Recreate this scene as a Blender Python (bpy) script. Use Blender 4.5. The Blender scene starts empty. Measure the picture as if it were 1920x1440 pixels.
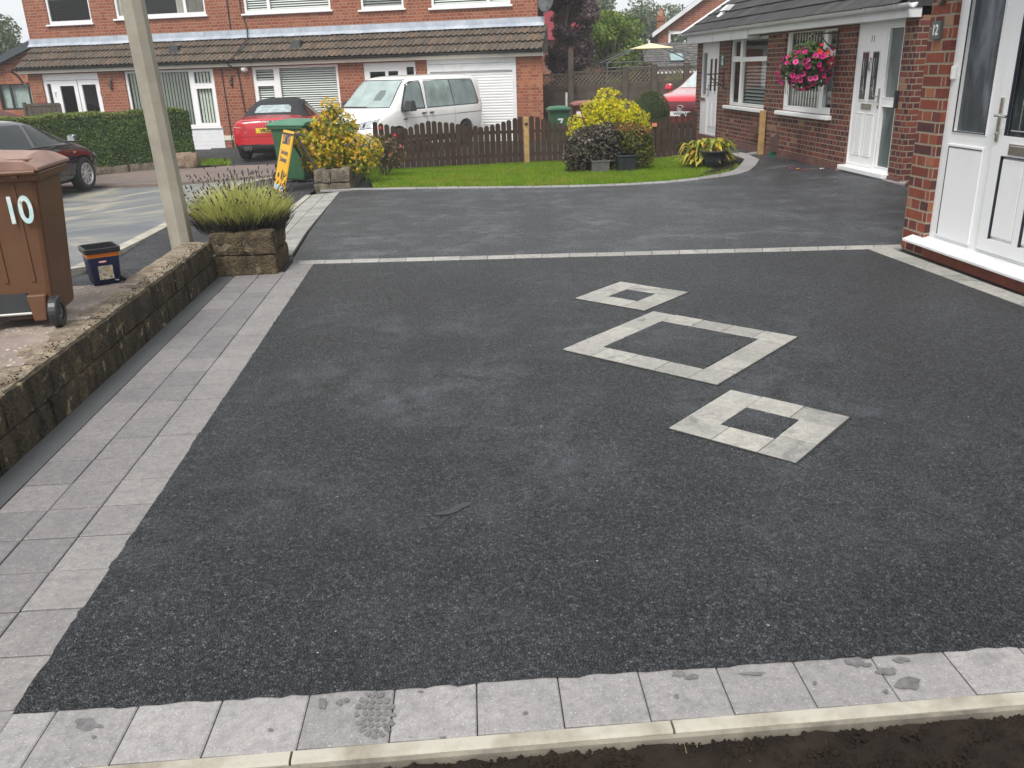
import bpy, bmesh, math, random
import numpy as np
from mathutils import Vector, Matrix
from mathutils.bvhtree import BVHTree
random.seed(7); rng = np.random.default_rng(7)
scene = bpy.context.scene; COL = scene.collection
PI = math.pi
# ------------------------------------------------------------ camera, sky, sun
# rows of R are the world axes in camera coordinates (x right, y down, z forward)
R = np.array([[0.9966041687, -0.0555140376, 0.0608138351],
              [-0.0763759306, -0.3472266131, 0.9346659277],
              [-0.0307708975, -0.9361366731, -0.3502874264]])
FPX = 1585.75; CAMH = 1.55
cam = bpy.data.cameras.new('camera'); cam_o = bpy.data.objects.new('camera', cam); COL.objects.link(cam_o)
cam.sensor_width = 36.0; cam.lens = FPX / 1920 * 36.0; cam.clip_start = 0.05; cam.clip_end = 3000
mw = Matrix.Identity(4)
for i in range(3):
    mw[i][0] = R[i][0]; mw[i][1] = -R[i][1]; mw[i][2] = -R[i][2]
mw.translation = (0, 0, CAMH); cam_o.matrix_world = mw
scene.camera = cam_o
world = bpy.data.worlds.new("World"); scene.world = world; world.use_nodes = True
SUN_EL, SUN_AZ = math.radians(54), math.radians(202)
wn = world.node_tree; wn.nodes.clear()
wo = wn.nodes.new('ShaderNodeOutputWorld'); wb = wn.nodes.new('ShaderNodeBackground')
sk = wn.nodes.new('ShaderNodeTexSky'); sk.sky_type = 'NISHITA'; sk.sun_disc = False
sk.sun_elevation = SUN_EL; sk.sun_rotation = SUN_AZ
sk.air_density = 1.0; sk.dust_density = 4.0; sk.ozone_density = 1.0
hs = wn.nodes.new('ShaderNodeHueSaturation'); hs.inputs['Saturation'].default_value = 0.12
# an even overcast layer: the clear sky's colour is mixed with a flat pale cloud colour
mx = wn.nodes.new('ShaderNodeMixRGB'); mx.inputs[0].default_value = 0.8; mx.inputs[2].default_value = (5.9, 6.1, 6.25, 1)
wn.links.new(sk.outputs[0], hs.inputs['Color']); wn.links.new(hs.outputs[0], mx.inputs[1])
wn.links.new(mx.outputs[0], wb.inputs[0]); wb.inputs[1].default_value = 0.10
wn.links.new(wb.outputs[0], wo.inputs[0])
sun = bpy.data.lights.new('sun', 'SUN'); sun.energy = 1.7; sun.angle = math.radians(20); sun.color = (1.0, 0.97, 0.92)
sun_o = bpy.data.objects.new('sun', sun); COL.objects.link(sun_o)
sd = Vector((math.sin(SUN_AZ) * math.cos(SUN_EL), math.cos(SUN_AZ) * math.cos(SUN_EL), math.sin(SUN_EL)))
sun_o.rotation_euler = sd.to_track_quat('Z', 'Y').to_euler()
scene.view_settings.view_transform = 'Standard'; scene.view_settings.look = 'None'
scene.view_settings.gamma = 1; scene.view_settings.exposure = 0.9
scene.render.engine = 'CYCLES'

# ------------------------------------------------------------ geometry helpers
def ss(a, b, x):
    t = min(1, max(0, (x - a) / (b - a))); return t * t * (3 - 2 * t)
def gz(x, y):
    """height of the ground"""
    w = 1 - .75 * ss(4, 6, x) * (1 - ss(18, 21, y)); yc = min(y, 32)
    b = (0 if yc < 9 else (-.034 * (yc - 9) if yc < 17 else -.272 - .02 * (yc - 17))) * w
    b -= .2 * ss(3, 6.5, -x) * ss(8, 13, y) * (1 - ss(19, 24, y))
    if x < -2.05: b += .30 * (1 - ss(5.5, 8.2, y))
    return b
def ray(u, v): return R @ np.array([u - 960, v - 720, FPX])
def G(u, v):
    """where the sight line through photo pixel (u, v) meets the ground"""
    r = ray(u, v); r = r / np.linalg.norm(r); t = .5
    while t < 120:
        P = r * t
        if P[2] + CAMH < gz(P[0], P[1]): break
        t += .004
    return (float(P[0]), float(P[1]))
def atY(u, v, Y):
    r = ray(u, v); return r * Y / r[1] + np.array([0, 0, CAMH])
def pix(x, y, z):
    c = R.T @ np.array([x, y, z - CAMH]); return 960 + FPX * c[0] / c[2]

class MB:
    def __init__(s): s.v = []; s.f = []
    def add(s, vs, fs):
        o = len(s.v); s.v += [tuple(p) for p in vs]; s.f += [tuple(i + o for i in f) for f in fs]; return s
    def quad(s, *p): return s.add(p, [tuple(range(len(p)))])
    def box(s, x0, x1, y0, y1, z0, z1, M=None):
        vs = [Vector((x, y, z)) for z in (z0, z1) for y in (y0, y1) for x in (x0, x1)]
        if M is not None: vs = [M @ p for p in vs]
        return s.add(vs, [(0, 2, 3, 1), (4, 5, 7, 6), (0, 1, 5, 4), (2, 6, 7, 3), (0, 4, 6, 2), (1, 3, 7, 5)])
    def taper(s, x0, x1, y0, y1, z0, X0, X1, Y0, Y1, z1, M=None):
        vs = [Vector(p) for p in ((x0, y0, z0), (x1, y0, z0), (x0, y1, z0), (x1, y1, z0), (X0, Y0, z1), (X1, Y0, z1), (X0, Y1, z1), (X1, Y1, z1))]
        if M is not None: vs = [M @ p for p in vs]
        return s.add(vs, [(0, 2, 3, 1), (4, 5, 7, 6), (0, 1, 5, 4), (2, 6, 7, 3), (0, 4, 6, 2), (1, 3, 7, 5)])
    def cyl(s, p0, p1, r0, r1=None, n=16, cap=True, rot=0):
        r1 = r0 if r1 is None else r1
        p0 = Vector(p0); p1 = Vector(p1); d = (p1 - p0).normalized()
        a = d.orthogonal().normalized(); b = d.cross(a)
        vs = []
        for p, r in ((p0, r0), (p1, r1)):
            for i in range(n):
                t = 2 * PI * i / n + rot; vs.append(p + a * (r * math.cos(t)) + b * (r * math.sin(t)))
        fs = [(i, (i + 1) % n, n + (i + 1) % n, n + i) for i in range(n)]
        if cap: fs += [tuple(range(n - 1, -1, -1)), tuple(range(n, 2 * n))]
        return s.add(vs, fs)
    def tube(s, pts, r, n=6):
        rr = r if isinstance(r, (list, tuple)) else [r] * len(pts)
        for i in range(len(pts) - 1): s.cyl(pts[i], pts[i + 1], rr[i], rr[i + 1], n)
        return s
    def prism(s, pts, plane, lo, hi, M=None):
        """2-D outline pulled from lo to hi along the missing axis"""
        def P(a, b, c): return Vector({'xy': (a, b, c), 'xz': (a, c, b), 'yz': (c, a, b)}[plane])
        n = len(pts); vs = [P(a, b, lo) for a, b in pts] + [P(a, b, hi) for a, b in pts]
        if M is not None: vs = [M @ p for p in vs]
        fs = [tuple(range(n - 1, -1, -1)), tuple(range(n, 2 * n))] + [(i, (i + 1) % n, n + (i + 1) % n, n + i) for i in range(n)]
        return s.add(vs, fs)
    def lathe(s, prof, c=(0, 0, 0), n=20):
        c = Vector(c); vs = []; m = len(prof)
        for i in range(n):
            t = 2 * PI * i / n
            for r, z in prof: vs.append(c + Vector((r * math.cos(t), r * math.sin(t), z)))
        fs = [(i * m + j, ((i + 1) % n) * m + j, ((i + 1) % n) * m + j + 1, i * m + j + 1) for i in range(n) for j in range(m - 1)]
        return s.add(vs, fs)
    def build(s, name, mat, parent=None, smooth=False, bevel=0, M=None):
        me = bpy.data.meshes.new(name); me.from_pydata([tuple(p) for p in s.v], [], s.f)
        bm = bmesh.new(); bm.from_mesh(me)
        if M is not None: bmesh.ops.transform(bm, matrix=M, verts=bm.verts)
        bmesh.ops.recalc_face_normals(bm, faces=bm.faces)
        if smooth:
            for f in bm.faces: f.smooth = True
        bm.to_mesh(me); bm.free()
        o = bpy.data.objects.new(name, me); COL.objects.link(o)
        if mat: me.materials.append(mat)
        if parent: o.parent = parent
        if bevel:
            md = o.modifiers.new('bevel', 'BEVEL'); md.width = bevel; md.segments = 2; md.limit_method = 'ANGLE'; md.angle_limit = math.radians(40)
        return o
def tag(o, label=None, cat=None, group=None, kind=None):
    if label: o['label'] = label
    if cat: o['category'] = cat
    if group: o['group'] = group
    if kind: o['kind'] = kind
    return o
def thing(name, label, cat, loc=(0, 0, 0), rz=0.0, group=None):
    o = bpy.data.objects.new(name, None); COL.objects.link(o); o.empty_display_size = .2
    o.location = loc; o.rotation_euler = (0, 0, rz); return tag(o, label, cat, group)
def bake(o, extra=()):
    """apply an object's modifiers into its mesh"""
    dg = bpy.context.evaluated_depsgraph_get()
    me = bpy.data.meshes.new_from_object(o.evaluated_get(dg)); o.modifiers.clear(); o.data = me
    for e in extra: bpy.data.objects.remove(e)
    return o
def drape(name, pts, off, mat, kind='structure', step=.5, parent=None, height=0.0, subx=True):
    """a sheet laid on the ground; height > 0 gives it real sides"""
    bm = bmesh.new(); vs = [bm.verts.new((x, y, 0)) for x, y in pts]; f = bm.faces.new(vs)
    if f.normal.z < 0 or True:
        bm.normal_update()
        if f.normal.z < 0: f.normal_flip()
    xs = [p[0] for p in pts]; ys = [p[1] for p in pts]
    def cut(co, no): bmesh.ops.bisect_plane(bm, geom=bm.verts[:] + bm.edges[:] + bm.faces[:], plane_co=co, plane_no=no)
    y = math.ceil(min(ys) / step) * step
    while y < min(max(ys), 34): cut((0, y, 0), (0, 1, 0)); y += step
    if subx:
        x = math.ceil(max(min(xs), -9) / step) * step
        while x < min(max(xs), 7): cut((x, 0, 0), (1, 0, 0)); x += step
    bmesh.ops.triangulate(bm, faces=[q for q in bm.faces if len(q.verts) > 4])
    for v in bm.verts: v.co.z = gz(v.co.x, v.co.y) + off
    if height:
        be = [e for e in bm.edges if e.is_boundary]
        r = bmesh.ops.extrude_edge_only(bm, edges=be)
        for v in [q for q in r['geom'] if isinstance(q, bmesh.types.BMVert)]: v.co.z -= height
    me = bpy.data.meshes.new(name); bm.to_mesh(me); bm.free(); me.materials.append(mat)
    o = bpy.data.objects.new(name, me); COL.objects.link(o)
    if parent: o.parent = parent
    elif kind: o['kind'] = kind
    return o
def text(s, size, mat, parent, M, name='lettering', depth=.002, sx=1.0, bold=0.0, align='CENTER'):
    c = bpy.data.curves.new(name, 'FONT'); c.body = s; c.size = size; c.extrude = depth; c.align_x = align; c.align_y = 'CENTER'; c.offset = bold
    t = bpy.data.objects.new(name, c); COL.objects.link(t)
    dg = bpy.context.evaluated_depsgraph_get()
    me = bpy.data.meshes.new_from_object(t.evaluated_get(dg)); bpy.data.objects.remove(t)
    me.transform(M @ Matrix.Diagonal((sx, 1, 1, 1))); me.materials.clear(); me.materials.append(mat)
    o = bpy.data.objects.new(name, me); COL.objects.link(o); o.parent = parent; return o
def frame(origin, right, up):
    """matrix whose x is right, y is up, z faces the reader"""
    r = Vector(right).normalized(); u = Vector(up).normalized(); n = r.cross(u)
    M = Matrix.Identity(4)
    for i in range(3): M[i][0] = r[i]; M[i][1] = u[i]; M[i][2] = n[i]; M[i][3] = origin[i]
    return M

# ------------------------------------------------------------ materials
class NT:
    def __init__(s, name):
        s.m = bpy.data.materials.new(name); s.m.use_nodes = True; s.t = s.m.node_tree; s.t.nodes.clear()
        s.out = s.n('ShaderNodeOutputMaterial'); s.p = s.n('ShaderNodeBsdfPrincipled'); s.l(s.p.outputs[0], s.out.inputs[0])
    def n(s, k, **a):
        x = s.t.nodes.new(k)
        for q, v in a.items(): setattr(x, q, v)
        return x
    def l(s, a, b): s.t.links.new(a, b)
    def setp(s, **k):
        for q, v in k.items(): s.p.inputs[q.replace('_', ' ')].default_value = v
    def obj(s): return s.n('ShaderNodeTexCoord').outputs['Object']
    def pos(s): return s.n('ShaderNodeNewGeometry').outputs['Position']
    def noise(s, vec, scale, detail=4, rough=.55, dist=0):
        x = s.n('ShaderNodeTexNoise'); x.inputs['Scale'].default_value = scale; x.inputs['Detail'].default_value = detail
        x.inputs['Roughness'].default_value = rough; x.inputs['Distortion'].default_value = dist
        if vec is not None: s.l(vec, x.inputs['Vector'])
        return x.outputs['Fac']
    def vor(s, vec, scale, feature='F1', out='Distance'):
        x = s.n('ShaderNodeTexVoronoi', feature=feature); x.inputs['Scale'].default_value = scale
        if vec is not None: s.l(vec, x.inputs['Vector'])
        return x.outputs[out]
    def ramp(s, fac, stops, interp='LINEAR'):
        x = s.n('ShaderNodeValToRGB'); x.color_ramp.interpolation = interp; e = x.color_ramp.elements
        while len(e) < len(stops): e.new(.5)
        for i, (p, c) in enumerate(stops): e[i].position = p; e[i].color = (*c, 1) if len(c) == 3 else c
        s.l(fac, x.inputs[0]); return x.outputs[0]
    def mix(s, fac, a, b, mode='MIX'):
        x = s.n('ShaderNodeMixRGB', blend_type=mode)
        for i, q in ((0, fac), (1, a), (2, b)):
            if isinstance(q, (int, float)): x.inputs[i].default_value = q if i == 0 else (q, q, q, 1)
            elif isinstance(q, tuple): x.inputs[i].default_value = (*q, 1)
            else: s.l(q, x.inputs[i])
        return x.outputs[0]
    def math(s, op, a, b=None, clamp=False):
        x = s.n('ShaderNodeMath', operation=op, use_clamp=clamp)
        for i, q in ((0, a), (1, b)):
            if q is None: continue
            if isinstance(q, (int, float)): x.inputs[i].default_value = q
            else: s.l(q, x.inputs[i])
        return x.outputs[0]
    def color(s, c): s.l(c, s.p.inputs['Base Color'])
    def bump(s, h, strength=.3, dist=.01, prev=None):
        b = s.n('ShaderNodeBump'); b.inputs['Strength'].default_value = strength; b.inputs['Distance'].default_value = dist
        s.l(h, b.inputs['Height'])
        if prev is not None: s.l(prev, b.inputs['Normal'])
        s.l(b.outputs[0], s.p.inputs['Normal']); return b.outputs[0]
def plain(name, c, rough=.5, metal=0, var=.12, scale=6, coat=0, spec=.5, bump=0):
    n = NT(name); n.setp(Roughness=rough, Metallic=metal); n.p.inputs['Specular IOR Level'].default_value = spec
    if coat: n.setp(Coat_Weight=coat, Coat_Roughness=.03)
    o = n.obj(); f = n.noise(o, scale, 5)
    lo = tuple(q * (1 - var) for q in c); hi = tuple(min(1, q * (1 + var)) for q in c)
    n.color(n.ramp(f, [(.3, lo), (.7, hi)]))
    if bump: n.bump(n.noise(o, scale * 12, 3), bump, .004)
    return n.m
def soiled(name, c, dirt, rough=.5, scale=3, lo=.45, hi=.75, spec=.4, bump=.1):
    n = NT(name); n.setp(Roughness=rough); n.p.inputs['Specular IOR Level'].default_value = spec
    o = n.obj(); f = n.noise(o, scale, 8, .65)
    k = n.ramp(f, [(lo, (0, 0, 0)), (hi, (1, 1, 1))])
    n.color(n.mix(k, c, dirt)); n.bump(n.noise(o, scale * 20, 4), bump, .004)
    return n.m
def brick_mat(name, palette, mortar, bw=.225, bh=.075, off=(0, 0), rough=.85, msize=.010, stain=.25):
    n = NT(name); n.setp(Roughness=rough); n.p.inputs['Specular IOR Level'].default_value = .25
    tc = n.n('ShaderNodeTexCoord'); so = n.n('ShaderNodeSeparateXYZ'); sn = n.n('ShaderNodeSeparateXYZ')
    n.l(tc.outputs['Object'], so.inputs[0]); n.l(tc.outputs['Normal'], sn.inputs[0])
    ax = n.math('GREATER_THAN', n.math('ABSOLUTE', sn.outputs[0]), .7)
    u = n.math('ADD', n.math('MULTIPLY', so.outputs[0], n.math('SUBTRACT', 1.0, ax)), n.math('MULTIPLY', so.outputs[1], ax))
    cv = n.n('ShaderNodeCombineXYZ'); n.l(n.math('ADD', u, off[0]), cv.inputs[0]); n.l(n.math('ADD', so.outputs[2], off[1]), cv.inputs[1])
    # slightly wandering joints
    wob = n.noise(tc.outputs['Object'], 9, 2); wv = n.n('ShaderNodeVectorMath', operation='ADD'); n.l(cv.outputs[0], wv.inputs[0])
    wc = n.n('ShaderNodeCombineXYZ'); n.l(n.math('MULTIPLY', n.math('SUBTRACT', wob, .5), .012), wc.inputs[0]); n.l(n.math('MULTIPLY', n.math('SUBTRACT', wob, .5), .009), wc.inputs[1]); n.l(wc.outputs[0], wv.inputs[1])
    b = n.n('ShaderNodeTexBrick'); n.l(wv.outputs[0], b.inputs['Vector'])
    b.offset = .5; b.squash = .5; b.squash_frequency = 2
    for k, v in (('Scale', 1), ('Mortar Size', msize), ('Mortar Smooth', .35), ('Bias', 0), ('Brick Width', bw), ('Row Height', bh)): b.inputs[k].default_value = v
    b.inputs['Color1'].default_value = (0, 0, 0, 1); b.inputs['Color2'].default_value = (1, 1, 1, 1); b.inputs['Mortar'].default_value = (.5, .5, .5, 1)
    bc = n.ramp(b.outputs['Color'], palette, 'CONSTANT')
    f = n.noise(tc.outputs['Object'], 38, 5, .7); f2 = n.noise(tc.outputs['Object'], 1.3, 5)
    bc = n.mix(.5, bc, n.ramp(f, [(.25, (.5, .48, .48)), (.75, (1.0, 1.0, 1.0))]), 'MULTIPLY')
    bc = n.mix(.35, bc, n.ramp(n.noise(tc.outputs['Object'], 14, 3), [(.3, (.6, .55, .55)), (.7, (1.35, 1.3, 1.25))]), 'MULTIPLY')
    mc = n.ramp(f, [(.3, tuple(q * .75 for q in mortar)), (.7, mortar)])
    col = n.mix(b.outputs['Fac'], bc, mc)
    col = n.mix(n.math('MULTIPLY', n.ramp(f2, [(.45, (0, 0, 0)), (.8, (1, 1, 1))]), stain), col, (.10, .085, .075))
    n.color(col)
    h = n.math('ADD', n.math('MULTIPLY', b.outputs['Fac'], -1.0), n.math('MULTIPLY', f, .5))
    n.bump(h, .7, .007); return n.m
def leaf_mat(name, stops, rough=.5, trans=.3, dry=None):
    n = NT(name); g = n.n('ShaderNodeNewGeometry'); c = n.ramp(g.outputs['Random Per Island'], stops)
    c = n.mix(.45, c, n.ramp(n.noise(g.outputs['Position'], 2.5, 3), [(.3, (.55, .6, .5)), (.7, (1.2, 1.2, 1.15))]), 'MULTIPLY')
    if dry: c = n.mix(n.math('MULTIPLY', n.ramp(n.noise(g.outputs['Position'], 1.5, 5, .6), [(.50, (0, 0, 0)), (.72, (1, 1, 1))]), .6), c, dry)
    n.color(c); n.setp(Roughness=rough); n.p.inputs['Specular IOR Level'].default_value = .3
    tr = n.n('ShaderNodeBsdfTranslucent'); n.l(c, tr.inputs[0]); ms = n.n('ShaderNodeMixShader'); ms.inputs[0].default_value = trans
    n.l(n.p.outputs[0], ms.inputs[1]); n.l(tr.outputs[0], ms.inputs[2]); n.l(ms.outputs[0], n.out.inputs[0]); return n.m
def glass_mat(name, tint=(.9, .95, .95), refl=1.0, rough=.01, wob=0.0):
    n = NT(name); t = n.t; t.nodes.remove(n.p)
    tr = n.n('ShaderNodeBsdfTransparent'); tr.inputs[0].default_value = (*tint, 1); gl = n.n('ShaderNodeBsdfGlossy'); gl.inputs['Roughness'].default_value = rough
    fr = n.n('ShaderNodeFresnel'); fr.inputs[0].default_value = 1.5; ms = n.n('ShaderNodeMixShader')
    n.l(n.math('MULTIPLY', fr.outputs[0], refl, True), ms.inputs[0]); n.l(tr.outputs[0], ms.inputs[1]); n.l(gl.outputs[0], ms.inputs[2]); n.l(ms.outputs[0], n.out.inputs[0])
    if wob:
        b = n.n('ShaderNodeBump'); b.inputs['Strength'].default_value = wob; b.inputs['Distance'].default_value = .01; n.l(n.noise(n.obj(), 60, 3), b.inputs['Height'])
        n.l(b.outputs[0], gl.inputs['Normal'])
    return n.m
def tarmac_mat(name, dark, light, stone=95, wear=.5, bump=.9, rough=.62, spec=.45, fleck=True, wscale=.9, patch=None):
    n = NT(name); P = n.pos(); v = n.n('ShaderNodeTexVoronoi', feature='F1'); v.inputs['Scale'].default_value = stone; dn = n.n('ShaderNodeTexNoise'); dn.inputs['Scale'].default_value = stone * .8; n.l(P, dn.inputs['Vector']); dv = n.n('ShaderNodeVectorMath', operation='SCALE'); n.l(dn.outputs['Color'], dv.inputs[0]); dv.inputs['Scale'].default_value = .42 / stone; da = n.n('ShaderNodeVectorMath', operation='ADD'); n.l(P, da.inputs[0]); n.l(dv.outputs[0], da.inputs[1]); Q = da.outputs[0]; n.l(Q, v.inputs['Vector'])
    d = v.outputs['Distance']; cr = n.n('ShaderNodeSeparateXYZ'); n.l(v.outputs['Color'], cr.inputs[0])
    void = n.math('MULTIPLY', n.ramp(n.noise(P, stone * .62, 3, .65), [(.36, (.10, .10, .10)), (.50, (1, 1, 1))]), n.ramp(n.noise(P, stone * .2, 3, .6), [(.30, (.45, .45, .45)), (.55, (1, 1, 1))]))
    stonec = n.ramp(cr.outputs[0], [(0, dark), (.55, tuple((a + b) / 2 for a, b in zip(dark, light))), (.93, light), (1, tuple(q * 1.7 for q in light))])
    ed = n.vor(Q, stone, 'DISTANCE_TO_EDGE'); gap = n.ramp(ed, [(.0, (.25, .25, .25)), (.03, (.45, .45, .45)), (.12, (1, 1, 1))]); gap = n.mix(1, gap, void, 'MULTIPLY')
    c = n.mix(1, stonec, gap, 'MULTIPLY')
    w1 = n.noise(P, wscale, 6, .6); w2 = n.noise(P, 5.5, 5, .65, .6)
    dust = n.math('MULTIPLY', n.ramp(w1, [(.43, (0, 0, 0)), (.62, (1, 1, 1))]), n.ramp(w2, [(.38, (0, 0, 0)), (.66, (1, 1, 1))]))
    if patch:
        vd = n.n('ShaderNodeVectorMath', operation='DISTANCE'); n.l(P, vd.inputs[0]); vd.inputs[1].default_value = (patch[0], patch[1], 0)
        pk = n.ramp(n.math('DIVIDE', vd.outputs['Value'], patch[2]), [(.15, (1, 1, 1)), (1, (.07, .07, .07))]); dust = n.math('MULTIPLY', dust, pk)
    c = n.mix(n.math('MULTIPLY', dust, wear), c, tuple(min(1, q * 2.2 + .015) for q in light))
    c = n.mix(.6, c, n.ramp(n.noise(P, 1.7, 4), [(.3, (.7, .7, .72)), (.7, (1.25, 1.25, 1.25))]), 'MULTIPLY')
    if fleck:
        k = n.vor(P, 3.1); kk = n.math('LESS_THAN', k, .018); c = n.mix(kk, c, (.26, .24, .20))
    n.color(c); n.setp(Roughness=rough); n.p.inputs['Specular IOR Level'].default_value = spec
    rr = n.ramp(cr.outputs[1], [(0, (rough - .14,) * 3), (1, (min(1, rough + .16),) * 3)]); n.l(rr, n.p.inputs['Roughness'])
    h = n.math('ADD', n.math('MULTIPLY', n.math('MINIMUM', ed, .16), 3.2), n.math('ADD', n.math('MULTIPLY', d, -.35), n.math('ADD', n.math('MULTIPLY', cr.outputs[2], .5), n.math('MULTIPLY', void, .8))))
    n.bump(h, bump, .006); return n.m
def paver_mat(name, tones, fine=180, spots=.35, rough=.8, patch=.25):
    """concrete block: per-block tone, fine pale aggregate, damp stains"""
    n = NT(name); P = n.pos(); g = n.n('ShaderNodeNewGeometry')
    base = n.ramp(g.outputs['Random Per Island'], tones)
    f = n.noise(P, fine, 3, .7); base = n.mix(.5, base, n.ramp(f, [(.25, (.5, .5, .5)), (.5, (1, 1, 1)), (.78, (1.5, 1.48, 1.45))]), 'MULTIPLY')
    cl = n.noise(P, 9, 5, .6); base = n.mix(.5, base, n.ramp(cl, [(.3, (.78, .78, .8)), (.7, (1.18, 1.17, 1.14))]), 'MULTIPLY')
    base = n.mix(.6, base, n.ramp(n.noise(P, 38, 5, .75), [(.3, (.62, .62, .63)), (.5, (1, 1, 1)), (.72, (1.35, 1.33, 1.28))]), 'MULTIPLY')
    sp = n.vor(P, 75); base = n.mix(n.math('MULTIPLY', n.math('LESS_THAN', sp, .13), spots), base, (.7, .69, .66))
    st = n.ramp(n.noise(P, 5.3, 7, .65, .8), [(.56, (0, 0, 0)), (.66, (1, 1, 1))])
    base = n.mix(n.math('MULTIPLY', st, patch), base, (.12, .12, .12))
    n.color(base); n.setp(Roughness=rough); n.p.inputs['Specular IOR Level'].default_value = .3
    n.bump(n.math('ADD', f, n.math('MULTIPLY', cl, .8)), .35, .003); return n.m

def leaves(name, clumps, n, size, mat, parent=None, shape='diamond', shell=.55, up=.25, seed=1, kind=None):
    """many small separate leaf faces spread through ellipsoid clumps (cx,cy,cz, rx,ry,rz, weight)"""
    r = np.random.default_rng(seed); C = np.array([c[:3] for c in clumps]); S = np.array([c[3:6] for c in clumps])
    w = np.array([c[6] if len(c) > 6 else c[3] * c[4] * c[5] for c in clumps]); k = r.choice(len(clumps), n, p=w / w.sum())
    d = r.normal(size=(n, 3)); d /= np.linalg.norm(d, axis=1)[:, None]
    rad = np.where(r.random(n) < shell, r.uniform(.8, 1.08, n), r.random(n) ** (1 / 2.2))
    P = C[k] + d * S[k] * rad[:, None]
    nrm = d + r.normal(size=(n, 3)) * .75 + np.array([0, 0, up]); nrm /= np.linalg.norm(nrm, axis=1)[:, None]
    t = r.normal(size=(n, 3)); a = np.cross(nrm, t); a /= np.linalg.norm(a, axis=1)[:, None]; b = np.cross(nrm, a)
    sz = size * r.uniform(.6, 1.35, n)
    if shape == 'diamond': sh = [(-1, 0, 0), (0, -.45, .12), (1, 0, 0), (0, .45, .12)]
    elif shape == 'star':
        sh = []
        for i in range(5):
            t0 = -1.9 + i * .95; L = 1.0 if i == 2 else (.85 if i in (1, 3) else .62)
            sh += [(.22 * math.cos(t0 - .42), .22 * math.sin(t0 - .42), 0), (L * math.cos(t0), L * math.sin(t0), -.12)]
        sh += [(-.2, 0, 0)]
    elif shape == 'round': sh = [(math.cos(q) * (1 if i % 2 else .92), .62 * math.sin(q), .1 * abs(math.sin(q))) for i, q in enumerate(np.linspace(0, 2 * PI, 7)[:-1])]
    elif shape == 'needle': sh = [(-1, -.13, 0), (1, -.05, 0), (1, .05, 0), (-1, .13, 0)]
    m = len(sh); V = np.zeros((n, m, 3))
    for j, (x, y, z) in enumerate(sh): V[:, j] = P + (a * x + b * y + nrm * z) * sz[:, None]
    me = bpy.data.meshes.new(name); me.vertices.add(n * m); me.vertices.foreach_set('co', V.reshape(-1))
    me.loops.add(n * m); me.loops.foreach_set('vertex_index', np.arange(n * m, dtype=np.int32))
    me.polygons.add(n); me.polygons.foreach_set('loop_start', np.arange(0, n * m, m, dtype=np.int32)); me.polygons.foreach_set('loop_total', np.full(n, m, dtype=np.int32))
    me.update(calc_edges=True); me.materials.append(mat)
    o = bpy.data.objects.new(name, me); COL.objects.link(o)
    if parent: o.parent = parent
    if kind: o['kind'] = kind
    return o
def blades(name, roots, mat, parent=None, h=(.03, .07), w=.004, lean=.5, seed=2, kind=None, bend=True):
    """upright thin blades, one island each: roots is an (n,3) array"""
    r = np.random.default_rng(seed); n = len(roots); hh = r.uniform(h[0], h[1], n); az = r.uniform(0, 2 * PI, n); l = r.random(n) * lean
    D = np.stack([np.cos(az) * l, np.sin(az) * l, np.ones(n)], 1); D /= np.linalg.norm(D, axis=1)[:, None]
    a2 = r.uniform(0, 2 * PI, n); S = np.stack([np.cos(a2), np.sin(a2), np.zeros(n)], 1) * w
    V = np.zeros((n, 3, 3)); V[:, 0] = roots - S; V[:, 1] = roots + S; V[:, 2] = roots + D * hh[:, None]
    me = bpy.data.meshes.new(name); me.vertices.add(n * 3); me.vertices.foreach_set('co', V.reshape(-1))
    me.loops.add(n * 3); me.loops.foreach_set('vertex_index', np.arange(n * 3, dtype=np.int32))
    me.polygons.add(n); me.polygons.foreach_set('loop_start', np.arange(0, n * 3, 3, dtype=np.int32)); me.polygons.foreach_set('loop_total', np.full(n, 3, dtype=np.int32))
    me.update(calc_edges=True); me.materials.append(mat)
    o = bpy.data.objects.new(name, me); COL.objects.link(o)
    if parent: o.parent = parent
    if kind: o['kind'] = kind
    return o
# ------------------------------------------------------------ palette
RED = [(0, (.20, .055, .038)), (.16, (.27, .075, .045)), (.36, (.17, .05, .042)), (.52, (.31, .095, .05)), (.66, (.10, .042, .042)), (.8, (.25, .07, .045)), (.9, (.36, .15, .08)), (.96, (.37, .24, .15))]
DKRED = [(0, (.13, .042, .036)), (.2, (.19, .055, .042)), (.42, (.10, .037, .037)), (.6, (.22, .065, .042)), (.75, (.075, .034, .036)), (.88, (.16, .05, .04)), (.96, (.30, .17, .10))]
ORG = [(0, (.30, .088, .050)), (.25, (.33, .10, .058)), (.5, (.265, .075, .045)), (.75, (.36, .125, .07)), (.92, (.37, .15, .09))]
ORG2 = [(0, (.35, .12, .06)), (.2, (.27, .09, .055)), (.4, (.41, .15, .07)), (.6, (.32, .105, .06)), (.8, (.43, .18, .095)), (.93, (.23, .085, .055))]
M_brick12 = brick_mat('brick_red_multi', RED, (.345, .285, .21), .262, .0872, off=(.0, .006), stain=.12)
M_brick11 = brick_mat('brick_dark_multi', DKRED, (.30, .24, .18), .225, .075, stain=.2, msize=.009)
M_brickF = brick_mat('brick_orange', ORG, (.37, .225, .15), .25, .085, stain=.15, msize=.013)
M_brickF2 = brick_mat('brick_orange_pier', ORG2, (.40, .22, .15), .25, .085, stain=.15)
M_brickB = brick_mat('brick_far', ORG, (.42, .28, .21), .24, .08, stain=.2)
M_white = soiled('white_upvc', (.84, .84, .84), (.74, .73, .70), .28, 1.5, .5, .9, .5, .02)
M_fascia = soiled('white_fascia', (.72, .73, .74), (.52, .52, .50), .45, 2.2, .5, .8)
M_cream = soiled('cream_fascia', (.70, .66, .56), (.55, .51, .42), .5, 2)
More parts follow.
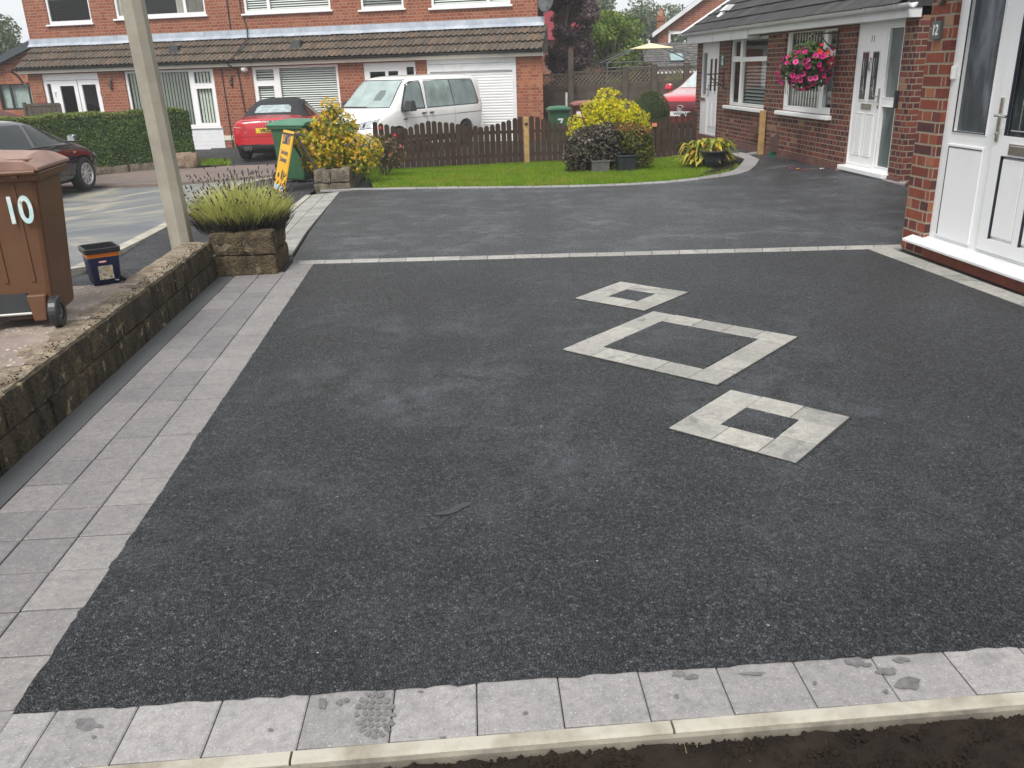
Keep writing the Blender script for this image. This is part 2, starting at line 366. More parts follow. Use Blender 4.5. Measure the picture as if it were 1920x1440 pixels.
M_clad = plain('white_cladding', (.74, .74, .75), .45, var=.05)
M_seal = plain('glazing_seal', (.025, .025, .04), .5)
M_blackpl = plain('black_plastic', (.022, .023, .025), .4, var=.2)
M_greypl = plain('grey_plastic', (.09, .095, .10), .5, var=.2)
M_chrome = plain('chrome', (.62, .60, .56), .22, 1, .06)
M_glass = glass_mat('window_glass', (.92, .96, .95), .8)
def frosted(name, a, b, c):
    n = NT(name); o = n.obj(); mp = n.n('ShaderNodeMapping'); mp.inputs['Scale'].default_value = (3.2, 1, .9); n.l(o, mp.inputs[0])
    f = n.noise(mp.outputs[0], 1.7, 4, .55, .5); c_ = n.ramp(f, [(.34, a), (.52, b), (.68, c)]); n.color(n.mix(.25, c_, n.ramp(n.noise(o, 90, 2), [(.3, (.7, .7, .7)), (.7, (1.3, 1.3, 1.3))]), 'MULTIPLY')); n.setp(Roughness=.22); n.bump(n.noise(o, 150, 3), .15, .003); return n.m
M_obscure = frosted('obscure_glass', (.065, .080, .080), (.11, .135, .135), (.17, .20, .20)); M_glass11 = glass_mat('bungalow_window_glass', (.94, .97, .96), .24); M_obscure12 = frosted('obscure_porch_glass', (.030, .038, .045), (.065, .078, .088), (.17, .20, .225))
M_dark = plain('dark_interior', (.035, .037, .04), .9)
M_blindv = plain('vertical_blind', (.72, .74, .64), .8, var=.06)
M_blindh = plain('slatted_blind', (.82, .82, .78), .6, var=.04)
M_blindd = plain('dim_slatted_blind', (.30, .31, .32), .6, var=.05)
M_curtain = plain('curtain_fabric', (.55, .50, .45), .9, var=.15, scale=3)
M_curtaind = plain('dark_curtain_fabric', (.12, .13, .15), .9, var=.4, scale=3)
M_lead = soiled('lead_flashing', (.30, .34, .40), (.50, .53, .58), .5, 2.5, .4, .7, .5, .3)
M_tileF = None
def tile_mat(name, a, b, c, lich=.5):
    n = NT(name); o = n.obj(); g = n.n('ShaderNodeNewGeometry')
    col = n.ramp(g.outputs['Random Per Island'], [(0, a), (.6, b), (1, c)])
    col = n.mix(.6, col, n.ramp(n.noise(o, 7, 6, .7), [(.3, (.5, .5, .5)), (.7, (1.25, 1.22, 1.2))]), 'MULTIPLY')
    li = n.math('LESS_THAN', n.vor(o, 5.0), .085); col = n.mix(n.math('MULTIPLY', li, lich), col, (.62, .63, .58))
    n.color(col); n.setp(Roughness=.85); n.p.inputs['Specular IOR Level'].default_value = .25; n.bump(n.noise(o, 90, 4), .3, .005); return n.m
M_tileF = tile_mat('brown_roof_tile', (.105, .085, .068), (.125, .102, .082), (.165, .115, .08), .7)
M_tile11 = tile_mat('charcoal_roof_tile', (.040, .040, .043), (.055, .053, .055), (.07, .065, .062), .12)
M_tileB = tile_mat('grey_far_tile', (.10, .10, .10), (.13, .125, .12), (.16, .15, .14), .2)
M_tar_near = tarmac_mat('fresh_tarmac', (.0095, .011, .0135), (.070, .077, .088), 116, .50, 1.0, .46, .55, patch=(.2, 4.3, 3.4))
M_tar_far = tarmac_mat('fresh_tarmac_far', (.022, .025, .029), (.064, .069, .078), 128, .5, .6, .48, .7, wscale=1.6)
M_tar_pav = tarmac_mat('pavement_tarmac', (.035, .035, .04), (.075, .075, .08), 120, .3, .5, .7, .3, False)
def road_mat():
    n = NT('worn_road'); P = n.pos()
    c = n.ramp(n.noise(P, .9, 7, .62, .7), [(.36, (.115, .125, .135)), (.50, (.17, .175, .17)), (.58, (.27, .25, .20)), (.72, (.33, .30, .24))])
    c = n.mix(.6, c, n.ramp(n.noise(P, 60, 3, .7), [(.3, (.6, .6, .6)), (.7, (1.3, 1.3, 1.3))]), 'MULTIPLY')
    n.color(c); n.setp(Roughness=.75); n.bump(n.noise(P, 80, 3), .4, .006); return n.m
M_road = road_mat()
M_brownpave = soiled('brown_pavement', (.20, .155, .135), (.11, .095, .09), .85, .8, .4, .75, .3, .3)
M_concrete = plain('concrete_slab', (.30, .25, .21), .85, var=.25, scale=5, bump=.5)
def conc_mat():
    n = NT('aggregate_concrete'); P = n.pos()
    c = n.ramp(n.noise(P, 3, 6, .65), [(.32, (.17, .135, .115)), (.55, (.27, .215, .185)), (.75, (.36, .31, .26))])
    fl = n.math('LESS_THAN', n.vor(P, 32), .26); fl2 = n.ramp(n.noise(P, 5, 3), [(.42, (0, 0, 0)), (.62, (1, 1, 1))])
    c = n.mix(n.math('MULTIPLY', n.math('MULTIPLY', fl, fl2), .75), c, (.60, .55, .45))
    c = n.mix(.4, c, n.ramp(n.noise(P, 70, 3, .7), [(.3, (.6, .6, .6)), (.7, (1.3, 1.3, 1.3))]), 'MULTIPLY')
    n.color(c); n.setp(Roughness=.85); n.bump(n.noise(P, 60, 4), .5, .006); return n.m
M_agg = conc_mat()
M_paveL = paver_mat('mid_grey_paver', [(0, (.168, .160, .165)), (.5, (.190, .180, .184)), (1, (.218, .205, .205))], 200, .42, patch=.10)
M_paveE = paver_mat('grey_edge_paver', [(0, (.200, .191, .190)), (.5, (.218, .208, .206)), (1, (.238, .226, .222))], 200, .42, patch=.08)
M_paveB = paver_mat('pale_granite_paver', [(0, (.225, .216, .218)), (.5, (.265, .254, .256)), (1, (.30, .288, .287))], 230, .45, patch=.35)
M_paveD = paver_mat('pale_dusty_paver', [(0, (.25, .245, .228)), (.5, (.30, .292, .272)), (1, (.355, .345, .318))], 150, .25, patch=.55)
M_joint = plain('dark_joint_sand', (.02, .02, .021), .9)
M_strip = plain('smooth_grey_render', (.070, .073, .076), .85, var=.1, scale=3, bump=.2)
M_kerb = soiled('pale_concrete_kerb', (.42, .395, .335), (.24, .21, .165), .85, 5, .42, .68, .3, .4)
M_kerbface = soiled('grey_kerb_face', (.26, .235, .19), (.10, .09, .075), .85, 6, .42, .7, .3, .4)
M_soil = soiled('dark_soil', (.014, .0105, .008), (.030, .021, .015), .95, 7, .4, .7, .2, .8)
M_stone = None
def stone_mat(name, base, pale, dark, thr=(.42, .58), lich=(.55, .53, .42), lichk=.35, sc=3.0):
    n = NT(name); o = n.obj(); g = n.n('ShaderNodeNewGeometry')
    c = n.ramp(n.noise(o, sc, 8, .68, .4), [(.30, dark), (thr[0], base), (thr[1], base), (.74, pale)])
    c = n.mix(.5, c, n.ramp(n.noise(o, 42, 5, .75), [(.3, (.42, .42, .42)), (.72, (1.5, 1.45, 1.35))]), 'MULTIPLY')
    c = n.mix(.7, c, n.ramp(n.vor(o, 55), [(.05, (.25, .24, .22)), (.32, (1, 1, 1)), (.8, (1.25, 1.2, 1.12))]), 'MULTIPLY'); c = n.mix(.6, c, n.ramp(n.noise(o, 14, 6, .7), [(.32, (.45, .43, .40)), (.68, (1.45, 1.4, 1.3))]), 'MULTIPLY')
    # vertical water streaks
    mp = n.n('ShaderNodeMapping'); mp.inputs['Scale'].default_value = (9, 9, 1.6); n.l(o, mp.inputs[0])
    st = n.ramp(n.noise(mp.outputs[0], 1.3, 5, .6), [(.42, (0, 0, 0)), (.62, (1, 1, 1))]); c = n.mix(n.math('MULTIPLY', st, .6), c, dark)
    k = n.math('MULTIPLY', n.ramp(n.noise(o, 11, 3, .6), [(.62, (0, 0, 0)), (.68, (1, 1, 1))]), lichk); c = n.mix(k, c, lich)
    n.color(c); n.setp(Roughness=.9); n.p.inputs['Specular IOR Level'].default_value = .2
    n.bump(n.math('ADD', n.noise(o, 30, 6, .7), n.math('ADD', n.noise(o, 110, 3), n.math('MULTIPLY', n.vor(o, 55), .8))), 1.0, .014); return n.m
M_wall = stone_mat('mossy_wall_stone', (.082, .070, .050), (.25, .195, .125), (.014, .014, .013), lich=(.40, .34, .20), lichk=.7)
M_walltop = stone_mat('weathered_wall_top', (.33, .285, .23), (.46, .41, .34), (.10, .075, .055), lich=(.17, .075, .04), lichk=.35, sc=6)
M_stone = stone_mat('dark_sandstone', (.115, .09, .06), (.32, .25, .16), (.024, .021, .017), lich=(.36, .31, .19), lichk=.4)
M_stone2 = stone_mat('grey_sandstone', (.22, .195, .155), (.38, .34, .27), (.07, .06, .05), lich=(.42, .40, .30), lichk=.25)
M_mort = plain('mortar', (.36, .27, .18), .9, var=.3, scale=14, bump=.4)
M_wood = soiled('dark_stained_wood', (.040, .022, .016), (.072, .045, .034), .65, 6, .45, .75, .3, .3)
M_woodnew = plain('treated_pine', (.40, .25, .10), .7, var=.25, scale=8, bump=.3)
M_woodold = soiled('weathered_fence_wood', (.078, .062, .050), (.13, .11, .092), .85, 4, .4, .7, .2, .4)
M_grass = leaf_mat('grass_blade', [(0, (.10, .21, .010)), (.5, (.17, .31, .014)), (.8, (.25, .37, .02)), (1, (.38, .37, .07))], .55, .35, (.36, .30, .06))
M_turf = plain('turf_soil', (.11, .19, .02), .9, var=.35, scale=3)
# ------------------------------------------------------------ the ground and its surfaces
def axis(a, b, fine0, fine1, step):
    far = [a, -120, -60, -30, -20]; v = [q for q in far if q < fine0] + list(np.arange(fine0, fine1 + 1e-6, step)) + [q for q in (20, 25, 30, 40, 60, 120, b) if q > fine1 + .01]
    return v
gx = axis(-700, 700, -14, 12, .5); gx = sorted(set(gx + [-2.051, -2.049])); gy = [1.615] + [q for q in axis(-700, 1200, 2, 34, .5) if q > 1.7]
mb = MB()
for y in gy:
    for x in gx: mb.v.append((x, y, gz(x, y) - .05))
nx = len(gx); mb.f = [(j * nx + i, j * nx + i + 1, (j + 1) * nx + i + 1, (j + 1) * nx + i) for j in range(len(gy) - 1) for i in range(nx - 1)]
tag(mb.build('ground', M_tar_pav), kind='structure')
mb = MB().quad((-700, -700, -.13), (700, -700, -.13), (700, 1.615, -.13), (-700, 1.615, -.13)); tag(mb.build('garden_ground', M_soil), kind='structure')

def jag(pts, step=.018, amp=.0032, closed=True):
    out = []; n = len(pts)
    for i in range(n if closed else n - 1):
        a = Vector((*pts[i], 0)); b = Vector((*pts[(i + 1) % n], 0)); L = (b - a).length; k = max(1, min(160, int(L / step)))
        for j in range(k):
            p = a.lerp(b, j / k)
            if j: p += Vector((random.gauss(0, amp), random.gauss(0, amp), 0))
            out.append((p.x, p.y))
    return out
# near driveway
BL, TL, TR, ER = G(20, 1342), G(590, 493), G(1640, 468), G(1920, 572)
eR = (ER[0] + (ER[0] - TR[0]) / (ER[1] - TR[1]) * (1.80 - ER[1]), 1.80)
BR = G(1920, 1214); kx = (BR[1] - BL[1]) / (BR[0] - BL[0]); eB = (eR[0], BL[1] + kx * (eR[0] - BL[0]))
drape('driveway', jag([BL, eB, TR, TL]), .004, M_tar_near, step=50, subx=False)
# far driveway, joined to next door's
FL, FL2 = G(545, 479), G(637, 360)
lawn_edge = [G(660, 357), G(780, 355), G(900, 354), G(1000, 353), G(1100, 351), G(1180, 348), G(1250, 344), G(1310, 338), G(1350, 333), G(1385, 327), G(1405, 321), G(1416, 312), G(1424, 300)]
far_poly = [G(548, 490.4), G(1690, 459.6), (3.9, 7.06), (6.4, 7.06), (6.4, 9.6), G(1697, 350), G(1640, 335), G(1573, 322), G(1500, 304), G(1440, 289), G(1400, 292)] + lawn_edge[::-1] + [FL2]
drape('neighbour_driveway', far_poly, .004, M_tar_far)
drape('side_path', [G(1395, 289), G(1445, 284), G(1386, 276), (5.85, 20.5), (5.0, 20.5), (5.0, 17.5)], .005, M_tar_far)
# joint bed under all paver work
def paver(mb, q, z=.0, h=.03, gap=.003, ch=.004, gnd=True):
    c = [sum(p[i] for p in q) / 4 for i in (0, 1)]
    def ins(d):
        r = []
        for p in q:
            v = Vector((c[0] - p[0], c[1] - p[1])); L = v.length; r.append((p[0] + v.x / L * d * 1.4, p[1] + v.y / L * d * 1.4))
        return r
    a = ins(gap); b = ins(gap + ch); dz = random.gauss(0, .0008)
    vs = [(x, y, gz(x, y) + z - h) for x, y in a] + [(x, y, gz(x, y) + z - ch * .7 + dz) for x, y in a] + [(x, y, gz(x, y) + z + dz) for x, y in b]
    fs = [(8, 9, 10, 11)]
    for i in range(4): j = (i + 1) % 4; fs += [(i, j, 4 + j, 4 + i), (4 + i, 4 + j, 8 + j, 8 + i)]
    mb.add(vs, fs)
def lerp(a, b, t): return (a[0] + (b[0] - a[0]) * t, a[1] + (b[1] - a[1]) * t)
def run(mb, a0, a1, b0, b1, n, **k):
    """n pavers between the lines a0-a1 and b0-b1"""
    for i in range(n): paver(mb, [lerp(a0, a1, i / n), lerp(a0, a1, (i + 1) / n), lerp(b0, b1, (i + 1) / n), lerp(b0, b1, i / n)], **k)
# three columns of pavers along the wall
mb = MB(); me_ = MB()
rowd = 0.2272; y = 1.439
xs = [-1.815, -1.615, -1.416, -1.213]
k = 0
while y < 7.75:
    for c in range(3):
        if y > 6.95 and c < 2: continue
        xx = 7.0 - y; paver(me_ if c == 2 else mb, [(xs[c], y), (xs[c + 1] - .004 * max(0, -xx), y - .004), (xs[c + 1], y + rowd - .004), (xs[c], y + rowd)], z=.004, gap=.0028)
    y += rowd
tag(mb.build('paved_border', M_paveL), kind='structure'); tag(me_.build('paved_border_edge', M_paveE), kind='structure')
drape('border_bed', [(-1.83, 1.4), (-1.20, 1.4), (-1.20, 7.8), (-1.83, 7.8)], -.010, M_joint, step=50, subx=False)
drape('wall_foot_strip', [(-1.949, 1.2), (-1.817, 1.2), (-1.817, 7.05), (-1.949, 7.05)], .002, M_strip, step=50, subx=False)
# pale course along the near edge, and its kerb
mb = MB(); tp = [(100, 1345), (257, 1331), (415, 1319), (580, 1306), (740, 1296), (893, 1284), (1045, 1273), (1195, 1261), (1340, 1249), (1485, 1240), (1630, 1229), (1765, 1220), (1905, 1211)]
T = [G(*q) for q in tp]; w = T[1][0] - T[0][0]
T = [(T[0][0] - w * i, T[0][1]) for i in (3, 2, 1)] + T + [(T[-1][0] + .2 * i, T[-1][1] - .002 * i) for i in range(1, 13)]
for a, b in zip(T, T[1:]): paver(mb, [(a[0] + .002, a[1] + .035), (b[0] + .002, b[1] + .035), (b[0] - .004, 1.664), (a[0] - .004, 1.668)], z=.002, gap=.0016)
tag(mb.build('edging_course', M_paveB), kind='structure')
drape('edging_bed', [(-1.94, 1.64), (4.2, 1.64), (4.2, 1.9), (-1.94, 1.9)], -.012, M_joint, step=50, subx=False)
mb = MB()
for x0, x1 in ((-2.3, -1.396), (-1.39, -.462), (-.456, .476), (.482, 1.405), (1.411, 2.33), (2.336, 3.26), (3.266, 4.2)):
    mb.prism([(1.621, -.2), (1.664, -.2), (1.664, .000), (1.658, .006), (1.627, .006), (1.621, .000)], 'yz', x0, x1)
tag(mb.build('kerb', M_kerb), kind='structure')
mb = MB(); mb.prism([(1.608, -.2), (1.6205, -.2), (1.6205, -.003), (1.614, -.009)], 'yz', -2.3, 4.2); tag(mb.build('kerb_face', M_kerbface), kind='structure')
# loose earth in the bed in front of the kerb
mb = MB(); r = np.random.default_rng(5)
nxs, nys = 90, 22
for j in range(nys):
    for i in range(nxs):
        x = -2 + 4.2 * i / (nxs - 1); y = .9 + .705 * j / (nys - 1)
        mb.v.append((x, y, -.022 + .010 * math.sin(3 * x + 1) * math.sin(4 * y) + r.normal() * .006))
mb.f = [(j * nxs + i, j * nxs + i + 1, (j + 1) * nxs + i + 1, (j + 1) * nxs + i) for j in range(nys - 1) for i in range(nxs - 1)]
tag(mb.build('soil_bed', M_soil, smooth=True), kind='structure')
mb = MB()
for i in range(11000):
    x = r.uniform(-.9, 1.75); y = r.uniform(1.25, 1.607); s = abs(r.normal()) * .0042 + .0022; z = -.022 + .010 * math.sin(3 * x + 1) * math.sin(4 * y)
    d = r.uniform(.6, 1.3, 6) * s
    mb.add([(x + d[0], y, z), (x - d[1], y, z), (x, y + d[2], z), (x, y - d[3], z), (x, y, z + d[4]), (x, y, z - d[5])], [(0, 2, 4), (2, 1, 4), (1, 3, 4), (3, 0, 4), (2, 0, 5), (1, 2, 5), (3, 1, 5), (0, 3, 5)])
tag(mb.build('soil_crumbs', M_soil), kind='stuff')
M_straw = leaf_mat('dry_grass', [(0, (.20, .24, .07)), (1, (.42, .37, .20))])
pts = np.stack([r.uniform(-.5, 1.7, 60), r.uniform(1.3, 1.59, 60), np.full(60, -.019)], 1)
blades('grass_scraps', pts, M_straw, h=(.012, .03), w=.0009, lean=2.5, kind='stuff')
# damp stains and a wet boot print on the pale course
M_damp = plain('damp_stain', (.135, .13, .13), .6, var=.3, scale=60)
mb = MB(); r = np.random.default_rng(63)
def blot(u, v, a, b, n=14, rag=.35):
    pts = []
    for i in range(n):
        t = 2 * PI * i / n; q = 1 + r.normal(0, rag) * .5; pts.append(G(u + a * q * math.cos(t), v + b * q * math.sin(t)))
    c = G(u, v); o = len(mb.v); zz = .0040 + .00002 * (o % 97); mb.v += [(c[0], c[1], zz)] + [(x, y, zz) for x, y in pts]; mb.f += [(o, o + 1 + i, o + 1 + (i + 1) % n) for i in range(n)]
for u, v, a, b in ((168, 1362, 22, 10), (150, 1355, 9, 5), (176, 1385, 5, 3), (605, 1322, 7, 11), (636, 1320, 6, 5), (650, 1316, 6, 5), (508, 1372, 5, 3), (1272, 1266, 10, 7), (1296, 1272, 14, 5), (1268, 1308, 5, 4), (1410, 1266, 24, 3), (1602, 1243, 18, 8), (1625, 1250, 9, 4), (1700, 1284, 24, 13), (1660, 1262, 20, 8), (1690, 1240, 15, 5), (985, 1340, 5, 3), (790, 1300, 6, 2), (1528, 1284, 4, 3), (1660, 1300, 6, 4), (830, 1385, 6, 2)): blot(u, v, a, b)
for i in range(7):
    for j in range(4):
        if (i in (0, 6)) and j in (0, 3): continue
        blot(684 + j * 13 + 3 * (i % 2) - 2 * i * .4, 1308 + i * 11, 5.2, 4.2, 9, .2)
for i in range(16):
    t = 2 * PI * i / 16; blot(703 + 34 * math.cos(t), 1343 + 40 * math.sin(t), 6, 5, 8, .4)
tag(mb.build('damp_stains', M_damp), kind='structure')
# course between the two drives
mb = MB(); a0, a1, b0, b1 = G(560, 490), G(1690, 459.5), G(560, 493.5), G(1690, 466)
b0 = (b0[0], a0[1] - .150); b1 = (b1[0], a1[1] - .150)
run(mb, a0, a1, b0, b1, 22, z=.0065, gap=.0014, ch=.002)
a0, a1 = G(1664, 464), G(1920, 558); b0, b1 = G(1638, 473), G(1920, 577)
def ext(a, b, y): t = (y - a[1]) / (b[1] - a[1]); return lerp(a, b, t)
run(mb, (a0[0], a0[1]), ext(a0, a1, 1.75), (b0[0], a0[1] - .02), ext(b0, b1, 1.75), 25, z=.0065, gap=.0016, ch=.002)
tag(mb.build('dividing_course', M_paveD), kind='structure')
drape('drain_channel', [(a0[0] + .02, a0[1] + .02), (3.86, 6.98), (4.02, 1.7), ext(a0, a1, 1.7)], -.012, M_joint, step=50, subx=False)
# pale pavers at the mouth of the far drive
mb = MB(); p0, p1 = (-1.66, 7.6), G(585, 366); q0, q1 = G(547, 478), G(637, 360)
p1 = (p1[0], p1[1]); m0, m1 = lerp(p0, q0, .5), lerp(p1, q1, .5)
p0 = (q0[0] - .40, 7.7); m0 = lerp(p0, q0, .5)
run(mb, p0, p1, m0, m1, 27, z=.005); run(mb, m0, m1, q0, q1, 27, z=.005)
tag(mb.build('driveway_mouth_paving', M_paveD), kind='structure')
mb = MB(); P0, P1 = (p0[0] - .09, p0[1]), (p1[0] - .09, p1[1]); run(mb, P0, P1, (p0[0] - .008, p0[1]), (p1[0] - .008, p1[1]), 7, z=.010, gap=.004); tag(mb.build('edging_kerb', M_kerb), kind='structure')
drape('mouth_bed', [(P0[0] - .01, 7.6), q0, q1, (P1[0] - .01, p1[1] + .1)], -.012, M_joint)
# rim of the lawn
mb = MB(); inner = [G(600, 354.5), G(700, 353.6), G(780, 352), G(900, 350.7), G(1000, 349.7), G(1100, 347.7), G(1180, 344.6), G(1250, 340.4), G(1310, 333.5), G(1350, 327), G(1370, 322), G(1379, 318), G(1387, 311), G(1396, 299)]
outer = [G(600, 358.5)] + lawn_edge
for i in range(len(outer) - 1):
    n = 3 if i < 8 else 1
    run(mb, outer[i], outer[i + 1], inner[i], inner[i + 1], n, z=.012, gap=.0025)
paver(mb, [G(1424, 300), G(1396, 299), G(1378, 292), G(1402, 290)], z=.012); paver(mb, [G(1402, 290), G(1378, 292), G(1372, 288), G(1392, 286.5)], z=.012)
run(mb, G(1402, 291), G(1446, 285.5), G(1396, 288.5), G(1440, 283), 4, z=.012)
tag(mb.build('lawn_rim', M_paveB), kind='structure')
mb = MB(); W = [G(1386, 276), G(1440, 288), G(1500, 301.5), G(1573, 319), G(1640, 335), G(1676, 343.5)]; W2 = [(x + .16, y + .02) for x, y in W]
for i in range(len(W) - 1): run(mb, W[i], W[i + 1], W2[i], W2[i + 1], 5, z=.010)
run(mb, W[-1], G(1697, 346), (W2[-1][0] - .1, W2[-1][1] + .2), (W2[-1][0] + .1, W2[-1][1] + .1), 1, z=.010)
tag(mb.build('house_wall_course', M_paveB), kind='structure')
# paver diamonds let into the tarmac
def diamond(cx, cy, hd, n, skew=0.0):
    mb = MB(); t = hd / (n + 0.0) * 1.0
    C = [(cx - hd, cy), (cx, cy + hd), (cx + hd, cy), (cx, cy - hd)]; rot = lambda p: (cx + (p[0] - cx) * math.cos(skew) - (p[1] - cy) * math.sin(skew), cy + (p[0] - cx) * math.sin(skew) + (p[1] - cy) * math.cos(skew))
    C = [rot(p) for p in C]; f = [0, 0, 0, 0]; side = hd * math.sqrt(2); w = .168; k = w / side
    def pt(u, v): return (C[0][0] + (C[1][0] - C[0][0]) * u + (C[3][0] - C[0][0]) * v, C[0][1] + (C[1][1] - C[0][1]) * u + (C[3][1] - C[0][1]) * v)
    def rect(u0, u1, v0, v1): paver(mb, [pt(u0, v0), pt(u0, v1), pt(u1, v1), pt(u1, v0)], z=.011, gap=.0015, ch=.003)
    m = n
    for i in range(m):        # four runs, pinwheel at the corners
        L = (1 - k) / m
        rect(0, k, i * L, (i + 1) * L); rect(k + i * L, k + (i + 1) * L, 0, k)
        rect(1 - k, 1, k + i * L, k + (i + 1) * L); rect(i * L, (i + 1) * L, 1 - k, 1)
    return mb
for cx, cy, hd, n in ((1.302, 4.640, .700, 4), (1.250, 5.778, .408, 2), (1.345, 3.440, .420, 2)):
    mb = diamond(cx, cy, hd, n); tag(mb.build('paver_inlay', M_paveD), kind='structure')
    q = hd + .012; drape('inlay_joint', jag([(cx - q, cy), (cx, cy - q), (cx + q, cy), (cx, cy + q)], .02, .003), .0055, M_joint, step=50, subx=False)
    q = hd - .168 * math.sqrt(2) - .004; drape('inlay_tarmac', jag([(cx - q, cy), (cx, cy - q), (cx + q, cy), (cx, cy + q)], .02, .004), .0095, M_tar_near, step=50, subx=False)
# a shallow damp patch, flecks of spilt stone
M_wet = plain('standing_water', (.016, .017, .019), .22, spec=.5)
drape('puddle', [G(*q) for q in ((812, 968), (828, 962), (842, 960), (852, 952), (868, 946), (882, 945), (880, 951), (866, 957), (856, 963), (842, 968), (822, 970))], .0075, M_wet, step=50, subx=False)
# road, pavement and the far side
def GG(l): return [G(*q) for q in l]
k1, k2, k3 = G(135, 503), G(326, 410), G(440, 347)
kn = (k1[0] + .75, 0.5)
near_kerb = [kn, (k1[0] + .12, 5.2), k1, lerp(k1, k2, .5), k2, lerp(k2, k3, .5), k3, G(500, 335), G(560, 322)]
drape('road', near_kerb + [(-3.0, 19.6)] + GG([(520, 330), (430, 338), (320, 346), (190, 351)]) + [(-12, 19.2), (-40, 17), (-40, .5)], -.02, M_road)
wk = [(x + .13, y) for x, y in near_kerb]; mb = MB()
for i in range(len(near_kerb) - 1):
    L = math.hypot(near_kerb[i + 1][0] - near_kerb[i][0], near_kerb[i + 1][1] - near_kerb[i][1]); run(mb, near_kerb[i], near_kerb[i + 1], wk[i], wk[i + 1], max(1, int(L / .9)), z=.012, h=.1, gap=.004)
tag(mb.build('road_kerb', M_kerb), kind='structure')
drape('pavement', [(-2.06, 5.55)] + [p for p in wk[2:] if p[1] > 5.6] + [G(600, 330), (-2.1, 13.9), (P1[0], P1[1]), (P0[0], 7.8), (-1.97, 7.7)], .000, M_tar_pav)
cp = [p for p in wk[:2]]
drape('crossover_slab', [(-2.06, .5), (-2.06, 5.62), (k1[0] + .14, 5.56), cp[1], cp[0]], .004, M_agg, height=.05)
fk = GG([(190, 351), (320, 346), (430, 338), (520, 330)]); fb = GG([(195, 317), (345, 317), (440, 311), (515, 309)])
fk = [(-30, 15.5), (-12, 19.0)] + fk; fb = [(-30, 18.5), (-12, 20.6)] + fb
drape('far_pavement', fk + fb[::-1], .012, M_brownpave); mb = MB()
for i in range(len(fk) - 1):
    L = math.hypot(fk[i + 1][0] - fk[i][0], fk[i + 1][1] - fk[i][1]); run(mb, fk[i], fk[i + 1], (fk[i][0], fk[i][1] + .13), (fk[i + 1][0], fk[i + 1][1] + .13), max(1, int(L / .9)), z=.03, h=.1, gap=.004)
tag(mb.build('far_kerb', M_brownpave), kind='structure')
drape('far_driveway', GG([(392, 312), (520, 310), (600, 322)]) + [(-1.2, 17.6), (3.5, 18.2), (3.4, 25), (-7.2, 27.4)], .004, M_tar_pav)
# the lawn in front of the picket fence and the bare earth at its corner
lawn = inner[1:-1] + [G(1340, 300), G(1298, 288), (3.3, 17.45), (1.62, 17.75), (-1.35, 17.2), (-1.5, 16.2)]
drape('turf', lawn, .005, M_turf)
drape('bare_earth', GG([(1300, 334), (1345, 326.5), (1375, 319), (1384, 312), (1394, 299), (1372, 293), (1350, 300), (1330, 318)]), .012, M_soil)
# ------------------------------------------------------------ buildings
# house frames: local x runs along the wall to the viewer's left, local y points out of the wall, z up
def wall_panel(mb, x0, x1, z0, z1, ops, y=0.0, depth=.1):
    xs = sorted({x0, x1, *[o[0] for o in ops], *[o[1] for o in ops]}); zs = sorted({z0, z1, *[o[2] for o in ops], *[o[3] for o in ops]})
    xs = [q for q in xs if x0 <= q <= x1]; zs = [q for q in zs if z0 <= q <= z1]
    for a, b in zip(xs, xs[1:]):
        for c, d in zip(zs, zs[1:]):
            mx_, mz = (a + b) / 2, (c + d) / 2
            if any(o[0] < mx_ < o[1] and o[2] < mz < o[3] for o in ops): continue
            mb.quad((a, y, c), (a, y, d), (b, y, d), (b, y, c))
    for a, b, c, d in ops:
        b_ = y - depth
        mb.quad((a, y, c), (a, b_, c), (a, b_, d), (a, y, d)); mb.quad((b, y, c), (b, y, d), (b, b_, d), (b, b_, c))
        mb.quad((a, y, d), (a, b_, d), (b, b_, d), (b, y, d)); mb.quad((a, y, c), (b, y, c), (b, b_, c), (a, b_, c))
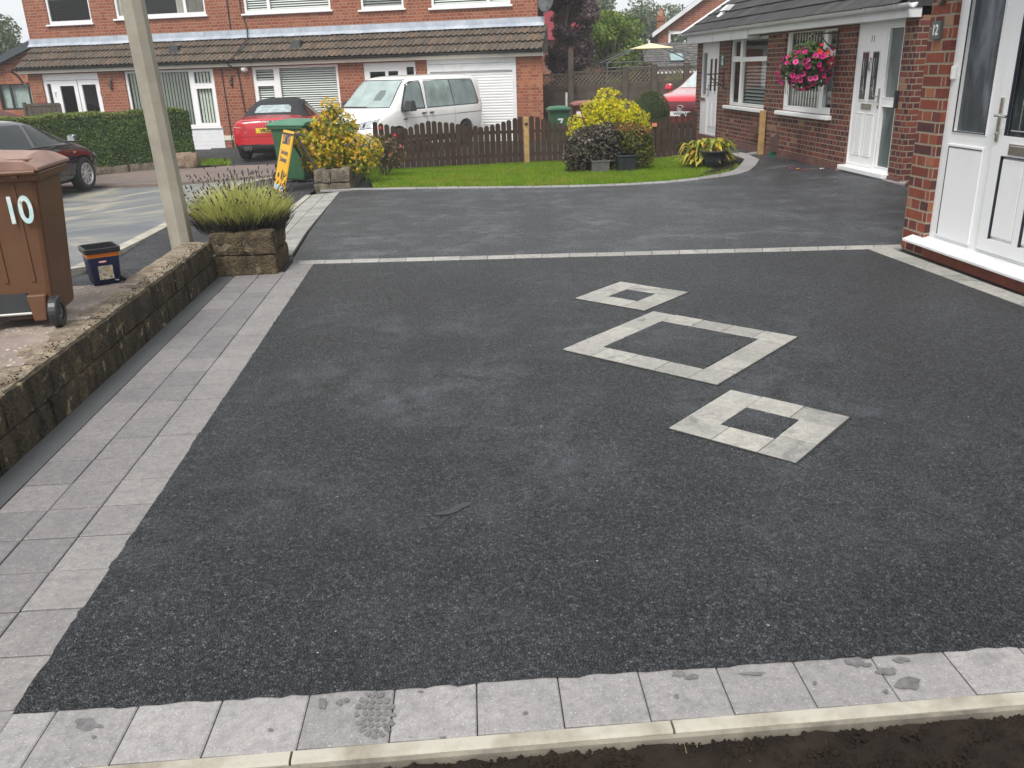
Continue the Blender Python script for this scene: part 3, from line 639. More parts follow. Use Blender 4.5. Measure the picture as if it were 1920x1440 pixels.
def window(par, x0, x1, z0, z1, panes, y=0.0, rec=.05, fw=.06, sill=True, blind=None, bpanes=None, fmat=None, gmat=None, name='window', sillmat=None, bmat=None, sh=.055, vt=.016):
    """panes: clear openings (x0,x1,z0,z1) inside the frame; the frame is everything else"""
    fmat = fmat or M_white; gmat = gmat or M_glass
    mb = MB(); wall_panel(mb, x0, x1, z0, z1, panes, y - rec, .05)
    mb.quad((x0, y - rec - .05, z0), (x0, y - rec - .05, z1), (x0, y - rec, z1), (x0, y - rec, z0)); mb.quad((x1, y - rec - .05, z0), (x1, y - rec, z0), (x1, y - rec, z1), (x1, y - rec - .05, z1))
    # raised bead round every pane
    for a, b, c, d in panes:
        t = .012; yy = y - rec
        mb.box(a - t, a, yy, yy + .006, c - t, d + t); mb.box(b, b + t, yy, yy + .006, c - t, d + t); mb.box(a, b, yy, yy + .006, d, d + t); mb.box(a, b, yy, yy + .006, c - t, c)
    f = mb.build(name, fmat, par)
    for a, b, c, d in panes: MB().quad((a, y - rec - .03, c), (b, y - rec - .03, c), (b, y - rec - .03, d), (a, y - rec - .03, d)).build('glass', gmat, f)
    if sill: MB().box(x0 - .07, x1 + .07, y - rec, y + .075, z0 - sh, z0 - .004).build('sill', sillmat or M_white, f, bevel=.012)
    for bl, q in ([(blind, p) for p in (bpanes or panes)] if blind else []):
        a, b, c, d = q; yb = y - rec - .10; mb = MB()
        if bl == 'vertical':
            n = int((b - a) / .10)
            for i in range(n):
                cx = a + (b - a) * (i + .5) / n; mb.quad((cx - .030, yb - vt, c - .05), (cx + .024, yb + vt, c - .05), (cx + .024, yb + vt, d + .05), (cx - .030, yb - vt, d + .05))
            mb.build('vertical_blind', bmat or M_blindv, f)
        elif bl == 'slats':
            n = int((d - c) / .062)
            for i in range(n):
                cz = c + (d - c) * (i + .5) / n; mb.quad((a - .03, yb - .022, cz + .020), (b + .03, yb - .022, cz + .020), (b + .03, yb + .022, cz - .018), (a - .03, yb + .022, cz - .018))
            mb.build('slatted_blind', bmat or M_blindh, f)
        elif bl == 'curtain':
            for s0, s1 in ((a - .05, a + .30), (b - .30, b + .05)):
                n = 24
                for i in range(n):
                    u0, u1 = s0 + (s1 - s0) * i / n, s0 + (s1 - s0) * (i + 1) / n; w0, w1 = .03 * math.sin(i * 1.3), .03 * math.sin((i + 1) * 1.3)
                    mb.quad((u0, yb + w0, c - .1), (u1, yb + w1, c - .1), (u1, yb + w1, d + .1), (u0, yb + w0, d + .1))
            mb.build('curtain', bmat or M_curtain, f, smooth=True)
        elif bl == 'roller': MB().quad((a - .05, yb, d + .05), (b + .05, yb, d + .05), (b + .05, yb, d - (d - c) * .42), (a - .05, yb, d - (d - c) * .42)).build('roller_blind', bmat or M_blindd, f)
    return f
def shell(par, x0, x1, z0, z1, y0, depth, mat, name='wall', ops=(), odepth=.1):
    """outer walls of a house: front with openings, two sides and back"""
    mb = MB(); wall_panel(mb, x0, x1, z0, z1, list(ops), y0, odepth); b = y0 - depth
    mb.quad((x0, y0, z0), (x0, b, z0), (x0, b, z1), (x0, y0, z1)); mb.quad((x1, y0, z0), (x1, y0, z1), (x1, b, z1), (x1, b, z0)); mb.quad((x0, b, z0), (x1, b, z0), (x1, b, z1), (x0, b, z1))
    mb.quad((x0, y0, z1), (x0, b, z1), (x1, b, z1), (x1, y0, z1))
    return mb.build(name, mat, par)
def tiles(par, x0, x1, ye, ze, yt, zt, courses, rollw, mat, amp=.022, name='roof', samples=6, step=.028, thick=.02):
    """courses of rolled tiles from the eaves (ye,ze) up to (yt,zt); every tile is its own island"""
    mb = MB(); sl = Vector((0, yt - ye, zt - ze)); L = sl.length; u = sl / L; nrm = Vector((0, -u.z, u.y)) if u.y < 0 else Vector((0, -u.z, u.y))
    if nrm.z < 0: nrm = -nrm
    nt = int(round((x1 - x0) / rollw)); g = L / courses
    for c in range(courses):
        for i in range(nt):
            a = x0 + (x1 - x0) * i / nt; w = (x1 - x0) / nt; vs = []; jit = random.gauss(0, .002)
            for k in range(samples + 1):
                t = k / samples; h = amp * (math.sin(PI * min(1, t / .55)) if t < .55 else -.12 * math.sin(PI * (t - .55) / .45))
                for s_, lift in ((c * g - .02, step), ((c + 1) * g, .0)):
                    p = Vector((a + w * t, ye, ze)) + u * s_ + nrm * (h + lift + jit); vs.append(p)
                q = Vector((a + w * t, ye, ze)) + u * (c * g - .02 + thick * .8) + nrm * (h * .6 + step + jit - thick); vs.append(q)
            fs = []
            for k in range(samples): o = 3 * k; fs += [(o, o + 3, o + 4, o + 1), (o + 2, o + 5, o + 3, o)]
            mb.add(vs, fs)
    return mb.build(name, mat, par, smooth=False)
def gutter(par, x0, x1, y, z, mat, r=.055, clips=.9, name='gutter'):
    mb = MB(); n = 8; pr = [(y - r, z)] + [(y - r * math.cos(PI * i / n), z - r * math.sin(PI * i / n)) for i in range(n + 1)] + [(y + r - .006, z), (y, z - r + .01), (y - r + .006, z)]
    mb.prism(pr[1:], 'yz', x0, x1); x = x0 + .3
    while x < x1:
        rr = r + .008; pc = [(y - rr * math.cos(PI * i / n), z - rr * math.sin(PI * i / n)) for i in range(n + 1)]; pc = [(y - rr, z + .01)] + pc + [(y + rr, z + .01)]
        mb.prism(pc, 'yz', x, x + .05); x += clips
    return mb.build(name, mat, par)
def frame_of(P, d):
    """rotation about z that sends local x to the direction d"""
    return math.atan2(d[1], d[0])

# ---- far semi-detached house
FP = (0.5, 25.6, 0); FR = frame_of(None, (-.96115, .27602))
H = thing('semi_detached_house', 'long two-storey orange brick house with a brown tiled lean-to roof and white garage', 'house', FP, FR)
opsF = [(11.63, 13.65, -.6, 1.80), (7.70, 10.72, .13, 1.80), (3.70, 6.44, .10, 1.80), (1.33, 2.92, -.5, 1.80), (-1.60, .98, -.6, 1.83)]
shell(H, -1.60, 14.12, -.9, 1.95, 0, 1.2, M_brickF, 'wall', opsF)
mb = MB(); wall_panel(mb, -2.356, -1.6, -.9, 1.95, [], .001); mb.quad((-2.356, .001, -.9), (-.95, -7.5, -.9), (-.95, -7.5, 1.95), (-2.356, .001, 1.95)); mb.build('wall', M_brickF2, H)['label'] = 'paler newer brick pier at the garage end'
opsU = [(12.05, 13.61, 3.27, 4.5), (8.11, 11.19, 3.34, 4.6), (4.07, 6.85, 3.31, 4.5), (1.82, 3.14, 3.26, 4.4), (-1.33, 1.0, 3.22, 4.4)]
mb = MB(); wall_panel(mb, -2.11, 14.42, 2.3, 5.0, opsU, -.8, .1); b_ = -7.5
mb.quad((-2.11, -.8, 2.3), (-.85, b_, 2.3), (-.85, b_, 5), (-2.11, -.8, 5)); mb.quad((14.42, -.8, 2.3), (14.42, -.8, 5), (14.42, b_, 5), (14.42, b_, 2.3)); mb.quad((-.85, b_, 2.3), (14.42, b_, 2.3), (14.42, b_, 5), (-.85, b_, 5)); mb.quad((-2.11, -.8, 5), (14.42, -.8, 5), (14.42, b_, 5), (-.85, b_, 5)); mb.build('upper_wall', M_brickF, H)
MB().prism([(-2.20, -.82), (-.96, -7.49), (-.7, -7.49), (-1.95, -.82)], 'xy', 1.9, 2.5).build('wall', M_brickF2, H)
MB().prism([(-.5, 4.95), (-.5, 5.02), (-4.15, 7.0), (-7.8, 5.02), (-7.8, 4.95), (-4.15, 6.9)], 'yz', -2.2, 14.6).build('main_roof', M_tileF, H)
for x in (-1.0, 14.41): MB().prism([(-.8, 4.9), (-7.5, 4.9), (-4.15, 6.9)], 'yz', x - .005, x + .005).build('gable', M_brickF, H)
mb = MB()      # room behind the ground floor glass
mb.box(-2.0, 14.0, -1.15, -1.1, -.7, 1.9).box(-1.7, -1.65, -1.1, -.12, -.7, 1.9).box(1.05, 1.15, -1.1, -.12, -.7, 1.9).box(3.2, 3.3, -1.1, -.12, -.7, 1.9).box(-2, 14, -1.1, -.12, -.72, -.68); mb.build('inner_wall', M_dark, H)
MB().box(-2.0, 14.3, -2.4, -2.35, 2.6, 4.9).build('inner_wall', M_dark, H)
tiles(H, -2.38, 14.34, .22, 1.985, -.8, 2.64, 3, .157, M_tileF, .034, 'lean_to_roof', 8, .052, .055)
mb = MB(); mb.quad((-2.38, .2, 1.96), (14.34, .2, 1.96), (14.34, -.85, 2.6), (-2.38, -.85, 2.6)); mb.quad((-2.37, .2, 1.96), (-2.37, -.85, 2.6), (-2.37, -.85, 1.9), (-2.37, .2, 1.9)); mb.quad((14.33, .2, 1.96), (14.33, -.85, 2.6), (14.33, -.85, 1.9), (14.33, .2, 1.9)); mb.build('roof_boarding', M_woodold, H)
mb = MB(); n = 34
for i in range(n):
    a, b = -2.3 + 16.75 * i / n, -2.3 + 16.75 * (i + 1) / n + .02; q = random.uniform(0, .012)
    mb.quad((a, -.79 + q, 2.87), (b, -.79 + q, 2.87), (b, -.775 + q, 2.72), (a, -.775 + q, 2.72)); mb.quad((a, -.775 + q, 2.72), (b, -.775 + q, 2.72), (b, -.66, 2.63 + q), (a, -.66, 2.63 + q))
mb.build('lead_flashing', M_lead, H)
MB().box(-2.38, 14.34, .02, .16, 1.83, 1.955).build('fascia', M_cream, H)
gutter(H, -2.42, 14.42, .235, 1.985, M_blackpl, .06, 1.2)
for x in (9.01, 5.03): MB().taper(x - .17, x + .17, -.42, -.10, 2.16, x - .14, x + .14, -.46, -.2, 2.50).build('roof_vent', M_blackpl, H, bevel=.02)
# ground floor windows and doors
window(H, 7.70, 10.72, .13, 1.80, [(8.55, 10.64, .20, 1.74), (7.82, 8.38, 1.40, 1.72), (7.84, 8.36, .24, 1.24)], blind='vertical')
window(H, 3.70, 6.44, .10, 1.80, [(3.78, 5.58, .16, 1.74), (5.76, 6.34, 1.42, 1.72), (5.80, 6.32, .22, 1.26)], blind='slats')
d = window(H, 11.63, 13.65, -.58, 1.80, [(13.40, 13.54, -.4, 1.52), (12.58, 13.08, -.35, 1.44), (11.80, 12.30, -.35, 1.46)], sill=False, name='porch_doors'); d['label'] = 'white glazed double porch doors'
mb = MB(); mb.box(12.43, 12.445, -.05, -.042, -.55, 1.62); mb.box(11.70, 13.55, -.05, -.043, 1.60, 1.612); mb.build('door_gap', M_greypl, d)
for x in (13.28, 11.66): MB().box(x - .04, x + .05, -.05, -.02, 1.26, 1.28).box(x, x + .02, -.05, -.02, 1.12, 1.28).build('hinge', M_fascia, d)
d = window(H, 1.33, 2.92, -.5, 1.80, [(2.27, 2.74, .6, 1.56), (1.88, 2.18, .6, 1.56), (1.40, 1.62, -.3, 1.66)], sill=False, name='front_door')
MB().box(7.62, 10.80, .0, .03, -.68, .07).build('cladding_panel', M_clad, H); mb = MB()
for i in range(6): mb.box(7.62, 10.80, .03, .036, -.66 + i * .12, -.66 + i * .12 + .108)
mb.build('cladding_board', M_clad, H)
# garage
mb = MB(); mb.box(-1.60, .98, -.06, .02, 1.70, 1.83); mb.box(-1.60, .98, -.06, .012, 1.50, 1.692); mb.box(-1.60, -1.50, -.06, .015, -.8, 1.50); mb.box(.90, .98, -.06, .015, -.8, 1.50); mb.build('garage_frame', M_fascia, H)
mb = MB(); k = 30
for i in range(k):
    z = -.75 + 2.27 * i / k; h = 2.27 / k; mb.prism([(-.075, z), (-.052, z + h * .12), (-.046, z + h * .5), (-.052, z + h * .88), (-.075, z + h), (-.09, z + h), (-.09, z)], 'yz', -1.5, .90)
mb.build('garage_door', M_white, H)
# upper windows
def upw(x0, x1, z0, z1, mull, blind, bm=None):
    xs = [x0 + .07] + [q for m_ in mull for q in (m_ - .045, m_ + .045)] + [x1 - .07]; window(H, x0, x1, z0, z1, [(xs[i], xs[i + 1], z0 + .09, z1 - .08) for i in range(0, len(xs), 2)], y=-.8, blind=blind, bmat=bm)
upw(12.05, 13.61, 3.27, 4.5, [], 'roller', plain('blue_roller_blind', (.20, .28, .36), .8)); upw(8.11, 11.19, 3.34, 4.6, [8.81, 10.7], 'curtain'); upw(4.07, 6.85, 3.31, 4.5, [6.06], 'slats'); upw(1.82, 3.14, 3.26, 4.4, [], 'slats'); upw(-1.33, 1.0, 3.22, 4.4, [-.68], 'slats')
# small fittings
for x in (11.2, 7.11): mb = MB(); mb.tube([(x, .03, 1.30), (x + .03, .05, 1.42), (x - .02, .05, 1.50), (x, .03, 1.60)], [.035, .05, .03, .045], 8); mb.build('wall_ornament', M_woodold, H, smooth=True)
mb = MB(); mb.cyl((6.62, .0, 1.74), (6.62, .06, 1.74), .09, n=16); mb.lathe([(0, -.1), (.06, -.08), (.085, -.03), (.085, .03)], (6.62, .10, 1.76), 16); mb.build('camera_dome', M_white, H, smooth=True)
mb = MB(); mb.tube([(6.95, -.78, 5.0), (6.93, -.78, 3.4), (6.80, -.77, 2.9), (6.72, -.55, 2.60), (6.78, .0, 2.28), (6.86, .20, 2.08), (7.02, .33, 2.0), (7.03, .25, 1.88), (6.86, .03, 1.74), (6.82, .03, .9), (6.7, .03, -.55)], .018, 6); mb.tube([(7.35, -.78, 5), (7.35, -.78, 2.9)], .02, 6); mb.tube([(7.4, .03, 1.8), (7.36, .03, -.5)], .015, 5); mb.build('cable', M_blackpl, H)
MB().box(7.33, 7.62, .0, .02, -.28, -.14).build('air_brick', M_cream, H)
mb = MB(); mb.box(13.78, 13.92, 0, .02, .68, .82); mb.cyl((13.85, 0, .82), (13.85, .02, .82), .05, n=14); pl = mb.build('number_plaque', M_blackpl, H)
text('3', .13, M_white, pl, frame((13.85, .021, .75), (-1, 0, 0), (0, 0, 1)), 'number')
mb = MB(); mb.lathe([(0, 0), (.1, .008), (.2, .035), (.27, .07), (.26, .075), (.18, .042), (0, .01)], n=24); ds = mb.build('satellite_dish', M_greypl, H, True, M=Matrix.Translation((-2.42, -.55, 3.22)) @ Matrix.Rotation(math.radians(-80), 4, 'X') @ Matrix.Rotation(.5, 4, 'Y'))
MB().tube([(-2.12, -.75, 3.1), (-2.42, -.62, 3.15), (-2.45, -.25, 3.05)], .015).build('dish_arm', M_greypl, ds)
MB().tube([(14.5, .25, 1.93), (14.42, .1, 1.80), (14.30, .04, 1.55), (14.16, .03, 1.45), (14.16, .03, -.6)], .032, 8).build('downpipe', M_blackpl, H)

# ---- bungalow next door
P11 = (5.832, 12.587, 0); D11 = (-.02914, .99958); R11 = frame_of(None, D11)
B = thing('brick_bungalow', 'dark red brick bungalow with white doors, white fascia and a slate-coloured roof', 'house', P11, R11)
ops = [(.478, 2.36, .72, 1.95), (-1.375, -.125, .02, 2.00)]
shell(B, -1.69, 3.10, -.4, 2.0, 0, 6, M_brick11, 'wall', ops)
ops = [(3.15, 5.17, .705, 1.95), (5.80, 6.98, -.02, 1.93)]
shell(B, 3.10, 7.26, -.4, 2.0, -.05, 6, M_brick11, 'wall', ops)
MB().box(-1.70, -.02, .001, .022, -.3, .04).box(-.10, 7.26, .001, .022, -.3, .045).build('plinth', plain('red_brick_plinth', (.14, .065, .052), .85, var=.3, scale=9, bump=.4), B)
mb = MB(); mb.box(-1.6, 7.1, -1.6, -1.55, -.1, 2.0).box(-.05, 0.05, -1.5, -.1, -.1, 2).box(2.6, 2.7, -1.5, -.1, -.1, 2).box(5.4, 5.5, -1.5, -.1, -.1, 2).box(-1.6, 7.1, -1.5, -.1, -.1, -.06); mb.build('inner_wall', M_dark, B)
window(B, .478, 2.36, .72, 1.98, [(1.0, 2.28, .80, 1.94), (.56, .86, 1.66, 1.92), (.56, .86, .82, 1.56)], blind='vertical', sh=.07, gmat=M_glass11, vt=-.006)
window(B, 3.15, 5.17, .705, 1.95, [(3.22, 4.56, 1.60, 1.90), (4.70, 5.08, 1.62, 1.89), (3.22, 4.56, .76, 1.52), (4.66, 5.10, .76, 1.52)], y=-.05, blind='slats', bmat=M_blindd, bpanes=[(3.22, 4.56, .76, 1.45)], sh=.07, gmat=M_glass11)
def panel_door(par, x0, x1, z0, z1, y, pads, mat=None, name='door'):
    """a flat leaf with raised or sunk mouldings: pads are (x0,x1,z0,z1,depth)"""
    d = MB().box(x0, x1, y - .05, y, z0, z1).build(name, mat or M_white, par, bevel=.004); mb = MB()
    for a, b, c, e, h in pads:
        t = .014
        mb.box(a, b, y, y + h, c, c + t).box(a, b, y, y + h, e - t, e).box(a, a + t, y, y + h, c + t, e - t).box(b - t, b, y, y + h, c + t, e - t)
        mb.box(a + .028, b - .028, y, y + h * .8, c + .028, e - .028)
    mb.build('moulding', mat or M_white, d, bevel=.003); return d
def lever(par, x, y, z, sx=1, L=.26):
    mb = MB(); mb.box(x - .017, x + .017, y, y + .012, z - L * .6, z + L * .4); mb.cyl((x, y + .01, z), (x, y + .05, z), .011, n=10); mb.tube([(x, y + .048, z), (x + sx * .06, y + .052, z), (x + sx * .12, y + .046, z - .004)], .011, 8); mb.cyl((x, y + .01, z - L * .42), (x, y + .02, z - L * .42), .014, n=12); return mb.build('handle', M_chrome, par, smooth=False, bevel=.004)
def letterplate(par, x0, x1, z0, z1, y):
    mb = MB(); mb.box(x0, x1, y, y + .010, z0, z1); mb.box(x0 + .02, x1 - .02, y + .010, y + .016, z0 + .018, z1 - .012); return mb.build('letter_plate', M_chrome, par, bevel=.003)
# door 11 with its side light
fr = window(B, -1.375, -.125, .06, 2.0, [(-1.32, -.98, 1.02, 1.88), (-1.32, -.98, .12, .90), (-.905, -.165, .10, 1.90)], sill=False, rec=.03, gmat=M_obscure, name='door_frame')
MB().box(-1.40, -.10, -.05, .09, -.01, .06).build('door_sill', M_white, fr, bevel=.012)
d = panel_door(fr, -.915, -.155, .085, 1.915, -.035, [(-.50, -.29, .22, .80, .010), (-.79, -.58, .22, .80, .010), (-.50, -.30, .96, 1.62, .012), (-.78, -.58, .96, 1.62, .012)])
M_leaded = glass_mat('leaded_glass', (.10, .11, .12), 1.6, .05, .25)
mb = MB(); mb.box(-.475, -.325, -.034, -.020, .985, 1.595).box(-.755, -.605, -.034, -.020, .985, 1.595); mb.build('leaded_glass', plain('dark_leaded_glass', (.045, .05, .055), .08), d)
mb = MB()
for x in (-.40, -.68): mb.tube([(x - .04, -.018, 1.05), (x - .01, -.018, 1.25), (x - .03, -.018, 1.52)], .004).tube([(x + .04, -.018, 1.05), (x + .02, -.018, 1.3), (x + .03, -.018, 1.52)], .004).box(x - .02, x + .02, -.021, -.017, 1.10, 1.15)
mb.build('lead_cames', M_chrome, d)
letterplate(d, -.68, -.40, .845, .925, -.034); lever(d, -.86, -.033, 1.03, 1)
mb = MB(); mb.tube([(-.545, -.03, 1.50), (-.545, -.005, 1.47), (-.545, -.008, 1.38), (-.545, -.02, 1.36)], .012, 8); mb.cyl((-.545, -.034, 1.50), (-.545, -.02, 1.50), .026, n=12); mb.build('door_knocker', M_chrome, d)
text('11', .13, M_greypl, d, frame((-.535, -.034, 1.76), (-1, 0, 0), (0, 0, 1)), 'number')
MB().box(-1.43, -1.385, -.02, .045, .90, 1.12).build('doorbell', M_blackpl, B, bevel=.006)
# far door
fr = window(B, 5.80, 6.98, -.02, 1.93, [(6.62, 6.92, .86, 1.72), (5.86, 6.52, .06, 1.86)], y=-.05, sill=False, rec=.03, gmat=M_obscure, name='door_frame')
d = panel_door(fr, 5.85, 6.53, .05, 1.87, -.085, [(6.22, 6.44, .22, .72, .010), (5.94, 6.16, .22, .72, .010), (6.24, 6.42, .92, 1.62, .01), (5.96, 6.14, .92, 1.62, .01)])
MB().box(6.27, 6.39, -.084, -.072, .95, 1.59).box(5.99, 6.11, -.084, -.072, .95, 1.59).build('leaded_glass', plain('dark_glass_strip', (.03, .035, .04), .08), d)
lever(d, 6.48, -.083, .98, -1); MB().box(6.64, 6.92, -.08, -.06, .74, .80).build('letter_plate', M_chrome, fr)
# roof, fascia, gutter
E0, ET = (.30, 2.13), (-2.9, 4.10)
tiles(B, -1.75, 7.28, E0[0] + .02, E0[1], ET[0], ET[1], 11, .30, M_tile11, amp=.006, name='roof', samples=2, step=.022, thick=.016)
mb = MB(); mb.prism([(.30, 2.10), (-2.9, 4.07), (-6.1, 2.10)], 'yz', -1.74, -1.73); mb.prism([(.30, 2.10), (-2.9, 4.07), (-6.1, 2.10)], 'yz', 7.24, 7.25); mb.quad((-1.74, .3, 2.10), (7.25, .3, 2.10), (7.25, -2.9, 4.07), (-1.74, -2.9, 4.07)); mb.quad((-1.74, -6.1, 2.1), (7.25, -6.1, 2.1), (7.25, -2.9, 4.07), (-1.74, -2.9, 4.07)); mb.build('roof_boarding', M_tile11, B)
mb = MB(); mb.tube([(7.28, .33, 2.13), (7.28, -2.9, 4.13)], .035, 6); mb.build('verge', M_fascia, B)
mb = MB(); mb.box(-1.72, 3.62, .0, .19, 1.975, 2.10); mb.box(3.63, 7.30, -.045, .19, 1.915, 2.10); mb.build('fascia', M_fascia, B, bevel=.004)
mb = MB(); mb.box(3.60, 3.612, .0, .192, 1.965, 2.10).box(5.55, 5.556, .19, .192, 1.92, 2.10); mb.build('fascia_joint', M_greypl, B)
gutter(B, -1.95, 7.36, .255, 2.135, M_fascia, .06, .75)
mb = MB(); mb.taper(6.05, 6.25, -.30, -.16, 2.52, 6.05, 6.25, -.42, -.30, 2.63); mb.tube([(6.15, -.1, 2.38), (6.15, -.25, 2.50)], .05, 8); mb.build('roof_vent', M_fascia, B)
# small things fixed to the wall
MB().box(3.28, 3.52, -.04, .06, .26, .40).taper(3.28, 3.52, -.04, .03, .40, 3.28, 3.52, -.04, .01, .46).build('flue_cover', plain('brown_plastic', (.11, .05, .04), .6), B)
mb = MB(); mb.box(2.32, 2.46, .0, .10, .02, .28); mb.taper(2.32, 2.46, .0, .10, .28, 2.32, 2.46, .0, .05, .33); bx = mb.build('pipe_cover', plain('brown_pipe_cover', (.10, .06, .052), .6), B); MB().box(2.35, 2.44, .02, .11, -.06, .02).build('green_base', plain('green_plastic', (.01, .12, .075), .5), bx)
mb = MB(); M_sgn = plain('teal_sign', (.02, .20, .15), .5); mb.prism([(5.46, 1.44), (5.62, 1.44), (5.64, 1.60), (5.58, 1.68), (5.54, 1.71), (5.50, 1.68), (5.44, 1.60)], 'xz', -.05, -.035); sg = mb.build('house_sign', M_sgn, B)
mb = MB(); mb.prism([(5.50, 1.47), (5.58, 1.47), (5.56, 1.56), (5.52, 1.56)], 'xz', -.035, -.03).cyl((5.54, -.035, 1.61), (5.54, -.03, 1.61), .035, n=12); mb.build('sign_motif', M_clad, sg)
mb = MB(); M_iron = plain('black_iron', (.015, .015, .016), .5)
mb.tube([(5.42, -.05, 1.30), (5.42, .32, 1.30), (5.42, .36, 1.26)], .012).tube([(5.42, -.05, 1.05), (5.42, .12, 1.12), (5.42, .26, 1.29)], .01).tube([(5.42, -.04, 1.0), (5.42, -.04, 1.36)], .012)
for q in (0, 1, 2): mb.tube([(5.42 + .1 * math.sin(t), .16 + .1 * math.cos(t), 1.20 - .06 * q) for t in np.linspace(0, 2 * PI, 13)], .006, 5)
mb.build('empty_basket_bracket', M_iron, B)
mb = MB(); x = .42; mb.tube([(x, .01, 1.62), (x, .01, 1.92)], .011).tube([(x, .01, 1.88), (x, .40, 1.88), (x, .45, 1.83)], .010).tube([(x, .02, 1.66), (x, .16, 1.72), (x, .30, 1.87)], .009); mb.build('basket_bracket', M_iron, B)
# hanging basket (a thing of its own, hung from the bracket)
ca, sa = math.cos(R11), math.sin(R11)
def w11(x, y, z): return (P11[0] + ca * x - sa * y, P11[1] + sa * x + ca * y, z)
bk = thing('hanging_basket', 'hanging basket overflowing with pink and red petunias beside the white door 11', 'hanging basket', w11(.55, .38, 1.40))
mb = MB(); mb.lathe([(.02, -.16), (.10, -.13), (.15, -.05), (.165, .03)], n=18)
for i in range(3): t = i * 2.1 + .4; mb.tube([(.16 * math.cos(t), .16 * math.sin(t), .03), (0, 0, .42)], .003, 4)
mb.build('basket', M_blackpl, bk)
M_petl = leaf_mat('petunia_leaf', [(0, (.03, .07, .018)), (.6, (.06, .12, .03)), (1, (.12, .17, .05))])
leaves('foliage', [(0, 0, .10, .30, .30, .22), (.08, .05, -.10, .27, .26, .18), (-.14, 0, .02, .24, .22, .22), (.0, 0, .28, .18, .18, .10, .004)], 2600, .030, M_petl, bk, 'round', seed=11)
def flowers(name, par, cl, n, size, mat, seed):
    """open trumpet flowers facing outward, each five-lobed with a darker throat"""
    rr = np.random.default_rng(seed); mb = MB(); th = MB()
    for i in range(n):
        c = cl[rr.choice(len(cl))]; d = Vector(rr.normal(size=3)).normalized(); d.z = d.z * .7 - .05; d.normalize()
        p = Vector((c[0] + d.x * c[3], c[1] + d.y * c[4], c[2] + d.z * c[5])) * 1.0; a = d.orthogonal().normalized(); b = d.cross(a); s = size * rr.uniform(.75, 1.2)
        vs = [p + d * .004]; 
        for k in range(15):
            t = 2 * PI * k / 15; r_ = s * (1 - .16 * (math.cos(2.5 * t) ** 8)); vs.append(p + a * (r_ * math.cos(t)) + b * (r_ * math.sin(t)) + d * (.022 + .004 * math.sin(5 * t)))
        mb.add(vs, [(0, 1 + k, 1 + (k + 1) % 15) for k in range(15)])
        vs = [p + d * .020 + a * (s * .3 * math.cos(2 * PI * k / 8)) + b * (s * .3 * math.sin(2 * PI * k / 8)) for k in range(8)]; th.add(vs, [tuple(range(8))])
    f = mb.build(name, mat, par); f['kind'] = 'stuff'; return f, th
mpk = leaf_mat('magenta_petal', [(0, (.62, .015, .19)), (.6, (.78, .03, .30)), (1, (.85, .12, .40))], .6, .25); mrd = leaf_mat('red_petal', [(0, (.70, .02, .03)), (.6, (.80, .06, .05)), (1, (.82, .20, .22))], .6, .25)
f, th = flowers('pink_flowers', bk, [(.06, .06, -.10, .31, .31, .20), (-.14, .0, -.02, .30, .27, .26), (.05, .0, .10, .31, .31, .20)], 165, .041, mpk, 3); t_ = th.build('flower_throats', plain('dark_throat', (.12, .005, .06), .7), f)
f, th = flowers('red_flowers', bk, [(.10, .05, .12, .31, .31, .18), (.14, .0, .16, .25, .28, .18)], 48, .038, mrd, 4)
mb = MB()
for i in range(26):
    t = rng.uniform(0, 2 * PI); q = rng.uniform(.18, .33); x, y = q * math.cos(t), q * math.sin(t); mb.tube([(x, y, -.12), (x * 1.08, y * 1.08, -.2), (x * 1.02, y * 1.02, -.30 - rng.uniform(0, .08))], .003, 4)
mb.build('trailing_stems', M_petl, bk)['kind'] = 'stuff'

# ---- the house at the right with its porch door
P12 = (3.848, 6.966, 0)
B2 = thing('brick_house', 'red brick house with white porch doors nearest the camera at the right', 'house', P12, R11)
ops = [(-3.2, -.312, .115, 2.25)]
shell(B2, -6.0, 0, -.3, 2.62, 0, 6, M_brick12, 'wall', ops)
MB().box(-6.0, -.335, -.05, .004, -.3, .112).build('plinth', plain('red_plinth', (.22, .062, .04), .7, var=.2, scale=7, bump=.3), B2)
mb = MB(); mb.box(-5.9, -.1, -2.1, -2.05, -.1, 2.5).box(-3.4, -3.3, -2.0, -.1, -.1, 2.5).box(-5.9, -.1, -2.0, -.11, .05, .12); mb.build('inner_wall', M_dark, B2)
MB().prism([(.35, 2.55), (.35, 2.62), (-3, 4.8), (-6.4, 2.62), (-6.4, 2.55), (-3, 4.7)], 'yz', -6.3, .25).build('roof', M_tile11, B2); MB().box(-6.3, .25, .0, .34, 2.58, 2.72).build('fascia', M_fascia, B2)
fr = window(B2, -3.2, -.315, .14, 2.25, [(-.835, -.437, .988, 2.16), (-1.86, -.95, .17, 2.19), (-3.1, -1.95, .2, 2.16)], sill=False, rec=.045, gmat=M_obscure12, name='porch_frame')
# lower panel of the fixed side, in its rebate
mb = MB(); mb.box(-.855, -.41, -.044, -.030, .175, .895); mb.build('side_panel', M_white, fr, bevel=.006)
mb = MB(); mb.box(-.846, -.437, -.0295, -.027, .868, .876).box(-.442, -.434, -.0295, -.027, .195, .872); mb.build('panel_seal', M_seal, fr)
mb = MB(); mb.box(-.444, -.437, -.0435, -.036, .985, 2.16).box(-.838, -.832, -.0435, -.036, .985, 2.16).box(-.84, -.435, -.0435, -.036, .983, .990); mb.build('glazing_seal', M_seal, fr)
mb = MB(); mb.prism([(-.045, .10), (.004, .092), (.085, .088), (.085, .108), (.05, .120), (-.045, .152)], 'yz', -6.0, -.148); mb.build('door_sill', M_fascia, B2, bevel=.004)
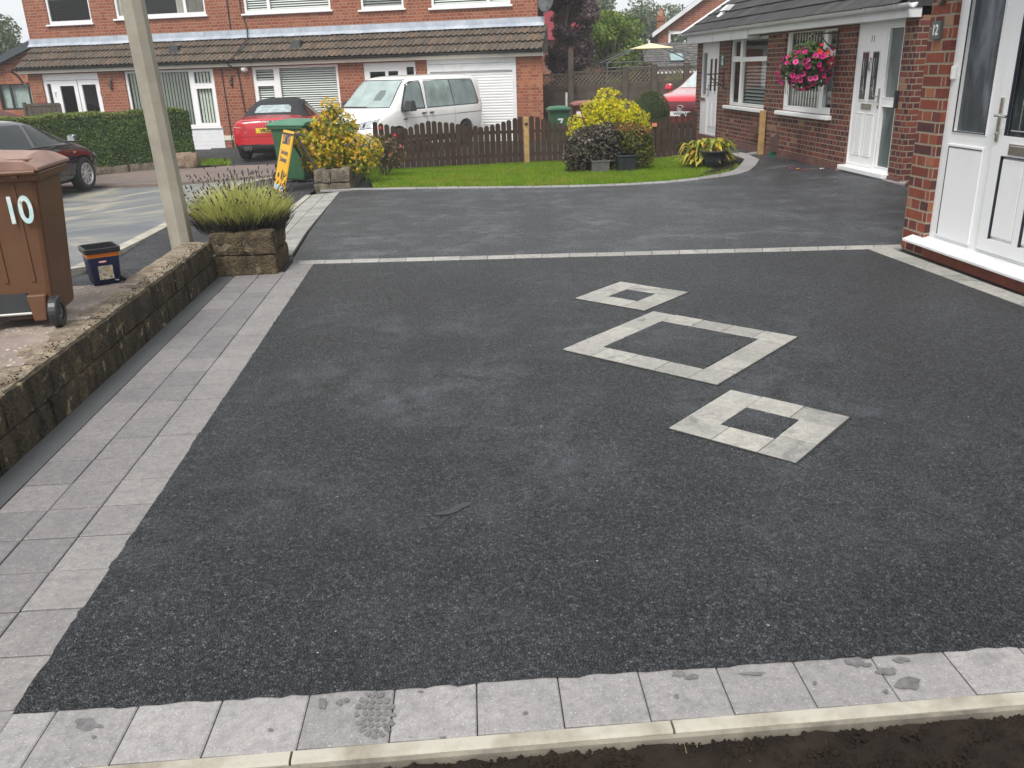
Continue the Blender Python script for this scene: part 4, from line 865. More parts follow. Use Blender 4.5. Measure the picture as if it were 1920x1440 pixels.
# the door leaf
ops = [(-1.70, -1.058, .995, 2.05), (-1.33, -1.063, .268, .858), (-1.72, -1.395, .268, .858)]
mb = MB(); wall_panel(mb, -1.84, -.955, .175, 2.18, ops, -.03, .03); mb.box(-1.84, -.955, -.08, -.06, .175, .99); leaf = mb.build('door', M_white, B2)
for a, b, c, e in ops[1:]:
    mb = MB(); mb.box(a + .02, b - .02, -.055, -.036, c + .02, e - .02); mb.build('door_panel', M_white, leaf, bevel=.008)
    mb = MB(); mb.box(b - .008, b, -.05, -.031, c, e).box(a, b - .008, -.05, -.0312, e - .008, e); mb.build('panel_seal', M_seal, leaf)
gl = MB().quad((-1.70, -.055, .995), (-1.058, -.055, .995), (-1.058, -.055, 2.05), (-1.70, -.055, 2.05)).build('glass', M_glass, leaf)
mb = MB(); mb.box(-1.70, -1.69, -.05, -.0302, .995, 2.05).box(-1.068, -1.058, -.05, -.0302, .995, 2.05).box(-1.70, -1.058, -.05, -.0302, .995, 1.003); mb.build('glazing_seal', M_seal, leaf)
mb = MB(); mb.tube([(-1.10, -.052, 1.03), (-1.66, -.052, 1.03)], .004).tube([(-1.18, -.052, 1.03), (-1.18, -.052, 2.0)], .004)
for k in (0, 1): mb.tube([(-1.22 - .10 * math.sin(t) * (1 if k else -1) * .6 - .02, -.052, 1.50 + .16 * t) for t in np.linspace(0, PI, 10)], .005)
mb.tube([(-1.18, -.052, 1.6), (-1.26, -.052, 1.66), (-1.22, -.052, 1.8), (-1.3, -.052, 1.9)], .005); mb.build('lead_cames', M_chrome, gl)
MB().box(-.952, -.944, -.0447, -.038, .17, 2.2).build('door_gap', M_greypl, B2)
lever(leaf, -.995, -.03, 1.130, -1, .30); letterplate(leaf, -1.55, -1.145, .872, .948, -.03)
pl = MB().box(-.188, -.072, .0, .028, 1.655, 1.785).build('number_plaque', plain('slate_plaque', (.10, .115, .105), .6, var=.2), B2, bevel=.003)
text('12', .105, M_white, pl, frame((-.130, .0285, 1.718), (-1, 0, 0), (0, 0, 1)), 'number', sx=.8, bold=.002)
MB().box(-.378, -.338, -.044, -.015, 1.36, 1.46).build('door_sensor', M_white, B2, bevel=.008)
mb = MB(); mb.prism([(-.20, 2.05), (-.12, 2.05), (-.125, 1.93), (-.16, 1.885), (-.195, 1.93)], 'xz', .0, .05); mb.build('wall_lamp', plain('bronze_lamp', (.14, .11, .08), .5), B2, bevel=.01)
# ------------------------------------------------------------ wall, planters, street furniture
from mathutils import noise as mnoise
M_mortd = plain('dirty_mortar', (.13, .10, .07), .9, var=.4, scale=14, bump=.5)
def rough(mb, x0, x1, y0, y1, z0, z1, amp=.012, rad=.03, seg=.05, seed=0, lean=(0, 0)):
    """one hewn block: a box with worn edges and an uneven face"""
    bm = bmesh.new(); bmesh.ops.create_cube(bm, size=1)
    L = (x1 - x0, y1 - y0, z1 - z0); c = Vector(((x0 + x1) / 2, (y0 + y1) / 2, (z0 + z1) / 2))
    for ax in range(3):
        n = max(1, int(L[ax] / seg)); no = [0, 0, 0]; no[ax] = 1
        for i in range(1, n):
            co = [0, 0, 0]; co[ax] = -.5 + i / n; bmesh.ops.bisect_plane(bm, geom=bm.verts[:] + bm.edges[:] + bm.faces[:], plane_co=co, plane_no=no)
    vs = []; bm.verts.index_update()
    for v in bm.verts:
        p = Vector((v.co.x * L[0], v.co.y * L[1], v.co.z * L[2])); q = p.copy()
        inner = Vector([max(-L[i] / 2 + rad, min(L[i] / 2 - rad, p[i])) if L[i] > 2 * rad else 0 for i in range(3)])
        d = p - inner
        if d.length > 1e-6:
            k = max(abs(d[i]) for i in range(3)); q = inner + d.normalized() * min(d.length, rad if d.length > rad else d.length) if d.length > rad else p
        w = q + c; nv = mnoise.noise_vector(w * 7 + Vector((seed, 0, 0))) * amp + mnoise.noise_vector(w * 22 + Vector((seed, 3, 0))) * amp * .5
        w = w + nv; t = (w.z - z0); w.x += lean[0] * t; w.y += lean[1] * t; vs.append(w)
    fs = [tuple(x.index for x in f.verts) for f in bm.faces]; bm.free(); return mb.add(vs, fs)
wl = thing('retaining_wall', 'low mossy stone retaining wall beside the left paving', 'wall', (-2.05, 4, 0))
wl.location = (0, 0, 0)
mb = MB(); y = .6; k = 0
for row, (z0, z1) in enumerate(((-.12, .135), (.142, .296))):
    y = .4 - row * .22
    while y < 7.02:
        L = random.uniform(.42, .58); rough(mb, -2.14, -1.95 - .006 * row, y + .005, min(7.04, y + L) - .005, z0, z1, .007, .010, .05, k); y += L; k += 1
mb.build('stone_course', M_wall, wl, smooth=False)
MB().box(-2.12, -1.974, .4, 7.03, -.1, .27).build('mortar', M_mortd, wl)
mb = MB(); y = .4
while y < 7.0:
    L = random.uniform(.5, .9); rough(mb, -2.19, -1.975, y, min(7.05, y + L), .25, .306, .009, .02, .045, 50 + k); y += L - .004; k += 1
mb.build('wall_top', M_walltop, wl)
M_moss = leaf_mat('moss', [(0, (.03, .018, .008)), (.5, (.07, .03, .014)), (.8, (.05, .06, .015)), (1, (.12, .10, .04))], .9, 0)
leaves('moss', [(-2.02, 3.2 + .5 * i, .306, .05, .22, .008, 1) for i in range(8)], 420, .009, M_moss, wl, seed=8)
def planter(name, label, x0, x1, y0, y1, z0, h, mat, rows=2, seed=0, lean=.0, t=.16):
    o = thing(name, label, 'planter'); mb = MB(); k = seed; hh = h / rows
    for r_ in range(rows):
        a, b = z0 + r_ * hh, z0 + (r_ + 1) * hh - .008
        def runx(ya, yb, xa, xb):
            global k_
            n = max(1, int(round((xb - xa) / .36))); c = [xa + (xb - xa) * i / n + (random.uniform(-.05, .05) if 0 < i < n else 0) for i in range(n + 1)]
            for p, q in zip(c, c[1:]): rough(mb, p + .004, q - .004, ya, yb, a, b, .016, .018, .034, random.random() * 90)
        def runy(xa, xb, ya, yb):
            n = max(1, int(round((yb - ya) / .36))); c = [ya + (yb - ya) * i / n for i in range(n + 1)]
            for p, q in zip(c, c[1:]): rough(mb, xa, xb, p + .004, q - .004, a, b, .016, .018, .034, random.random() * 90)
        runx(y0, y0 + t, x0, x1); runx(y1 - t, y1, x0, x1); runy(x0, x0 + t, y0 + t, y1 - t); runy(x1 - t, x1, y0 + t, y1 - t)
    mb.build('stonework', mat, o); mb = MB(); mb.box(x0 + .05, x1 - .05, y0 + .05, y1 - .05, z0, z0 + h - .05); mb.build('mortar', M_mortd, o)
    MB().box(x0 + t * .8, x1 - t * .8, y0 + t * .8, y1 - t * .8, z0 + h * .5, z0 + h - .02).build('soil', M_soil, o); return o
planter('stone_planter', 'dark mossy stone planter at the end of the low wall, holding lavender', -1.985, -1.46, 7.035, 7.66, -.02, .385, M_stone, seed=3)
p2 = planter('stone_planter', 'long grey stone planter between drive and road, holding a golden maple', -2.10, -1.545, 13.62, 17.0, -.24, .40, M_stone2, seed=13)
# lavender
lv = thing('lavender_bush', 'spiky yellow-green lavender with dark seed heads in the stone planter', 'shrub', (-1.76, 7.34, .36))
r = np.random.default_rng(21)
M_lav = leaf_mat('lavender_leaf', [(0, (.25, .28, .10)), (.4, (.46, .49, .14)), (.8, (.68, .67, .24)), (1, (.66, .60, .30))], .6, .3)
M_lavd = leaf_mat('woody_stem', [(0, (.030, .024, .028)), (.6, (.055, .045, .045)), (1, (.10, .085, .06))], .9, 0)
M_head = leaf_mat('seed_head', [(0, (.035, .025, .035)), (.6, (.065, .045, .055)), (1, (.11, .08, .08))], .9, 0)
def mound(n, rx, ry, f=1.0):
    t = r.uniform(0, 2 * PI, n); q = np.sqrt(r.random(n)) * f; return np.stack([np.cos(t) * q * rx, np.sin(t) * q * ry, np.zeros(n)], 1), q
def fan(name, n, rx, ry, h0, h1, w, mat, z0=.0, out=.5, seed=1, fade=.45):
    rr = np.random.default_rng(seed); P, q = mound(n, rx, ry); hh = rr.uniform(h0, h1, n) * (1 - fade * q ** 2)
    D = np.stack([P[:, 0] / rx * out + rr.normal(0, .24, n), P[:, 1] / ry * out + rr.normal(0, .24, n), np.ones(n)], 1); D /= np.linalg.norm(D, axis=1)[:, None]
    B = P * np.array([.75, .75, 0]) + np.array([0, 0, 1]) * (z0 + rr.uniform(-.02, .05, n))[:, None]; a = rr.uniform(0, 2 * PI, n); S = np.stack([np.cos(a), np.sin(a), np.zeros(n)], 1) * w
    V = np.stack([B - S * .6, B + S * .6, B + D * (hh * .6)[:, None] + S, B + D * hh[:, None], B + D * (hh * .6)[:, None] - S], 1); mb = MB(); mb.v = [tuple(p) for p in V.reshape(-1, 3)]; mb.f = [tuple(range(5 * i, 5 * i + 5)) for i in range(n)]
    return mb.build(name, mat, lv), B, D, hh
fan('woody_stems', 1900, .46, .33, .12, .30, .004, M_lavd, -.03, .75, 1, .3)
fan('foliage', 5200, .47, .33, .10, .35, .0029, M_lav, .05, .95, 2)
o, B, D, hh = fan('flower_stems', 230, .46, .32, .26, .50, .0012, M_lav, .08, .75, 3, .5); o['label'] = 'thin stems standing above the leaves'
mb = MB()
for b, d, h in zip(B, D, hh):
    p = Vector(b) + Vector(d) * h; e = p - Vector(d) * rng.uniform(.018, .038); mb.cyl(e, p, .0055, .0035, 5)
    if rng.random() < .4: e2 = e - Vector(d) * .018; mb.cyl(e2 - Vector(d) * .010, e2, .004, .005, 5)
o = mb.build('seed_heads', M_head, lv); o['kind'] = 'stuff'

# lamp post
ps = thing('lamp_post', 'tall grey-beige octagonal lamp post standing behind the wall', 'lamp post', (-2.205, 7.12, 0))
M_post = soiled('weathered_pole_paint', (.35, .32, .26), (.22, .195, .155), .55, 2.2, .4, .75, .4, .1)
top = (-.215, 0, 6.0); MB().cyl((0, 0, -.1), top, .092, .072, 8, rot=.2).build('pole', M_post, ps)
mb = MB(); mb.box(-.012, .012, -.094, -.084, .35, 1.05, M=Matrix.Rotation(-.036, 4, 'Y') @ Matrix.Translation((-.058, .02, 0))); mb.build('access_door', M_post, ps, bevel=.003)
mb = MB(); mb.tube([top, (-.30, -.2, 6.25), (-.5, -.7, 6.35)], .04, 8); mb.taper(-.62, -.38, -1.2, -.6, 6.28, -.58, -.42, -1.15, -.65, 6.42); mb.build('lantern', M_greypl, ps)

# wheeled bins
def wheelie(name, label, loc, rz, s, mat, lidmat, group=None, wt=.58, wb=.48, dt=.70, db=.52, h=1.0, wheels=True, lidopen=0, back=True):
    """local +y is the side carrying wheels and hinge"""
    o = thing(name, label, 'wheelie bin', loc, rz, group); S = Matrix.Diagonal((s, s, s, 1))
    mb = MB(); mb.taper(-wb / 2, wb / 2, -db / 2, db / 2, .05, -wt / 2, wt / 2, -dt / 2 - .02, dt / 2 - .06, h * .94, S)
    body = mb.build('body', mat, o, bevel=.03 * s)
    mb = MB(); y1 = dt / 2 - .06
    mb.taper(-wt / 2 - .03, wt / 2 + .03, -dt / 2 - .05, y1 + .04, h * .90, -wt / 2 - .04, wt / 2 + .04, -dt / 2 - .06, y1 + .05, h * .955, S).build('rim', mat, o, bevel=.012 * s)
    mb = MB()
    for x in (-.16, 0, .16): mb.taper(x - .012, x + .012, db / 2 - .02, db / 2 + .008, .3, x - .014, x + .014, y1 - .03, y1 + .006, h * .88, S)
    if back: mb.build('rib', mat, body, bevel=.004 * s)
    mb = MB(); L = h * .955; ya, yb = -dt / 2 - .09, y1 + .06; w = wt / 2 + .045; n = 8; rows = []
    for j in range(n + 1):
        t = j / n; y = ya + (yb - ya) * t; hh = .025 + .055 * math.sin(PI * min(1, t * .75 + .12)); rows.append([(-w, y, L + .004), (-w, y, L + .025), (-w + .08, y, L + .02 + hh), (0, y, L + .035 + hh), (w - .08, y, L + .02 + hh), (w, y, L + .025), (w, y, L + .004)])
    m = 7; mb.v = [Vector((p[0] * s, p[1] * s, p[2] * s)) for r_ in rows for p in r_]; mb.f = [(j * m + i, j * m + i + 1, (j + 1) * m + i + 1, (j + 1) * m + i) for j in range(n) for i in range(m - 1)] + [tuple(range(m)), tuple(range(n * m, n * m + m))] + [(j * m, (j + 1) * m, (j + 1) * m + m - 1, j * m + m - 1) for j in range(n)]
    lid = mb.build('lid', lidmat, o, bevel=.006 * s)
    for x in (-w + .06, w - .20): MB().box(x, x + .14, yb - .16, yb - .02, L + .055, L + .078, S).box(x, x + .14, yb - .05, yb - .02, L + .02, L + .078, S).build('lid_grip', lidmat, lid, bevel=.008 * s)
    mb = MB(); mb.cyl(Vector((-w + .02, yb + .01, L + .0)) * s, Vector((w - .02, yb + .01, L + .0)) * s, .016 * s, n=10)
    for x in (-.2, 0, .2): mb.box(x - .02, x + .02, y1 - .02, yb + .01, L - .03, L + .005, S)
    mb.build('handle', mat, o)
    if wheels:
        for sx in (-1, 1):
            c = Vector((sx * (wt / 2 - .04), db / 2 + .02, .10)) * s; a = Vector((1, 0, 0)) * sx; t = .055 * s; mb = MB(); prof = [(.055, -.5), (.095, -.5), (.1, -.35), (.1, .35), (.095, .5), (.055, .5)]
            M = Matrix.Translation(c) @ Matrix.Rotation(PI / 2, 4, 'Y'); mb.lathe([(q * s * 1.02, z * t) for q, z in prof] + [(.055 * s, -.5 * t)], n=24); wl_ = mb.build('wheel', M_blackpl, o, M=M)
            mb = MB(); mb.lathe([(0, -.3 * t), (.056 * s, -.3 * t), (.056 * s, .3 * t), (.045 * s, .36 * t), (.03 * s, .1 * t), (.018 * s, .1 * t), (.018 * s, .5 * t), (0, .5 * t)], n=20); mb.build('hub', M_greypl, wl_, M=M if sx > 0 else M @ Matrix.Rotation(PI, 4, 'X'))
        mb = MB(); mb.cyl(Vector((-wt / 2 + .06, db / 2 + .02, .10)) * s, Vector((wt / 2 - .06, db / 2 + .02, .10)) * s, .012 * s, n=8); mb.build('axle', M_chrome, o)
        for x0, x1 in ((-wt / 2 + .08, -.10), (.10, wt / 2 - .08)): MB().taper(x0 + .02, x1 - .02, db / 2 - .1, db / 2 + .05, .05, x0, x1, db / 2 - .1, db / 2 + .035, .22, S).build('axle_housing', mat, o, bevel=.01 * s)
        MB().box(-.10, .10, db / 2 - .02, db / 2 + .012, .07, .23, S).build('recess', M_dark, o)
    return o
M_brownbin = soiled('brown_bin_plastic', (.100, .043, .019), (.14, .066, .033), .45, 2.5, .35, .75, .4, .05)
M_brownlid = soiled('sunfaded_brown_lid', (.33, .205, .165), (.19, .105, .075), .5, 4, .4, .75, .4, .05)
M_greenbin = soiled('green_bin_plastic', (.030, .095, .042), (.045, .115, .055), .45, 2, .4, .7, .4, .04)
M_greenlid = soiled('green_bin_lid', (.055, .17, .10), (.10, .21, .15), .45, 3, .4, .7, .4, .04)
bb = wheelie('wheelie_bin', 'brown wheelie bin numbered 10 standing on the low wall, nearest the camera', (-2.40, 4.80, .305), PI + .12, .835, M_brownbin, M_brownlid, wt=.60, wb=.47, h=1.03, dt=.58, db=.47)
mst = NT('holographic_sticker'); mst.color(mst.ramp(mst.noise(mst.obj(), 11, 3), [(.35, (.72, .73, .74)), (.5, (.42, .66, .66)), (.58, (.70, .72, .74)), (.66, (.45, .62, .50)), (.72, (.30, .10, .09)), (.78, (.72, .72, .70))])); mst.setp(Roughness=.3); M_stick = mst.m
tlt = Matrix.Rotation(math.radians(4), 4, 'X')
ysl = .235 * .835 + .008 * .62 + .006
text('10', .195, M_stick, bb, frame((-.145, ysl + .012, .625), (-1, 0, 0), (0, .03, 1)), 'number', .0015, .72, .004)
# green bin by the road
wheelie('wheelie_bin', 'green wheelie bin beside the golden maple, behind the yellow board', (-2.62, 15.55, gz(-2.62, 15.55)), math.radians(62), 1.0, M_greenbin, M_greenlid)
g7 = wheelie('wheelie_bin', 'small far green wheelie bin numbered 7 behind the picket fence', (3.05, 23.9, gz(3.1, 23.9)), 0, .90, M_greenbin, M_greenlid)
text('7', .36, M_fascia, g7, frame((.02, -.301, .50), (1, 0, 0), (0, -.13, 1)), 'number', .002, .9, .006)
b7 = wheelie('wheelie_bin', 'reddish brown wheelie bin next to the green bin numbered 7', (3.78, 24.1, gz(3.8, 24.1)), 0, 1.0, plain('red_brown_bin', (.13, .045, .035), .5), plain('red_brown_lid', (.30, .13, .10), .5)); MB().box(-.25, -.12, -.372, -.366, .66, .80).build('label', M_clad, b7)

# bucket
M_navy = plain('navy_bucket', (.010, .020, .075), .35, var=.15); M_orange = plain('orange_band', (.72, .19, .015), .4)
bu = thing('plastic_tub', 'square navy plastic tub with an orange band and black rim, on the concrete', 'tub', (-2.30, 5.67, .306), math.radians(-148.9))
def rsq(w, d, r_, n=5):
    out = []
    for cx, cy, a0 in ((w - r_, d - r_, 0), (-w + r_, d - r_, PI / 2), (-w + r_, -d + r_, PI), (w - r_, -d + r_, 1.5 * PI)):
        for i in range(n + 1): t = a0 + PI / 2 * i / n; out.append((cx + r_ * math.cos(t), cy + r_ * math.sin(t)))
    return out
def ring(mb, levels, cap0=False, cap1=False):
    n = len(levels[0][0]); o = len(mb.v)
    for pts, z in levels: mb.v += [(x, y, z) for x, y in pts]
    for k in range(len(levels) - 1):
        for i in range(n): j = (i + 1) % n; mb.f.append((o + k * n + i, o + k * n + j, o + (k + 1) * n + j, o + (k + 1) * n + i))
    if cap0: mb.f.append(tuple(o + i for i in range(n)))
    if cap1: mb.f.append(tuple(o + (len(levels) - 1) * n + i for i in range(n)))
    return mb
def lv_(z): k = z / .235; return rsq(.083 + .018 * k, .088 + .018 * k, .022)
ring(MB(), [(lv_(0), 0), (lv_(.18), .18)], True).build('body', M_navy, bu, True); ring(MB(), [(lv_(.18), .18), (lv_(.212), .212)]).build('orange_band', M_orange, bu, True)
def off(p, d): return [(x + d * (1 if x > 0 else -1), y + d * (1 if y > 0 else -1)) for x, y in p]
ring(MB(), [(off(lv_(.21), .001), .205), (off(lv_(.21), .009), .207), (off(lv_(.235), .009), .236), (off(lv_(.235), .004), .242), (off(lv_(.235), -.004), .240), (off(lv_(.2), -.006), .12), (off(lv_(.1), -.006), .06)], False, True).build('rim', M_blackpl, bu)
n = NT('printed_picture'); o_ = n.obj(); v = n.n('ShaderNodeTexVoronoi'); v.inputs['Scale'].default_value = 70; n.l(o_, v.inputs[0]); q = n.n('ShaderNodeSeparateXYZ'); n.l(v.outputs['Color'], q.inputs[0]); n.color(n.ramp(q.outputs[0], [(0, (.08, .07, .05)), (.25, (.45, .36, .22)), (.5, (.65, .60, .50)), (.7, (.30, .34, .38)), (.85, (.62, .45, .20)), (1, (.72, .70, .66))])); n.setp(Roughness=.4); M_pict = n.m
sl = .018 / .235
def facepatch(x0, x1, z0, z1, mat, name, th=.0015):
    yy = lambda z: .088 + .018 * z / .235 + th; MB().quad((x0, yy(z0), z0), (x1, yy(z0), z0), (x1, yy(z1), z1), (x0, yy(z1), z1)).build(name, mat, bu)
facepatch(-.042, .046, .035, .125, M_pict, 'picture_label')
fm = lambda x, z: frame((x, .088 + .018 * z / .235 + .0012, z), (-1, 0, 0), (0, sl, 1))
mb = MB(); mb.cyl((.012, .0990, .152), (.012, .1008, .152), .012, n=6); mb.box(-.012, .036, .0994, .1012, .146, .158); mb.build('logo', plain('logo_red', (.55, .05, .04), .4), bu); 
mb = MB(); mb.box(-.009, .033, .1008, .1016, .1485, .1555); mb.build('logo', M_white, bu)
text('20kg', .013, M_white, bu, fm(-.055, .022), 'lettering', .0004)
for i, z in enumerate((.055, .078, .10, .125, .15)): MB().quad((-.0845 - .018 * z / .235, -.02, z), (-.0845 - .018 * z / .235, .045 - .01 * (i % 2), z), (-.0850 - .018 * z / .235, .045 - .01 * (i % 2), z + .012), (-.0850 - .018 * z / .235, -.02, z + .012)).build('side_print', M_orange if i == 2 else M_clad, bu)

# yellow A-board
M_yel = plain('yellow_board', (.80, .43, .015), .4, var=.06); M_navyt = plain('navy_print', (.02, .03, .12), .5)
sb = thing('advertising_board', 'yellow lettered A-board standing on the pavement between lavender and green bin', 'sign'); bl = Vector((*G(515, 355), 0)); br = Vector((*G(533, 361), 0))
wv = (br - bl); wv.z = 0; W_ = wv.length; wv.normalize(); nv_ = Vector((wv.y, -wv.x, 0)); zb = gz(bl.x, bl.y)
sb.location = ((bl.x + br.x) / 2, (bl.y + br.y) / 2, zb); sb.rotation_euler = (0, 0, math.atan2(wv.y, wv.x))
# local x: left to right as read, local -y: the readers' side; the board leans back (+y)
Hh = .90; ln = .27
def bp(u, t, o=0): return Vector((u, ln * t, .01 + Hh * t)) + Vector((0, -Hh, ln)).normalized() * o
mb = MB(); hw = W_ / 2
for o_, q in ((0, 1), ): pass
c8 = [(-hw, 0), (hw, 0), (hw, .95), (hw - .05, 1), (-hw + .05, 1), (-hw, .95)]
mb.v = [tuple(bp(u, t, o)) for o in (0, .02) for u, t in c8]; m = 6; mb.f = [tuple(range(m)), tuple(range(m, 2 * m))] + [(i, (i + 1) % m, m + (i + 1) % m, m + i) for i in range(m)]
mb.build('panel', M_yel, sb)
def bt(s_, sz, t, mat, sx=1, bold=0): text(s_, sz, mat, sb, frame(bp(0, t, .022), (1, 0, 0), (0, ln, Hh)), 'lettering', .0015, sx, bold)
bt('D.SMITH', .20, .84, M_navyt, .62, .004); bt('Landscaping', .105, .64, M_greypl, .9); bt('Driveways', .115, .52, M_greypl, .9, .002)
mb = MB(); P = lambda u, t: bp(u, t, .0215)
for pts in ([(-.2, .22), (-.1, .22), (-.08, .27), (-.14, .30), (-.2, .27)], [(.02, .20), (.10, .20), (.12, .34), (.06, .36), (.02, .30)], [(.14, .20), (.2, .20), (.22, .33), (.16, .34)]): mb.quad(*[P(*q) for q in pts])
mb.build('picture', M_blackpl, sb); MB().quad(P(-hw + .01, .02), P(hw - .01, .02), P(hw - .01, .10), P(-hw + .01, .10)).build('blue_strip', plain('pale_blue_strip', (.45, .55, .62), .5), sb)
mb = MB()
for u in (-hw + .03, hw - .03): mb.tube([bp(u, .97, -.02), Vector((u, .72, .0))], .022, 4)
mb.box(-hw, hw, ln - .04, ln + .10, Hh - .06, Hh - .02); mb.build('back_frame', M_woodold, sb)
# ------------------------------------------------------------ fences
def picket_fence(label, A, Bp, prof, n, seed):
    o = thing('picket_fence', label, 'fence', group=None); r = random.Random(seed); A = Vector((*A, 0)); Bv = Vector((*Bp, 0)); d = (Bv - A).normalized(); nv = Vector((d.y, -d.x, 0)); us = [p[0] for p in prof]; vs_ = [p[1] for p in prof]
    for i in range(n):
        c = A.lerp(Bv, (i + .5) / n); z0 = gz(c.x, c.y) + .05 + r.uniform(-.01, .01); u = pix(c.x, c.y, .3); v = float(np.interp(u, us, vs_)); z1 = float(atY(u, v, c.y)[2]) + r.uniform(-.008, .008); w = .047; t = r.uniform(-.008, .008)
        M = Matrix.Identity(4)
        for k in range(3): M[k][0] = d[k]; M[k][1] = nv[k]; M[k][2] = (0, 0, 1)[k]
        M.translation = (c.x, c.y, 0); M = M @ Matrix.Translation((0, .014, z0)) @ Matrix.Rotation(t, 4, 'Y') @ Matrix.Translation((0, 0, -z0))
        h = z1 - z0; mb = MB(); mb.prism([(-w, z0), (w, z0), (w, z1 - .035), (w * .55, z1 - .006), (0, z1), (-w * .55, z1 - .006), (-w, z1 - .035)], 'xz', -.010, .010, M); mb.build('picket', M_wood, o)
    for f in (.20, .72):
        mb = MB(); k = 12
        for i in range(k):
            a = A.lerp(Bv, i / k); b = A.lerp(Bv, (i + 1) / k); za = gz(a.x, a.y) + .85 * f + .02; zb_ = gz(b.x, b.y) + .85 * f + .02; off_ = nv * -.02
            mb.taper(0, .001, 0, .001, 0, 0, .001, 0, .001, 0.001) if False else mb.add([a + off_ + nv * q + Vector((0, 0, za + s)) for q in (-.02, .02) for s in (-.03, .03)] + [b + off_ + nv * q + Vector((0, 0, zb_ + s)) for q in (-.02, .02) for s in (-.03, .03)], [(0, 1, 5, 4), (2, 6, 7, 3), (0, 4, 6, 2), (1, 3, 7, 5), (0, 2, 3, 1), (4, 5, 7, 6)])
        mb.build('rail', M_wood, o)
    return o
FA, FM, FB = (-1.42, 17.06), G(988, 307), (4.93, 17.08)
picket_fence('dark brown scalloped picket fence left of the pine post', FA, (FM[0] - .06, FM[1]), [(690, 226), (718, 231), (757, 241), (808, 225), (860, 232), (905, 238), (945, 228), (978, 217)], 26, 1)
picket_fence('dark brown scalloped picket fence right of the pine post, behind the bush', (FM[0] + .06, FM[1]), FB, [(990, 216), (1015, 221), (1045, 230), (1080, 237), (1140, 238), (1200, 230), (1230, 224), (1260, 219), (1300, 208)], 29, 2)
z = gz(*FM); o = thing('fence_post', 'pale new pine post between the two picket fences', 'post', (FM[0], FM[1], z)); MB().taper(-.05, .05, -.05, .05, -.05, -.048, .048, -.05, .05, .90).build('post', M_woodnew, o, bevel=.008); mb = MB(); mb.cyl((-.0, -.052, .76), (0, -.056, .80), .03, n=8); mb.build('knot', M_wood, o)
mb = MB()
for px_, py_ in ((1072, 240), (1226, 231)):
    q = atY(px_, py_, 17.2); mb = MB(); mb.box(-.05, .05, -.012, .012, -.035, .035); o = mb.build('reflector', plain('orange_reflector', (.62, .24, .12), .4), None, bevel=.005); o.location = (q[0], 17.15 if px_ > 1100 else 17.42, q[2] - .03); tag(o, 'small orange reflector on the picket fence ' + ('left of the golden shrub' if px_ < 1100 else 'right of the golden shrub'), 'reflector', 'reflectors on the picket fence')
o = thing('wooden_post', 'short square pine post against the bungalow wall between its two windows', 'post', w11(2.93, .07, gz(5.7, 15.5))); MB().box(-.045, .045, -.045, .045, -.05, .76).build('post', M_woodnew, o, bevel=.006)

M_latt = soiled('bleached_lattice', (.17, .14, .11), (.10, .08, .065), .85, 4)
# lattice-topped fence at the back: one thing per panel
def back_panel(x0, x1, y0, y1, label, zt):
    o = thing('lattice_fence_panel', label, 'fence', group='lattice topped panels along the back'); A = Vector((x0, y0, 0)); B_ = Vector((x1, y1, 0)); L = (B_ - A).length; o.location = (x0, y0, 0); o.rotation_euler = (0, 0, math.atan2(y1 - y0, x1 - x0))
    mb = MB(); z = -.45; k = 0
    while z < zt - .48:
        mb.taper(.05, L - .05, -.012 - .012 * (k % 2), .012, z, .05, L - .05, -.020 - .012 * (k % 2), .006, z + .135); z += .118; k += 1
    mb.build('boards', M_woodold, o); mb = MB(); mb.box(.04, L - .04, -.03, .03, zt - .46, zt - .40).box(.04, L - .04, -.03, .03, zt - .05, zt); mb.build('lattice_frame', M_woodold, o)
    mb = MB(); s = .125; a, b, c, d = .05, L - .05, zt - .40, zt - .05
    for sgn in (1, -1):
        t = a - (d - c) if sgn > 0 else a
        while t < b + (d - c):
            p = [(t, c), (t + (d - c) * sgn, d)]; (u0, v0), (u1, v1) = p
            def cl(u0, v0, u1, v1):
                lo, hi = (0, 1); du = u1 - u0
                if abs(du) > 1e-9:
                    t0, t1 = sorted(((a - u0) / du, (b - u0) / du)); lo, hi = max(lo, t0), min(hi, t1)
                return (u0 + du * lo, v0 + (v1 - v0) * lo, u0 + du * hi, v0 + (v1 - v0) * hi) if hi > lo + .02 else None
            q = cl(u0, v0, u1, v1)
            if q: w = .016; yy = -.012 * sgn; e = Vector((q[2] - q[0], 0, q[3] - q[1])).normalized(); nn = Vector((-e.z, 0, e.x)) * w; p0 = Vector((q[0], yy, q[1])); p1 = Vector((q[2], yy, q[3])); th = Vector((0, .005, 0)); mb.add([p0 - nn - th, p0 + nn - th, p1 + nn - th, p1 - nn - th, p0 - nn + th, p0 + nn + th, p1 + nn + th, p1 - nn + th], [(0, 1, 2, 3), (4, 7, 6, 5), (0, 4, 5, 1), (1, 5, 6, 2), (2, 6, 7, 3), (3, 7, 4, 0)])
            t += s
    mb.build('lattice', M_latt, o); return o
bx = [(1.2, 27.3), (3.84, 27.15), (5.50, 27.05), (6.39, 27.0), (7.37, 26.95), (9.2, 26.8)]
zt = [1.33, 1.38, 1.42, 1.43, 1.43]
lab = ['weathered lattice-topped fence panel nearest the orange brick house', 'weathered lattice-topped fence panel behind the golden shrub', 'weathered lattice-topped fence panel just right of the golden shrub', 'weathered lattice-topped fence panel above the clipped dome bush', 'weathered lattice-topped fence panel nearest the bungalow, behind the red car']
for i in range(5): back_panel(*[bx[i][0], bx[i + 1][0], bx[i][1], bx[i + 1][1]], lab[i], zt[i])
pl_ = ['behind the brown bin', 'right of the golden shrub', 'above the dome bush', 'behind the red car']
